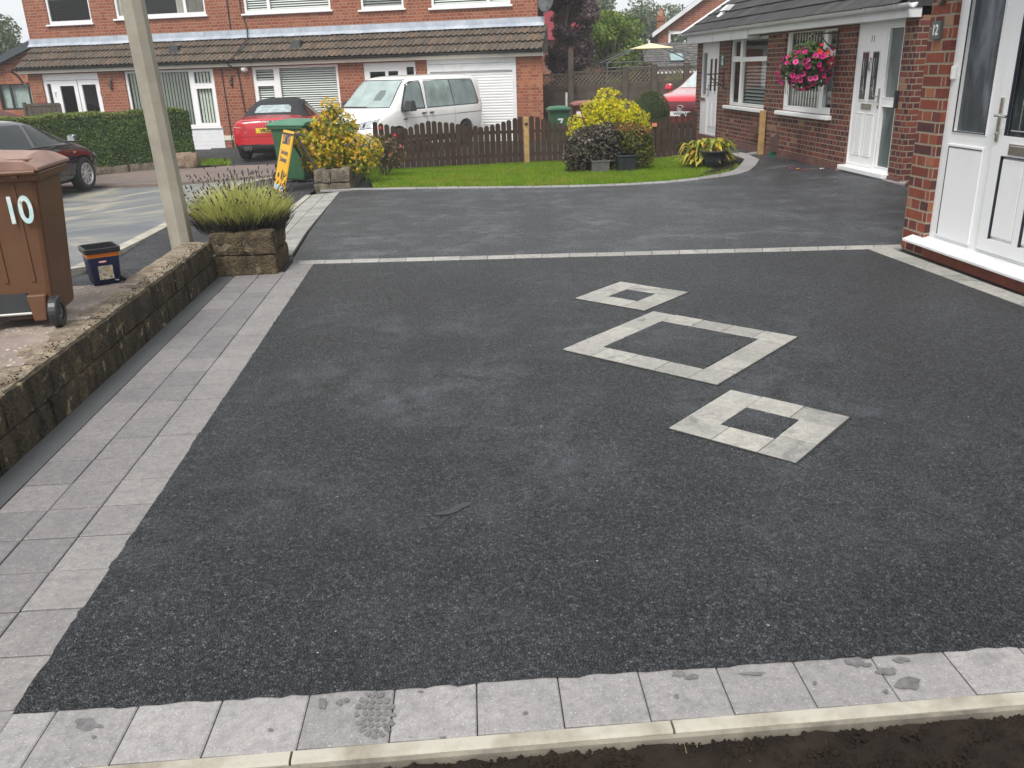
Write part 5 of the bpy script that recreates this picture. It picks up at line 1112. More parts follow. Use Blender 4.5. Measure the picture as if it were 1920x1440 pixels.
for i, (x, y) in enumerate(bx[1:5]):
    o = thing('fence_post', 'weathered back fence post ' + pl_[i], 'post', (x, y - .05, -.5), group='posts of the back fence'); MB().box(-.085, .085, -.06, .05, 0, zt[i] + .58).build('post', M_woodold, o); MB().taper(-.1, .1, -.075, .065, zt[i] + .58, -.06, .06, -.03, .03, zt[i] + .62).build('post_cap', M_woodold, o)
o = thing('tall_post', 'tall slim weathered post standing behind the golden shrub', 'post', (3.77, 26.5, -.45)); mb = MB(); mb.box(-.075, .075, -.05, .05, 0, 2.42); mb.build('post', M_woodold, o); MB().tube([(-.14, 0, 0), (-.13, 0, 1.25)], .035, 6).build('brace', M_fascia, o)

# ------------------------------------------------------------ vehicles
def decal(bvh, poly, axis, side, off, name, mat, par, step=.06, res=None, flat=None, thick=0):
    """a panel cut to an outline and laid onto a body surface.  axis 'y': outline is (x,z); axis 'x': outline is (y,z); axis 'z': (x,y)"""
    bm = bmesh.new(); bm.faces.new([bm.verts.new((a, b, 0)) for a, b in poly])
    for ax in (0, 1):
        lo = min(p[ax] for p in poly); hi = max(p[ax] for p in poly); t = lo + step
        while t < hi:
            co = [0, 0, 0]; no = [0, 0, 0]; co[ax] = t; no[ax] = 1; bmesh.ops.bisect_plane(bm, geom=bm.verts[:] + bm.edges[:] + bm.faces[:], plane_co=co, plane_no=no); t += step
    vs = []; bm.verts.index_update()
    for v in bm.verts:
        a, b = v.co.x, v.co.y
        if axis == 'y': o = Vector((a, side * 3, b)); d = Vector((0, -side, 0))
        elif axis == 'x': o = Vector((side * 6, a, b)); d = Vector((-side, 0, 0))
        else: o = Vector((a, b, 5)); d = Vector((0, 0, -1))
        h, nrm_, _, _ = bvh.ray_cast(o, d)
        if h is None:
            h, nrm_, _, _ = bvh.find_nearest(o + d * (3 - .85 if axis == 'y' else 4))
        if nrm_.dot(d) > 0: nrm_ = -nrm_
        vs.append(h + nrm_ * off)
    fs = [tuple(x.index for x in f.verts) for f in bm.faces]; bm.free()
    mb = MB(); mb.add(vs, fs); return mb.build(name, mat, par, smooth=True)
def carbody(name, st, mat, par, arches, r_arch, zax, side_mid=.55, lev=2):
    """lofted shell: stations (x, z_bottom, half_width, z_belt, roof_half_width, z_roof)"""
    mb = MB(); rows = []
    for x, zb, w, zbelt, wr, zr in st:
        pr = [(0, zb), (w * .80, zb), (w * .965, zb + .05), (w, zb + (zbelt - zb) * side_mid), (w * .985, zbelt - .02), (w * .955, zbelt + .02), (wr + (w * .955 - wr) * .12, zr - (zr - zbelt) * .16), (wr * .86, zr - .015), (wr * .45, zr + .005), (0, zr + .01)]
        row = [(x, y, z) for y, z in pr] + [(x, -y, z) for y, z in pr[-2:0:-1]]; rows.append(row)
    m = len(rows[0])
    for r_ in rows: mb.v += r_
    for j in range(len(rows) - 1):
        for i in range(m): k = (i + 1) % m; mb.f.append((j * m + i, j * m + k, (j + 1) * m + k, (j + 1) * m + i))
    # end caps as strips so the subdivision stays tidy
    for j in (0, len(rows) - 1):
        half = 9
        for i in range(half): a, b = i, i + 1; c, d = (m - i) % m, (m - i - 1) % m; q = [j * m + a, j * m + b, j * m + d, j * m + c]; q = list(dict.fromkeys(q)); mb.f.append(tuple(q))
    o = mb.build(name, mat, par, True); md = o.modifiers.new('s', 'SUBSURF'); md.levels = lev; md.render_levels = lev
    bake(o)
    bvh = BVHTree.FromPolygons([v.co.copy() for v in o.data.vertices], [tuple(p.vertices) for p in o.data.polygons])
    cuts = []
    for x in arches:
        for s in (-1, 1):
            c = MB().cyl((x, s * .52, zax), (x, s * 1.3, zax), r_arch, n=32).build('cut', None, par); md = o.modifiers.new('b', 'BOOLEAN'); md.object = c; md.operation = 'DIFFERENCE'; md.solver = 'EXACT'; cuts.append(c)
    bpy.context.view_layer.update(); bake(o, cuts)
    for p in o.data.polygons: p.use_smooth = True
    try: o.data.set_sharp_from_angle(angle=math.radians(50))
    except Exception: pass
    return o, bvh
def split(o, pred, name, mat, par):
    """move the faces that pass pred into a part of their own"""
    bm = bmesh.new(); bm.from_mesh(o.data); sel = [f for f in bm.faces if pred(f.calc_center_median())]
    nb = bm.copy(); keep = {f.index for f in sel}; nb.faces.ensure_lookup_table(); bmesh.ops.delete(nb, geom=[f for f in nb.faces if f.index not in keep], context='FACES'); bmesh.ops.delete(bm, geom=sel, context='FACES'); bm.to_mesh(o.data); bm.free()
    me = bpy.data.meshes.new(name); nb.to_mesh(me); nb.free(); me.materials.clear(); me.materials.append(mat); p = bpy.data.objects.new(name, me); COL.objects.link(p); p.parent = par
    for q in me.polygons: q.use_smooth = True
    return p
M_tyre = plain('tyre_rubber', (.018, .018, .019), .8, var=.2); M_alloy = plain('silver_alloy', (.58, .58, .59), .3, .7, .08)
M_archin = plain('wheel_arch', (.008, .008, .009), .9)
def wheel(par, x, y, z, r, w, side, spokes=9, rim=.66, mat=None):
    M = Matrix.Translation((x, y, z)) @ Matrix.Rotation(-side * PI / 2, 4, 'X'); mb = MB(); mb.lathe([(r * rim, -w / 2), (r * .93, -w / 2), (r, -w * .36), (r, w * .36), (r * .94, w / 2), (r * rim, w / 2), (r * rim, -w / 2)], n=36); o = mb.build('wheel', M_tyre, par, True, M=M)
    mb = MB(); mb.lathe([(r * rim, w * .5), (r * rim * .95, w * .52), (r * rim * .90, w * .40), (r * rim * .86, w * .1), (0, w * .05)], n=36); mb.lathe([(.06, w * .36), (.05, w * .46), (0, w * .47)], n=16)
    for i in range(spokes):
        t = 2 * PI * i / spokes; R_ = Matrix.Rotation(t, 4, 'Z'); mb.taper(.04, r * rim * .92, -.028, .028, w * .22, .04, r * rim * .93, -.024, .024, w * .42, R_)
    mb.build('rim', mat or M_alloy, o, M=M); return o
def paint(name, c, rough=.25, metal=0, var=.03): return plain(name, c, rough, metal, var, 2, coat=.9)
M_carglass = plain('car_glass', (.016, .021, .022), .04, var=.2, spec=.42); M_lens = plain('clear_lens', (.45, .47, .49), .08, .3, .3, 20); M_redlens = plain('red_lens', (.42, .010, .015), .12)
M_plateY = plain('yellow_plate', (.72, .50, .03), .4); M_plateW = plain('white_plate', (.72, .72, .70), .4)
def line(bvh, pts, side, name, par, w=.006, mat=None):
    poly = [(x, z + w) for x, z in pts] + [(x, z - w) for x, z in pts[::-1]]; return decal(bvh, poly, 'y', side, .003, name, mat or M_seal, par, .08)
# white van
vg = gz(-.4, 22.6); van = thing('white_van', 'white passenger van parked on the drive behind the picket fence', 'van', (-1.00, 23.02, vg), math.atan2(-.8, -.6)); S = .93
M_vanp = paint('white_van_paint', (.86, .85, .82), .3); M_vglass = plain('van_window', (.155, .205, .20), .06, var=.35, scale=2.2, spec=.7); M_vscreen = plain('van_windscreen', (.30, .37, .36), .06, var=.25, scale=2.0, spec=.7); M_vside = plain('van_side_window', (.235, .31, .285), .06, var=.45, scale=2.5, spec=.7)  # windscreen's pale base colour stands in for the sky it reflects
st = [(-2.50, .48, .70, 1.10, .66, 1.70), (-2.48, .40, .84, 1.12, .76, 1.88), (-2.40, .34, .93, 1.14, .80, 1.93), (-1.9, .30, .95, 1.15, .83, 1.965), (-.6, .30, .955, 1.15, .835, 1.985), (.55, .30, .955, 1.14, .83, 1.97), (.86, .30, .955, 1.14, .81, 1.92), (1.20, .30, .955, 1.14, .79, 1.66), (1.62, .30, .95, 1.12, .80, 1.28), (1.78, .30, .94, 1.06, .82, 1.17), (2.10, .28, .92, .94, .80, 1.07), (2.32, .27, .885, .80, .76, .93), (2.42, .28, .83, .66, .70, .78), (2.45, .32, .78, .56, .66, .64)]
body, bv = carbody('body', st, M_vanp, van, (-1.50, 1.50), .405, .36, .5)
sides = [('window', [(.98, 1.16), (1.26, 1.19), (.90, 1.72), (.74, 1.79), (.42, 1.80), (.36, 1.16)], M_vglass), ('window', [(.22, 1.16), (.20, 1.82), (-.88, 1.82), (-.98, 1.16)], M_vside), ('window', [(-1.02, 1.16), (-.94, 1.82), (-2.02, 1.80), (-2.22, 1.20), (-2.16, 1.16)], M_vglass)]
for sd_ in (1, -1):
    for nm, poly, mt in sides: decal(bv, poly, 'y', sd_, .005, nm, mt, van)
    g_ = .03; decal(bv, [(.24, 1.13), (.22, 1.85), (-2.05, 1.83), (-2.26, 1.20), (-2.18, 1.13)], 'y', sd_, .002, 'window_surround', plain('dark_window_surround', (.05, .055, .058), .15), van)
    decal(bv, [(1.02, 1.125), (1.33, 1.155), (.94, 1.755), (.75, 1.83), (.37, 1.84), (.31, 1.125)], 'y', sd_, .0025, 'window_rubber', M_blackpl, van)
    line(bv, [(1.15, .93), (.2, .925), (-.9, .92), (-2.35, .92)], sd_, 'side_crease', van, .006, plain('crease', (.30, .28, .28), .5)); line(bv, [(-1.12, .925), (-2.34, .925)], sd_, 'slide_rail', van, .011, M_greypl)
    for x in (.28, 1.18, -1.0): decal(bv, [(x - .004, .42), (x + .004, .42), (x + .004, 1.1), (x - .004, 1.1)], 'y', sd_, .003, 'door_gap', M_greypl, van)
    for x in (.42, .08): mb = MB(); mb.box(x - .075, x + .075, .93, .985, 1.005, 1.035); mb.build('door_handle', M_blackpl, van, M=Matrix.Identity(4) if sd_ > 0 else Matrix.Diagonal((1, -1, 1, 1)), bevel=.008)
    mb = MB(); mb.taper(1.02, 1.30, .93, 1.22, 1.10, 1.06, 1.24, 1.0, 1.19, 1.36); mb.box(1.05, 1.35, .90, 1.05, 1.10, 1.16); mb.build('mirror', M_blackpl, van, bevel=.045, M=Matrix.Identity(4) if sd_ > 0 else Matrix.Diagonal((1, -1, 1, 1)))
    mb = MB(); mb.taper(1.14, 1.30, .955, .975, .895, 1.14, 1.26, .955, .965, .93); mb.build('indicator', M_blackpl, van, M=Matrix.Identity(4) if sd_ > 0 else Matrix.Diagonal((1, -1, 1, 1)))
decal(bv, [(-.80, 1.22), (.80, 1.22), (.66, 1.85), (-.66, 1.85)], 'x', 1, .006, 'windscreen', M_vscreen, van); decal(bv, [(-.82, 1.20), (.82, 1.20), (.68, 1.875), (-.68, 1.875)], 'x', 1, .003, 'windscreen_seal', M_blackpl, van)
decal(bv, [(-.80, 1.215), (.1, 1.215), (.12, 1.235), (-.80, 1.235)], 'x', 1, .012, 'wiper', M_blackpl, van); decal(bv, [(.18, 1.38), (.42, 1.38), (.45, 1.52), (.40, 1.62), (.22, 1.62), (.17, 1.52)], 'x', 1, .009, 'headrest', plain('dim_headrest', (.13, .16, .165), .3), van)
for s in (1, -1):
    decal(bv, [(s * .47, .73), (s * .80, .77), (s * .875, .90), (s * .85, .945), (s * .45, .865)], 'x', 1, .006, 'headlight', M_lens, van); decal(bv, [(s * .45, .715), (s * .82, .755), (s * .90, .90), (s * .86, .96), (s * .43, .88)], 'x', 1, .003, 'headlight_surround', M_blackpl, van)
    decal(bv, [(s * .52, .76), (s * .58, .765), (s * .60, .87), (s * .52, .85)], 'x', 1, .009, 'lamp', M_blackpl, van)
    decal(bv, [(-2.47, .95), (-2.40, .95), (-2.40, 1.25), (-2.47, 1.25)], 'y', s, .008, 'tail_light', M_redlens, van)
decal(bv, [(-.42, .71), (.42, .71), (.42, .86), (-.42, .86)], 'x', 1, .004, 'grille', M_blackpl, van)
for z in (.755, .80): decal(bv, [(-.42, z), (.42, z), (.42, z + .010), (-.42, z + .010)], 'x', 1, .008, 'grille_bar', M_chrome, van)
decal(bv, [(-.30, .50), (.30, .50), (.30, .61), (-.30, .61)], 'x', 1, .010, 'number_plate', M_plateW, van)
for x in (-1.5, 1.5):
    for s in (1, -1): wheel(van, x, s * .84, .345, .335, .22, s, 8, .62, M_greypl)
MB().box(-2.1, 2.1, -.5, .5, .22, .5).build('underbody', M_archin, van); van.scale = (S, S, S)

def bodyline(bvh, rows, par): pass
# red convertible seen from behind
rg = gz(-4.3, 22); rc = thing('red_convertible', 'red convertible with a black fabric roof parked in front of the far house', 'car', (-4.20, 23.55, rg), PI / 2 - .03)
M_redp = paint('red_car_paint', (.48, .008, .018), .22); M_soft = plain('black_fabric_roof', (.020, .021, .023), .9, var=.3, scale=30)
st = [(-2.11, .36, .60, .62, .50, .76), (-2.09, .26, .78, .74, .64, .93), (-2.0, .22, .86, .80, .74, .985), (-1.65, .20, .885, .86, .72, 1.01), (-1.42, .20, .89, .90, .69, 1.03), (-1.15, .19, .89, .91, .62, 1.16), (-.75, .19, .89, .92, .56, 1.36), (-.25, .19, .89, .92, .55, 1.41), (.2, .19, .89, .91, .56, 1.385), (.55, .19, .885, .90, .60, 1.22), (.95, .19, .88, .88, .70, .99), (1.4, .19, .87, .80, .70, .90), (1.85, .2, .83, .70, .64, .78), (2.06, .24, .70, .58, .54, .64), (2.1, .3, .60, .50, .46, .54)]
cb, bv = carbody('body', st, M_redp, rc, (-1.30, 1.29), .355, .315)
split(cb, lambda p: p.z > .965 + .03 * (p.x + 1.4) and -1.50 < p.x < .42, 'soft_top', M_soft, rc); split(cb, lambda p: p.z < .40 and p.x < -1.7, 'rear_bumper_base', M_blackpl, rc)
bx_ = lambda poly, off_, n_, m_: decal(bv, poly, "x", -1, off_, n_, m_, rc, .05)
bx_([(-.44, 1.085), (.44, 1.085), (.42, 1.20), (.34, 1.25), (-.34, 1.25), (-.42, 1.20)], .006, 'rear_window', plain('pale_rear_window', (.30, .36, .37), .08, var=.3, scale=8))
for s in (1, -1):
    bx_([(s * .84, .76), (s * .52, .735), (s * .50, .78), (s * .56, .885), (s * .83, .90)], .006, 'tail_light', M_redlens); bx_([(s * .80, .80), (s * .62, .79), (s * .62, .80), (s * .80, .81)], .010, 'light_bar', M_lens)
    decal(bv, [(-1.05, .96), (-.5, .96), (-.45, 1.25), (-.8, 1.2)], 'y', s, .008, 'side_window', M_carglass, rc); decal(bv, [(-.42, .96), (.6, .96), (.25, 1.27), (-.40, 1.28)], 'y', s, .008, 'side_window', M_carglass, rc)
    mb = MB(); mb.taper(.42, .56, .92, 1.10, .92, .44, .54, .93, 1.08, 1.05); mb.build('mirror', M_redp, rc, M=Matrix.Diagonal((1, s, 1, 1)), bevel=.03)
bx_([(-.27, .66), (.27, .66), (.27, .775), (-.27, .775)], .008, 'number_plate', M_plateY); text('VK02', .115, M_seal, rc, frame((-2.128, .03, .715), (0, -1, 0), (0, 0, 1)), 'number', .002, 1.1, .003)
bx_([(-.60, .93), (.60, .93), (.60, .938), (-.60, .938)], .006, 'boot_gap', M_seal); bx_([(-.85, .58), (.85, .58), (.85, .588), (-.85, .588)], .005, 'bumper_gap', plain('dark_red_gap', (.15, .003, .006), .5))
mb = MB()
for i in range(4):
    c = .095 - .0633 * i; mb.tube([(-2.085, c + .045 * math.cos(t), .895 + .045 * math.sin(t)) for t in np.linspace(0, 2 * PI, 17)], .006, 5)
mb.build('ring_emblem', M_chrome, rc); text('A3', .06, M_chrome, rc, frame((-2.118, .52, .68), (0, -1, 0), (0, 0, 1)), 'lettering', .002)
mb = MB()
for y in (.46, .56): mb.cyl((-2.12, y, .315), (-1.9, y, .315), .042, n=14)
mb.build('exhaust', M_chrome, rc); mb = MB(); mb.cyl((-2.121, .46, .315), (-2.123, .46, .315), .034, n=14).cyl((-2.121, .56, .315), (-2.123, .56, .315), .034, n=14); mb.build('exhaust_mouth', M_archin, rc)
for x in (-1.30, 1.29):
    for s in (1, -1): wheel(rc, x, s * .775, .315, .315, .21, s, 10)
MB().box(-1.9, 1.8, -.5, .5, .18, .45).build('underbody', M_archin, rc)
# black hatchback
bg = gz(-7.6, 17.2); bc = thing('black_hatchback', 'black hatchback parked at the kerb in front of the hedge', 'car', (-8.20, 16.62, bg), PI / 2 - math.radians(8))
M_blkp = paint('black_car_paint', (.006, .007, .011), .12); M_pillar = plain('dark_pillar', (.02, .02, .022), .3)
st = [(-2.12, .4, .62, .70, .50, .95), (-2.08, .28, .80, .80, .60, 1.12), (-1.95, .22, .86, .86, .60, 1.24), (-1.55, .19, .89, .92, .58, 1.37), (-.9, .18, .895, .93, .58, 1.43), (-.2, .18, .895, .92, .585, 1.44), (.3, .18, .895, .91, .59, 1.37), (.75, .18, .89, .90, .64, 1.16), (1.10, .18, .885, .875, .71, .985), (1.45, .18, .875, .80, .71, .91), (1.85, .19, .84, .70, .66, .80), (2.06, .22, .72, .60, .56, .68), (2.12, .3, .6, .5, .46, .56)]
cb, bv = carbody('body', st, M_blkp, bc, (-1.29, 1.29), .365, .315)
for s in (1, -1):
    decal(bv, [(.86, .955), (.36, 1.29), (-.02, 1.335), (-.14, .955)], 'y', s, .005, 'front_window', M_carglass, bc); decal(bv, [(-.26, .955), (-.12, 1.34), (-.85, 1.335), (-1.0, 1.25), (-1.06, .955)], 'y', s, .005, 'rear_window', M_carglass, bc); decal(bv, [(-1.14, .97), (-1.10, 1.27), (-1.6, 1.22), (-1.72, 1.05)], 'y', s, .005, 'quarter_window', M_carglass, bc)
    for x in (-.20, .80, -1.1): decal(bv, [(x - .004, .30), (x + .004, .30), (x + .004, .93), (x - .004, .93)], 'y', s, .003, 'door_gap', M_seal, bc)
    for x in (-.02, -.92): MB().box(x - .09, x + .09, .885, .925, .765, .795).build('door_handle', M_blkp, bc, M=Matrix.Diagonal((1, s, 1, 1)), bevel=.01)
    line(bv, [(1.0, .45), (-1.0, .45)], s, 'sill_line', bc, .006, M_pillar)
    mb = MB(); mb.taper(.70, .84, .93, 1.13, .96, .72, .82, .95, 1.10, 1.10); o = mb.build('mirror', M_blkp, bc, M=Matrix.Diagonal((1, s, 1, 1)), bevel=.03); MB().quad((.715, .965, .985), (.715, 1.10, .985), (.722, 1.08, 1.08), (.722, .97, 1.08)).build('mirror_glass', M_lens, o, M=Matrix.Translation((-.012, 0, 0)) @ Matrix.Diagonal((1, s, 1, 1)))
    decal(bv, [(.96, .74), (1.04, .74), (1.04, .775), (.96, .775)], 'y', s, .006, 'indicator', M_lens, bc)
    for x in (-1.29, 1.29): wheel(bc, x, s * .785, .315, .318, .21, s, 9)
    decal(bv, [(2.05, .58), (1.78, .70), (1.70, .68), (1.92, .56)], 'y', s, .006, 'headlight', M_lens, bc)
decal(bv, [(-.60, .99), (.60, .99), (.50, 1.30), (-.50, 1.30)], 'x', 1, .006, 'windscreen', M_carglass, bc); decal(bv, [(-.58, .98), (.58, .98), (.48, 1.22), (-.48, 1.22)], 'x', -1, .006, 'tailgate_window', M_carglass, bc)
MB().box(-1.9, 1.8, -.5, .5, .17, .45).build('underbody', M_archin, bc)
# red car beyond the fence
A_ = math.radians(37); rs = thing('red_crossover_car', 'red crossover car beyond the fence beside the bungalow', 'car', (5.78 + 2.2 * math.sin(A_), 21.5 + 2.2 * math.cos(A_), -.20), math.atan2(-math.cos(A_), -math.sin(A_)))
st = [(-2.2, .45, .70, .8, .6, 1.2), (-2.1, .3, .88, .95, .62, 1.42), (-1.5, .26, .92, 1.02, .62, 1.58), (-.5, .25, .925, 1.03, .63, 1.63), (-.2, .25, .92, 1.02, .63, 1.56), (.25, .25, .92, 1.01, .68, 1.32), (.65, .25, .91, .99, .74, 1.10), (1.3, .25, .90, .95, .76, 1.04), (1.95, .25, .87, .84, .70, .98), (2.12, .27, .80, .74, .66, .88), (2.2, .32, .74, .62, .60, .70)]
M_redp2 = paint('bright_red_paint', (.52, .010, .03), .18); cb, bv = carbody('body', st, M_redp2, rs, (-1.35, 1.35), .39, .36)
decal(bv, [(-.66, 1.12), (.66, 1.12), (.55, 1.50), (-.55, 1.50)], 'x', 1, .006, 'windscreen', plain('pale_windscreen', (.42, .47, .48), .08, var=.2), rs)
decal(bv, [(-.52, .50), (.52, .50), (.60, .78), (.45, .84), (-.45, .84), (-.60, .78)], 'x', 1, .005, 'grille', plain('dark_red_grille', (.10, .006, .012), .3), rs)
for s in (1, -1):
    decal(bv, [(s * .50, .82), (s * .82, .86), (s * .84, .90), (s * .50, .855)], 'x', 1, .007, 'headlight', M_carglass, rs); decal(bv, [(.55, 1.06), (-.1, 1.44), (-.7, 1.50), (-.7, 1.06)], 'y', s, .006, 'side_window', M_carglass, rs)
    mb = MB(); mb.taper(.30, .48, .98, 1.20, 1.06, .33, .46, 1.0, 1.16, 1.22); mb.build('mirror', M_redp2, rs, M=Matrix.Diagonal((1, s, 1, 1)), bevel=.04)
    for x in (-1.35, 1.35): wheel(rs, x, s * .80, .36, .355, .22, s, 10)
xm = 2.225; mb = MB(); mb.tube([(xm, .085 * math.cos(t), .69 + .065 * math.sin(t)) for t in np.linspace(0, 2 * PI, 21)], .010, 6); mb.tube([(xm, -.075, .71), (xm, -.03, .68), (xm, 0, .655), (xm, .03, .68), (xm, .075, .71)], .010, 6); mb.build('oval_emblem', M_chrome, rs)
MB().box(2.215, 2.23, -.26, .26, .50, .61).build('number_plate', M_plateW, rs); text('WD24 F', .085, M_seal, rs, frame((2.231, 0, .555), (0, 1, 0), (0, 0, 1)), 'number', .002, 1.1, .003)
MB().box(-1.9, 1.9, -.5, .5, .2, .5).build('underbody', M_archin, rs)
# ------------------------------------------------------------ plants
def stems(mb, base, tips, r0=.02, r1=.006, n=5, bend=.15, seed=0):
    rr = random.Random(seed); base = Vector(base)
    for t in tips:
        t = Vector(t); m = base.lerp(t, .5) + Vector((rr.uniform(-bend, bend), rr.uniform(-bend, bend), rr.uniform(0, bend))) * (t - base).length; pts = []
        for k in range(6): q = k / 5; pts.append((1 - q) ** 2 * base + 2 * q * (1 - q) * m + q * q * t)
        mb.tube(pts, [r0 + (r1 - r0) * k / 5 for k in range(6)], n)
    return mb
M_bark = soiled('grey_brown_bark', (.085, .065, .05), (.14, .115, .09), .9, 8, .4, .7, .2, .6)
# lawn grass
r = np.random.default_rng(31); lx = np.array([p[0] for p in lawn]); ly = np.array([p[1] for p in lawn])
def inside(x, y, poly):
    c = np.zeros(len(x), bool); j = len(poly) - 1
    for i in range(len(poly)):
        xi, yi = poly[i]; xj, yj = poly[j]; k = ((yi > y) != (yj > y)) & (x < (xj - xi) * (y - yi) / (yj - yi + 1e-12) + xi); c ^= k; j = i
    return c
earth = [tuple(map(float, p)) for p in GG([(1300, 334), (1345, 326.5), (1375, 319), (1384, 312), (1394, 299), (1372, 293), (1350, 300), (1330, 318)])]
X = r.uniform(lx.min(), lx.max(), 130000); Y = r.uniform(ly.min(), ly.max(), 130000); k = inside(X, Y, lawn) & (~inside(X + r.normal(0, .05, len(X)), Y + r.normal(0, .05, len(X)), earth) | (r.random(len(X)) < .02)); X, Y = X[k], Y[k]
Z = np.array([gz(a, b) for a, b in zip(X, Y)]) + .005
blades('lawn', np.stack([X, Y, Z], 1), M_grass, h=(.025, .07), w=.0045, lean=.9, seed=5, kind='stuff')
pts = np.array([[*G(u, v), 0] for u, v in zip(r.uniform(378, 432, 400), r.uniform(303, 311, 400))]); pts = np.array([[a, b, gz(a, b) + .01] for a, b, _ in pts]); blades('verge_grass', pts, M_grass, h=(.05, .14), w=.02, lean=.8, seed=6, kind='stuff')
drape('verge', GG([(372, 312), (378, 303), (432, 303), (436, 308)]), .016, M_turf)
# golden maple by the road
mp = thing('golden_maple', 'yellow-gold maple shrub spilling over the long stone planter', 'shrub', (-1.83, 14.35, -.02))
mb = MB(); tips = [(.05 + .45 * math.cos(t), .35 * math.sin(t), .55 + .25 * math.sin(3 * t)) for t in np.linspace(0, 6, 9)] + [(.05, 0, 1.05), (-.1, .1, .9), (.15, -.1, .85)]; stems(mb, (0, 0, .0), tips, .028, .006, seed=3); mb.build('branches', M_bark, mp)
M_mapY = leaf_mat('golden_maple_leaf', [(0, (.28, .28, .015)), (.25, (.50, .42, .02)), (.55, (.76, .55, .03)), (.8, (.80, .50, .05)), (1, (.66, .30, .09))], .5, .4); M_mapG = leaf_mat('green_maple_leaf', [(0, (.05, .10, .018)), (.5, (.12, .19, .025)), (1, (.26, .30, .035))], .5, .3)
cl = [(.0, 0, .48, .52, .42, .28), (.05, 0, .78, .38, .34, .26), (.02, 0, 1.04, .20, .20, .20), (-.42, -.05, .60, .24, .24, .16), (.45, 0, .42, .34, .3, .24), (.35, -.15, .22, .35, .25, .18), (-.2, -.2, .28, .34, .25, .2)]
leaves('leaves', cl, 2300, .058, M_mapY, mp, 'star', .75, .4, 41)
leaves('green_leaves', [(c[0], c[1], c[2] - .06, c[3] * .86, c[4] * .86, c[5] * .86) for c in cl], 2600, .055, M_mapG, mp, 'star', .35, .3, 42)
# the rose beside it
rs_ = thing('rose_bush', 'thin brownish rose bush with a few red buds at the end of the fence', 'shrub', (-1.12, 15.6, gz(-1.1, 15.6)))
mb = MB(); stems(mb, (0, 0, 0), [(.28 * math.cos(t), .2 * math.sin(t), .52 + .2 * math.sin(2.3 * t)) for t in np.linspace(0, 6, 11)], .012, .004, bend=.25, seed=5); mb.build('stems', M_bark, rs_)
leaves('leaves', [(0, 0, .50, .30, .25, .24), (.16, 0, .34, .26, .2, .16), (-.12, 0, .62, .2, .2, .14)], 620, .030, leaf_mat('rose_leaf', [(0, (.07, .075, .03)), (.5, (.15, .115, .06)), (1, (.24, .15, .09))]), rs_, 'round', seed=51)
mb = MB()
for p in ((.22, -.1, .72), (.30, 0, .52), (-.02, -.1, .85), (.12, -.15, .40)): mb.lathe([(0, -.03), (.022, -.012), (.026, .008), (.012, .03), (0, .032)], p, 8)
mb.build('buds', mrd, rs_, True)
pts = np.array([[-1.36 + r.normal(0, .12), 16.0 + r.normal(0, .3), gz(-1.3, 16)] for _ in range(260)]); o = blades('grass_tuft', pts, M_grass, h=(.10, .34), w=.007, lean=1.0, seed=8); tag(o, 'tuft of long grass at the foot of the rose bush', 'grass', kind='stuff')
# group on the lawn: golden acer over a dark shrub, a conifer, and their tubs
def at_px(u, v, Y): q = atY(u, v, Y); return (float(q[0]), Y, float(q[2]))
ga = thing('golden_acer', 'bright lemon-yellow maple spreading over the dark bush on the lawn', 'shrub', (2.86, 15.5, gz(2.86, 15.5)))
zb = gz(2.86, 15.5); mb = MB(); stems(mb, (0, 0, 0), [(.5 * math.cos(t), .3 * math.sin(t), .95 + .2 * math.sin(2 * t)) for t in np.linspace(0, 6, 10)] + [(0, 0, 1.3)], .035, .007, seed=9); mb.build('branches', M_bark, ga)
cl = [(0, 0, 1.22, .24, .24, .17), (-.12, 0, 1.05, .36, .3, .17), (.18, 0, 1.02, .38, .3, .18), (-.42, -.05, .82, .30, .28, .17), (.02, -.1, .86, .42, .3, .18), (.45, 0, .86, .30, .26, .17), (-.55, -.1, .66, .2, .2, .12), (.62, 0, .72, .16, .18, .12), (.66, -.1, .44, .10, .12, .09)]
leaves('leaves', cl, 2900, .044, leaf_mat('lemon_maple_leaf', [(0, (.46, .48, .012)), (.35, (.72, .68, .015)), (.75, (.86, .74, .025)), (1, (.74, .52, .03))], .5, .45), ga, 'star', .75, .5, 61)
leaves('inner_leaves', [(c[0], c[1] + .05, c[2] - .10, c[3] * .8, c[4] * .8, c[5] * .8) for c in cl], 1300, .044, M_mapG, ga, 'star', .3, .3, 62)
ds_ = thing('dark_shrub', 'dark bronze-leaved bush on the lawn below the golden maple', 'shrub', (2.52, 15.05, gz(2.5, 15.05)))
mb = MB(); stems(mb, (0, 0, 0), [(.45 * math.cos(t), .3 * math.sin(t), .45 + .25 * math.sin(2.2 * t)) for t in np.linspace(0, 6, 12)], .025, .006, bend=.3, seed=10); mb.build('branches', M_bark, ds_)
cl = [(0, 0, .50, .42, .36, .28), (-.22, -.08, .30, .32, .28, .22), (.26, -.02, .58, .32, .28, .24), (.12, -.12, .28, .34, .25, .2), (-.30, -.1, .10, .2, .2, .12), (.34, .0, .34, .22, .22, .2)]
leaves('leaves', cl, 6200, .026, leaf_mat('bronze_leaf', [(0, (.028, .022, .02)), (.5, (.065, .052, .042)), (.85, (.12, .10, .075)), (1, (.17, .15, .11))], .35, .12), ds_, 'round', .6, .3, 71)
cs = thing('mixed_conifer', 'olive and rust coloured feathery shrub in the right of the lawn group', 'shrub', (3.25, 15.0, gz(3.25, 15.0)))
mb = MB(); stems(mb, (0, 0, 0), [(.25 * math.cos(t), .2 * math.sin(t), .5) for t in np.linspace(0, 6, 7)], .03, .008, seed=12); mb.build('branches', M_bark, cs)
cl = [(0, 0, .52, .30, .28, .22), (.10, 0, .34, .24, .24, .2), (-.1, -.05, .66, .26, .22, .12), (.14, -.05, .18, .16, .18, .12)]
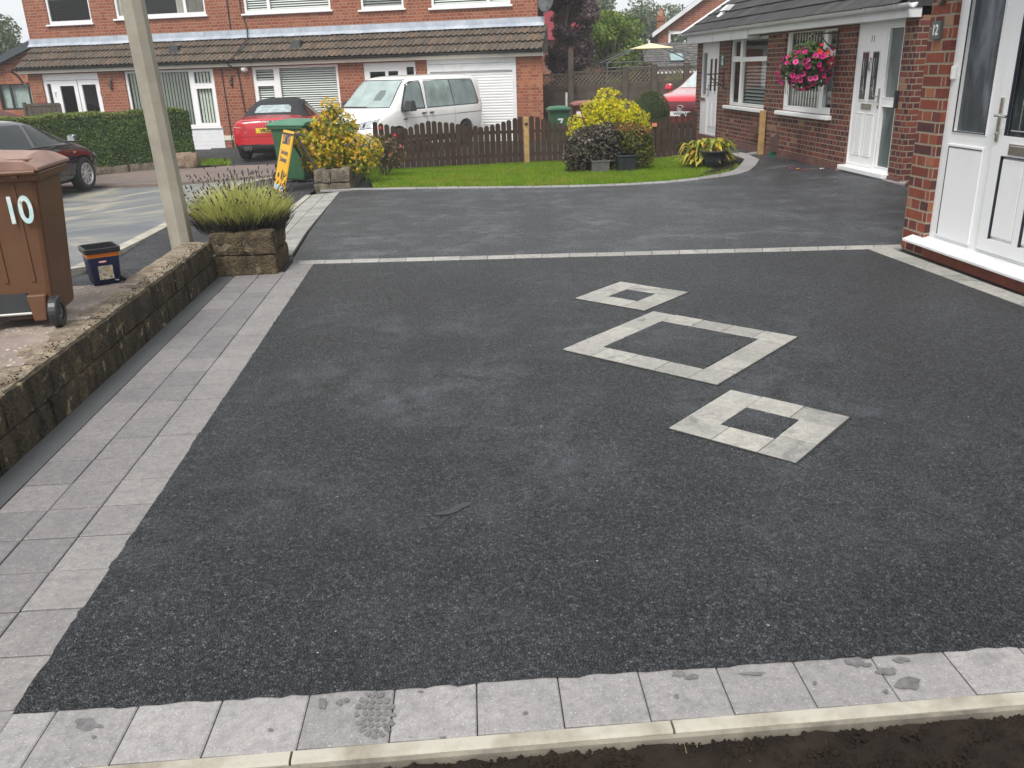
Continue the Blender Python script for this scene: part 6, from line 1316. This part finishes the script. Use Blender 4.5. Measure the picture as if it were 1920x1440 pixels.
leaves('foliage', cl, 5200, .026, leaf_mat('olive_needle', [(0, (.05, .075, .02)), (.5, (.13, .15, .03)), (.8, (.21, .20, .045)), (1, (.20, .10, .045))], .7, .2), cs, 'diamond', .65, .4, 81); leaves('rust_tips', [(-.14, -.05, .72, .26, .2, .09), (.05, -.1, .66, .2, .16, .08)], 700, .026, leaf_mat('rust_leaf', [(0, (.20, .09, .03)), (1, (.34, .15, .05))]), cs, 'diamond', .8, .4, 82)
def tub(name, label, x, y, r0, r1, h, mat, square=False):
    o = thing(name, label, 'plant pot', (x, y, gz(x, y)))
    if square: mb = MB(); mb.taper(-r0, r0, -r0, r0, 0, -r1, r1, -r1, r1, h); mb.taper(-r1 * 1.05, r1 * 1.05, -r1 * 1.05, r1 * 1.05, h - .04, -r1 * 1.06, r1 * 1.06, -r1 * 1.06, r1 * 1.06, h); mb.build('pot', mat, o, bevel=.01)
    else:
        mb = MB(); mb.lathe([(0, 0), (r0, 0), (r0 + (r1 - r0) * .6, h * .55), (r1, h * .90), (r1 + .02, h * .9), (r1 + .022, h), (r1 - .01, h), (r1 - .02, h - .05), (0, h - .05)], n=28); mb.build('pot', mat, o, True)
    MB().cyl((0, 0, h - .045), (0, 0, h - .035), min(r1 * .93, r1 - .01), n=20).build('compost', M_soil, o); return o
M_potb = soiled('black_pot', (.018, .021, .027), (.045, .048, .05), .5, 6, .45, .75)
tub('plant_pot', 'square black plastic pot under the feathery shrub on the lawn', 3.03, 14.72, .135, .165, .30, M_potb, True); tub('stone_pot', 'small grey square stone pot half hidden under the dark bush', 2.60, 14.82, .15, .15, .22, soiled('grey_stone_pot', (.085, .082, .078), (.14, .135, .125), .9, 5), True)
tub('olive_pot', 'olive green pot behind the square black pot on the lawn', 3.30, 15.0, .12, .15, .36, soiled('olive_pot', (.10, .105, .06), (.15, .15, .09), .8, 5))
tub('round_pot', 'round dark tub with a pale worn rim in front of the yellow hosta', 4.50, 14.50, .135, .205, .30, soiled('worn_dark_tub', (.025, .028, .032), (.13, .13, .125), .7, 5, .5, .8, .4, .3))
# hosta: long arching leaves
ho = thing('hosta', 'yellowing hosta with long arching leaves behind the round tub', 'plant', (4.46, 14.82, gz(4.46, 14.8)))
def strap(name, n, mat, L, W, spread, hgt, seed, zb=.0):
    rr = random.Random(seed); mb = MB()
    for i in range(n):
        t = rr.uniform(0, 2 * PI); l = L * rr.uniform(.65, 1.15); w = W * rr.uniform(.7, 1.2); rise = hgt * rr.uniform(.35, 1.1); drp = rr.uniform(.62, .95); d = Vector((math.cos(t), math.sin(t) * .75, 0)); s = Vector((-math.sin(t), math.cos(t), 0)); b = Vector((rr.uniform(-.2, .2), rr.uniform(-.1, .1), zb)); vs = []; m = 8
        for k in range(m + 1):
            q = k / m; p = b + d * (l * spread * q) + Vector((0, 0, rise * math.sin(PI * min(1, q * drp)) * (1 - .12 * q))) ; ww = w * math.sin(PI * min(1, .06 + .94 * q)) ** .8 * (1 if k < m else 0.05); vs += [p - s * ww + Vector((0, 0, ww * .35)), p, p + s * ww + Vector((0, 0, ww * .35))]
        fs = [];
        for k in range(m): o = 3 * k; fs += [(o, o + 1, o + 4, o + 3), (o + 1, o + 2, o + 5, o + 4)]
        mb.add(vs, fs)
    return mb.build(name, mat, ho, True)
strap('leaves', 170, leaf_mat('hosta_leaf', [(0, (.10, .16, .03)), (.35, (.28, .32, .05)), (.6, (.52, .47, .07)), (.85, (.62, .44, .05)), (1, (.50, .22, .05))], .45, .35), .46, .045, .92, .46, 4)
strap('low_leaves', 40, leaf_mat('hosta_leaf_old', [(0, (.35, .33, .07)), (.6, (.55, .45, .08)), (1, (.36, .22, .08))], .5, .3), .60, .035, .95, .22, 5)
# hedge on its little wall
hd = thing('clipped_hedge', 'long clipped box hedge in front of the far house', 'hedge')
A, Bq = Vector((-6.10, 21.75, 0)), Vector((-13.5, 17.6, 0)); u = (Bq - A).normalized(); nrm_ = Vector((u.y, -u.x, 0)); nrm_ = nrm_ if nrm_.y > 0 else -nrm_
L = (Bq - A).length; r = np.random.default_rng(91); D_ = 1.0; n = 90000
hz0, hz1 = gz(-7, 21.2) + .16, .82
face = r.random(n); s = r.random(n) * L; P = np.zeros((n, 3)); top = face > .62; end = face < .06
d = np.where(top, r.random(n) * D_, np.abs(r.normal(0, .03, n))); zz = np.where(top, hz1 + np.abs(r.normal(0, .02, n)), hz0 + (hz1 - hz0) * r.random(n)); s = np.where(end, np.abs(r.normal(0, .03, n)), s); d = np.where(end & ~top, r.random(n) * D_, d)
rnd = .16; e = np.clip((zz - (hz1 - rnd)) / rnd, 0, 1); d2 = np.where(top, np.maximum(d, .02), d + rnd * (1 - np.sqrt(np.maximum(0, 1 - e ** 2))) * .8); se = np.clip((rnd * 2 - s) / (rnd * 2), 0, 1); zz = zz - np.where(top, .10 * se ** 2 + .09 * np.clip((.12 - d2) / .12, 0, 1) ** 2, 0) + .02 * np.sin(s * 3.1) + .015 * np.sin(s * 7)
dd = d2 + .03 * np.sin(s * 2.3 + zz * 4) + .02 * np.sin(s * 9)
P = np.stack([A.x + u.x * s + nrm_.x * dd, A.y + u.y * s + nrm_.y * dd, zz], 1)
nor = np.where(top[:, None], np.array([0, 0, 1.0]), np.where(end[:, None], np.array([-u.x, -u.y, 0]), np.array([-nrm_.x, -nrm_.y, .2]))) + r.normal(0, .6, (n, 3)); nor /= np.linalg.norm(nor, axis=1)[:, None]
t_ = r.normal(size=(n, 3)); a_ = np.cross(nor, t_); a_ /= np.linalg.norm(a_, axis=1)[:, None]; b_ = np.cross(nor, a_); sz = .022 * r.uniform(.6, 1.3, n)[:, None]
V = np.stack([P - a_ * sz, P - b_ * sz * .6, P + a_ * sz, P + b_ * sz * .6], 1); me = bpy.data.meshes.new('leaves'); me.vertices.add(n * 4); me.vertices.foreach_set('co', V.reshape(-1)); me.loops.add(n * 4); me.loops.foreach_set('vertex_index', np.arange(n * 4, dtype=np.int32)); me.polygons.add(n); me.polygons.foreach_set('loop_start', np.arange(0, n * 4, 4, dtype=np.int32)); me.polygons.foreach_set('loop_total', np.full(n, 4, dtype=np.int32)); me.update(calc_edges=True)
M_hedge = leaf_mat('box_leaf', [(0, (.028, .062, .014)), (.5, (.06, .115, .024)), (.85, (.10, .165, .034)), (1, (.19, .24, .06))], .45, .2); me.materials.append(M_hedge); o = bpy.data.objects.new('leaves', me); COL.objects.link(o); o.parent = hd
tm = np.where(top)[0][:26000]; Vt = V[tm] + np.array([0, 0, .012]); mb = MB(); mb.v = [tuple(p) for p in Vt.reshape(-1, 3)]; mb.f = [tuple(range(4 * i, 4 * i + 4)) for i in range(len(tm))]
mb.build('skylit_top_leaves', leaf_mat('skylit_box_leaf', [(0, (.11, .16, .03)), (.6, (.20, .25, .05)), (1, (.30, .31, .09))], .5, .3), hd)  # paler copies of the top leaves, sky light put into their colour
M4 = Matrix.Identity(4)
for i in range(3): M4[i][0] = u[i]; M4[i][1] = nrm_[i]
M4.translation = A
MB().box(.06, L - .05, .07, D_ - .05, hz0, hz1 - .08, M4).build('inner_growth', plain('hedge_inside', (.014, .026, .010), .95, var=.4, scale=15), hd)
mb = MB(); q = 0
while q < L: ln_ = random.uniform(.5, .9); vs0 = len(mb.v); rough(mb, q + .005, min(L, q + ln_) - .005, -.02, .12, hz0 - .42, hz0 + .02, .012, .03, .08, q); mb.v[vs0:] = [tuple(M4 @ Vector(p)) for p in mb.v[vs0:]]; q += ln_
mb.build('low_wall', M_stone2, hd); 
q = G(352, 314); o = thing('boulder', 'pale pinkish stone block at the near end of the hedge', 'stone', (q[0] - .05, q[1] + .1, gz(*q))); mb = MB(); rough(mb, -.34, .30, -.14, .16, -.05, .34, .03, .10, .06, 4); mb.build('stone', stone_mat('pinkish_stone', (.34, .26, .20), (.46, .38, .31), (.18, .13, .10)), o, True)
# clipped dome
dm = thing('clipped_dome_bush', 'clipped green dome bush beyond the fence beside the red car', 'shrub', (4.55, 19.45, gz(4.55, 19.45)))
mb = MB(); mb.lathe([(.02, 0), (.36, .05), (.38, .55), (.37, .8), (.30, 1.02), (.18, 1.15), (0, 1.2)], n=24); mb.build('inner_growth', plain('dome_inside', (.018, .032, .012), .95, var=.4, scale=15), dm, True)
n = 16000; r = np.random.default_rng(17); th = r.uniform(0, 2 * PI, n); q = r.random(n); zz = np.where(q < .5, q * 2 * .82, 0); ph = r.random(n) * PI / 2; rad = np.where(q < .5, .405, .405 * np.cos(ph)); zz = np.where(q < .5, zz, .82 + .43 * np.sin(ph)); P = np.stack([rad * np.cos(th), rad * np.sin(th), zz], 1) + r.normal(0, .012, (n, 3)); blades('leaves', P, leaf_mat('yew_needle', [(0, (.035, .06, .018)), (.6, (.075, .10, .03)), (1, (.13, .14, .05))], .6, .1), dm, h=(.015, .035), w=.007, lean=2.5, seed=18)

# ------------------------------------------------------------ trees and far houses
def tree(name, label, x, y, cl, n, size, mat, trunk_r=.12, seed=1, shape='diamond', mat2=None, group=None, shell=.6):
    z = gz(x, min(y, 60)) - .05; o = thing(name, label, 'tree', (x, y, z), group=group); mb = MB(); top = max(c[2] for c in cl); mb.tube([(0, 0, -.2), (.05, 0, top * .3), (-.03, .05, top * .6), (0, 0, top)], [trunk_r, trunk_r * .8, trunk_r * .5, .02], 8)
    for c in cl:
        b = Vector((0, 0, top * random.uniform(.2, .55))); stems(mb, b, [(c[0], c[1], c[2])], trunk_r * .45, .015, 5, .12, seed)
        for k in range(3): stems(mb, (c[0], c[1], c[2]), [(c[0] + random.uniform(-.8, .8) * c[3], c[1] + random.uniform(-.8, .8) * c[4], c[2] + random.uniform(-.5, .9) * c[5])], .02, .006, 4, .15, seed)
    mb.build('trunk', M_bark, o); leaves('crown', cl, n, size, mat, o, shape, shell, .3, seed)
    return o
def crown(w, h, z0, n, seed, dep=None, k=.36):
    """uneven crown: clumps scattered through an egg-shaped volume"""
    r = random.Random(seed); out = []
    for i in range(n):
        t = r.uniform(0, 2 * PI); zz = r.random(); ww = w * (math.sin(PI * (.12 + .8 * zz)) ** .7); q = math.sqrt(r.random()) * .72; s = k * w * r.uniform(.6, 1.15); out.append((ww * q * math.cos(t), (dep or w) * q * math.sin(t), z0 + h * zz, s, s, s * .72))
    return out
M_purp = leaf_mat('purple_leaf', [(0, (.05, .028, .034)), (.5, (.10, .058, .068)), (.85, (.15, .095, .10)), (1, (.21, .16, .16))], .5, .2)
M_green = leaf_mat('bright_green_leaf', [(0, (.06, .11, .018)), (.5, (.14, .22, .03)), (.85, (.23, .32, .045)), (1, (.34, .37, .07))], .5, .3)
M_mist = leaf_mat('grey_green_leaf', [(0, (.07, .10, .05)), (.6, (.12, .16, .08)), (1, (.2, .22, .12))], .6, .2)
tree('purple_tree', 'purple-leaved tree rising beside the garage end of the orange house', 4.1, 31, [(c[0] + .30, *c[1:]) for c in crown(1.05, 4.4, .6, 70, 3, k=.34)] + [(.75, 0, 3.9, .5, .5, .5), (.5, 0, 4.4, .5, .5, .4), (-.2, 0, 4.3, .5, .5, .4)], 32000, .046, M_purp, .10, 3, 'round', shell=.25)
tree('green_tree', 'broad bright green tree behind the lattice fence', 6.3, 33.5, [(c[0] - .1, *c[1:]) for c in crown(1.75, 2.8, 1.0, 40, 5, k=.30)], 22000, .055, M_green, .16, 5)
o = leaves('shrubbery', [(0, 0, .5, 1.2, .5, .7), (1.4, 0, .6, .8, .5, .6), (-1.6, 0, .4, 1, .5, .6), (2.6, .4, .9, .6, .5, .7)], 7000, .05, M_green, None, 'diamond', .6, .3, 8); o.location = (5.2, 29.4, -.35); tag(o, 'green shrubs just behind the lattice fence', 'shrubs', kind='stuff')
tree('brown_shrub', 'rust tinged shrub in front of the broad green tree', 7.0, 31.5, [(0, 0, 1.5, .45, .4, .35), (.2, 0, 1.9, .35, .3, .3)], 1500, .05, leaf_mat('rust_green_leaf', [(0, (.12, .09, .03)), (.6, (.22, .12, .05)), (1, (.20, .2, .06))]), .04, 9)
tree('willow', 'pale drooping tree between the green tree and the far gable', 8.3, 40, crown(1.3, 3.1, .9, 22, 11, k=.34), 7000, .06, M_mist, .14, 11)
tree('hazy_tree', 'hazy grey-green tree far behind the broad green tree', 9.2, 60, crown(3.4, 6.0, 1.0, 26, 13, k=.34), 10000, .12, M_mist, .3, 13, group=None); tree('hazy_tree', 'hazy tree behind the chimney of the far gable house', 15.5, 66, crown(4.2, 6.6, .5, 26, 14, k=.34), 10000, .13, M_mist, .3, 14)
tree('hazy_tree', 'hazy grey-green tree at the far left beyond the neighbouring roof', -22.3, 48, crown(2.9, 4.9, -.2, 26, 15, k=.36), 14000, .10, M_mist, .3, 15)
tree('bushy_tree', 'lower green tree in front of the hazy tree at the far left', -20.2, 44, crown(2.6, 2.4, .2, 22, 16, k=.36), 11000, .09, M_green, .2, 16)
# house with a red roof, hidden behind the purple tree
o = thing('red_roofed_house', 'house with a red tiled roof seen through the purple tree', 'house', (6.5, 46, -.5), .12); mb = MB(); mb.box(-3.6, 2.2, 0, 6, 0, 3.6); mb.build('wall', M_brickB if False else M_brickF, o); MB().prism([(-4.1, 3.3), (2.6, 3.3), (-.4, 5.1), (-.6, 5.1)], 'xz', -.4, 6.4).build('roof', plain('red_tiles', (.34, .05, .065), .7, var=.3, scale=12), o)
MB().prism([(-4.3, 3.2), (-.5, 5.3), (2.8, 3.2), (2.6, 3.15), (-.5, 5.1), (-4.1, 3.15)], 'xz', -.45, -.40).build('bargeboard', M_woodold, o); window(o, -1.2, .4, 1.8, 2.8, [(-1.1, .3, 1.9, 2.7)], y=-.02, rec=-.02, sill=False)
# gabled house behind the bungalow
o = thing('gabled_house', 'orange brick gabled house with a chimney behind the bungalow roof', 'house', (10.12, 42, -.5), -.18 + PI)
# local x to the viewer's left, y toward the viewer
w_ = 5.6; hE = 3.45; hA = 5.35
mb = MB(); wall_panel(mb, -w_, 0, -.3, hE, [(-1.75, -.45, 2.65, 3.44)]); mb.add([(0, 0, hE), (-w_, 0, hE), (-w_ / 2, 0, hA)], [(0, 1, 2)]); mb.quad((0, 0, -.3), (0, -8, -.3), (0, -8, hE), (0, 0, hE)).quad((-w_, 0, -.3), (-w_, -8, -.3), (-w_, -8, hE), (-w_, 0, hE)); mb.build('wall', M_brickB, o)
mb = MB(); mb.prism([(.28, hE - .12), (-w_ / 2, hA + .12), (-w_ - .28, hE - .12), (-w_ - .28, hE - .22), (-w_ / 2, hA - .02), (.28, hE - .22)], 'xz', -8.2, .20); mb.build('roof', M_tileB, o)
mb = MB(); mb.prism([(.30, hE - .30), (.30, hE - .10), (-w_ / 2, hA + .13), (-w_ - .3, hE - .1), (-w_ - .3, hE - .3), (-w_ / 2, hA - .10)], 'xz', .205, .24); mb.build('bargeboard', M_fascia, o)
f = window(o, -1.75, -.45, 2.65, 3.46, [(-1.68, -.55, 2.72, 3.28)], sill=True); MB().box(-1.7, -1.5, -.3, -.25, 2.6, 3.4).build('curtain', M_curtain, f)
mb = MB(); mb.box(-.40, -.02, -2.4, -2.0, 2.9, 4.15).box(-.44, .02, -2.44, -1.96, 3.95, 4.05); mb.build('chimney', M_brickB, o); mb = MB(); mb.lathe([(.10, 0), (.12, .02), (.09, .3), (.11, .34), (0, .34)], (-.21, -2.2, 4.15), 12); mb.build('chimney_pot', plain('terracotta', (.42, .19, .10), .8), o)
mb = MB(); mb.tube([(-.1, -2.0, 3.9), (.10, -2.0, 3.95), (.95, -2.0, 3.97)], .012, 5); [mb.tube([(.35 + .12 * i, -2.0, 3.87), (.35 + .12 * i, -2.0, 4.07)], .008, 4) for i in range(6)]; mb.build('aerial', M_greypl, o)
mb = MB(); mb.prism([(-2.62, 3.98), (-2.42, 3.98), (-2.40, 4.16), (-2.52, 4.30), (-2.64, 4.16)], 'xz', 0, .06); mb.build('alarm_box', M_white, o, bevel=.02); mb = MB(); mb.prism([(-2.58, 4.06), (-2.46, 4.06), (-2.46, 4.16), (-2.52, 4.20), (-2.58, 4.16)], 'xz', .06, .066); mb.build('alarm_lens', plain('blue_lens', (.05, .18, .50), .3), o)
MB().tube([(.10, .10, 3.2), (.06, .06, 0)], .05, 6).build('downpipe', M_blackpl, o)
o2 = thing('single_storey_extension', 'low slate roofed building with a roof light in front of the gabled house', 'outbuilding', (9.0, 38, -.5), -.12 + PI)
mb = MB(); mb.box(-5, .2, -3, 0, 0, 1.72); mb.build('wall', M_brickB, o2); tiles(o2, -5.2, .35, .25, 1.70, -2.2, 2.86, 12, .22, M_tileB, .02, 'roof', 4, .02); MB().quad((-5.2, .2, 1.66), (.35, .2, 1.66), (.35, -2.2, 2.82), (-5.2, -2.2, 2.82)).build('roof_boarding', M_tileB, o2)
sl_ = Vector((0, -2.45, 1.16)).normalized(); nn = Vector((0, 1.16, 2.45)).normalized()
def rp(x, t, o_): p = Vector((x, .25, 1.70)) + sl_ * t + nn * o_; return p
mb = MB(); mb.add([rp(x, t, h) for h in (0, .09) for x, t in ((-.72, .75), (-1.35, .75), (-1.35, 1.5), (-.72, 1.5))], [(0, 1, 2, 3), (4, 7, 6, 5), (0, 4, 5, 1), (1, 5, 6, 2), (2, 6, 7, 3), (3, 7, 4, 0)]); f = mb.build('roof_light', M_greypl, o2); MB().quad(*[rp(x, t, .095) for x, t in ((-.77, .8), (-1.30, .8), (-1.30, 1.45), (-.77, 1.45))]).build('glass', plain('pale_roof_glass', (.25, .34, .35), .1), f)
MB().box(-5.2, .36, .22, .28, 1.60, 1.70).build('fascia', M_fascia, o2)
# gazebo frame
gz_ = thing('gazebo', 'metal gazebo frame with a small yellow canopy behind the lattice fence', 'gazebo', (7.05, 30.4, -.4)); zc = 2.42
mb = MB(); mb.add([(0, 0, zc + .16)] + [(x, y, zc) for x, y in ((-.62, -.62), (.62, -.62), (.62, .62), (-.62, .62))] + [(x, y, zc - .02) for x, y in ((-.62, -.62), (.62, -.62), (.62, .62), (-.62, .62))], [(0, 1, 2), (0, 2, 3), (0, 3, 4), (0, 4, 1), (1, 5, 6, 2), (2, 6, 7, 3), (3, 7, 8, 4), (4, 8, 5, 1)]); mb.build('canopy', plain('yellow_canvas', (.80, .70, .42), .8, var=.1), gz_)
mb = MB(); C4 = [(-1.75, -1.5), (1.75, -1.5), (1.75, 1.5), (-1.75, 1.5)]; M_gal = plain('thin_metal_frame', (.10, .11, .11), .5)
for (x, y) in C4: mb.tube([(x, y, 0), (x, y, 2.0)], .03, 6).tube([(x, y, 2.0), (x * .33, y * .33, zc)], .018, 5)
for i in range(4):
    a, b = C4[i], C4[(i + 1) % 4]
    for z in (1.84, 2.0): mb.tube([(*a, z), (*b, z)], .014, 5)
    for k in range(1, 9): t = k / 9; x, y = a[0] + (b[0] - a[0]) * t, a[1] + (b[1] - a[1]) * t; mb.tube([(x, y, 1.84), (x, y, 2.0)], .008, 4)
    m_ = ((a[0] + b[0]) / 2, (a[1] + b[1]) / 2); mb.tube([(*m_, 2.0), (m_[0] * .33, m_[1] * .33, zc)], .014, 5)
mb.build('frame', M_gal, gz_)
# neighbour at the far left
o = thing('neighbouring_house', 'brick gable with dark bargeboard and dark window at the far left', 'house', (-14.6, 31.4, -.5), PI - .24)
mb = MB(); wall_panel(mb, -1.6, 3.6, -.4, 2.55, [(-.85, .45, 1.22, 2.05)]); mb.add([(-1.6, 0, 2.55), (3.6, 0, 2.55), (-.3, 0, 2.99), (-1.6, 0, 3.4)], [(0, 1, 2, 3)]); mb.quad((-1.6, 0, -.4), (-1.6, -5, -.4), (-1.6, -5, 3.4), (-1.6, 0, 3.4)); mb.build('wall', M_brickF2, o)
mb = MB(); mb.prism([(-1.9, 3.42), (-1.9, 3.56), (3.9, 1.50), (3.9, 1.36)], 'xz', -5, .22); mb.build('roof', M_tileB, o); MB().prism([(-1.9, 3.36), (-1.9, 3.58), (3.9, 1.52), (3.9, 1.30)], 'xz', .225, .26).build('bargeboard', plain('dark_bargeboard', (.05, .065, .075), .5), o)
f = window(o, -.85, .45, 1.22, 2.05, [(-.80, -.02, 1.28, 2.0), (.04, .40, 1.28, 2.0)], sill=False, fmat=M_blackpl); MB().quad((-.85, -.18, 1.2), (.45, -.18, 1.2), (.45, -.18, 2.1), (-.85, -.18, 2.1)).build('curtain', plain('net_curtain', (.42, .48, .46), .9, var=.2, scale=10), f)
o = thing('garden_gate', 'dark timber gate panel beside the orange house at the far left', 'gate', (-13.0, 28.8, -.5), -.15); mb = MB()
for i in range(7): mb.box(i * .16, i * .16 + .15, 0, .03, 0, 1.42)
mb.build('boards', M_woodold, o); mb = MB(); mb.box(-.1, -.02, -.04, .06, 0, 1.5).box(-.02, 1.1, -.02, 0, 1.38, 1.46); mb.build('frame', M_woodold, o)
o = thing('shed', 'low shed with a curved red-brown roof at the far left edge', 'shed', (-12.9, 26.0, -.5), 0); mb = MB(); mb.box(-1.6, .25, 0, 1.4, 0, 1.15); mb.build('wall', M_woodold, o); mb = MB(); pr = [(-1.7 + 2.05 * i / 10, 1.12 + .26 * math.sin(PI * i / 10)) for i in range(11)]; mb.prism(pr + [(.35, 1.06), (-1.7, 1.06)], 'xz', -.15, 1.5); mb.build('roof', plain('red_brown_felt', (.10, .03, .025), .7, var=.25), o)
# fallen petals and bits on the tarmac
fp = [(1483, 317, mpk, 'pink'), (1510, 320, mrd, 'red'), (1541, 318, M_white, 'white'), (1546, 315, M_woodold, 'brown'), (1497, 318, M_yel, 'yellow'), (1466, 313, M_woodold, 'brown')]
for u_, v_, m_, c_ in fp[:5]:
    q = G(u_, v_); mb = MB(); k = 7; rr = .030; mb.add([(0, 0, .012)] + [(rr * math.cos(2 * PI * i / k) * (1 + .3 * math.sin(i * 2.2)), rr * .8 * math.sin(2 * PI * i / k), .004 + .012 * (i % 2)) for i in range(k)], [(0, 1 + i, 1 + (i + 1) % k) for i in range(k)]); o = mb.build('petal', m_, None); o.location = (q[0], q[1], gz(*q) + .006); tag(o, 'fallen %s petal on the tarmac in front of white door 11' % c_, 'petal', 'fallen petals')
# pale scuffs of mortar dust left on the tarmac
r = np.random.default_rng(77); mb = MB()
for i in range(40):
    x = r.uniform(-.9, 3.3); y = r.uniform(1.95, 6.6); s = r.uniform(.0015, .0035); z = .0075; k = 5; a0 = r.uniform(0, 6); mb.add([(x + s * math.cos(a0 + 2 * PI * j / k) * r.uniform(.6, 1.3), y + s * math.sin(a0 + 2 * PI * j / k), z) for j in range(k)] + [(x, y, z + s * .8)], [(j, (j + 1) % k, k) for j in range(k)])
tag(mb.build('stone_chips', plain('pale_chip', (.36, .33, .27), .8, var=.3, scale=30), None), kind='stuff')
# ------------------------------------------------------------ damp air
hm = bpy.data.materials.new('damp_air'); hm.use_nodes = True; ht = hm.node_tree; ht.nodes.clear(); ho_ = ht.nodes.new('ShaderNodeOutputMaterial'); hv = ht.nodes.new('ShaderNodeVolumePrincipled')
hv.inputs['Color'].default_value = (.93, .95, .96, 1); hv.inputs['Density'].default_value = .0020; hv.inputs['Anisotropy'].default_value = .2; ht.links.new(hv.outputs[0], ho_.inputs['Volume'])
tag(MB().box(-60, 60, -8, 110, -2.6, 12).build('haze', hm), kind='stuff')
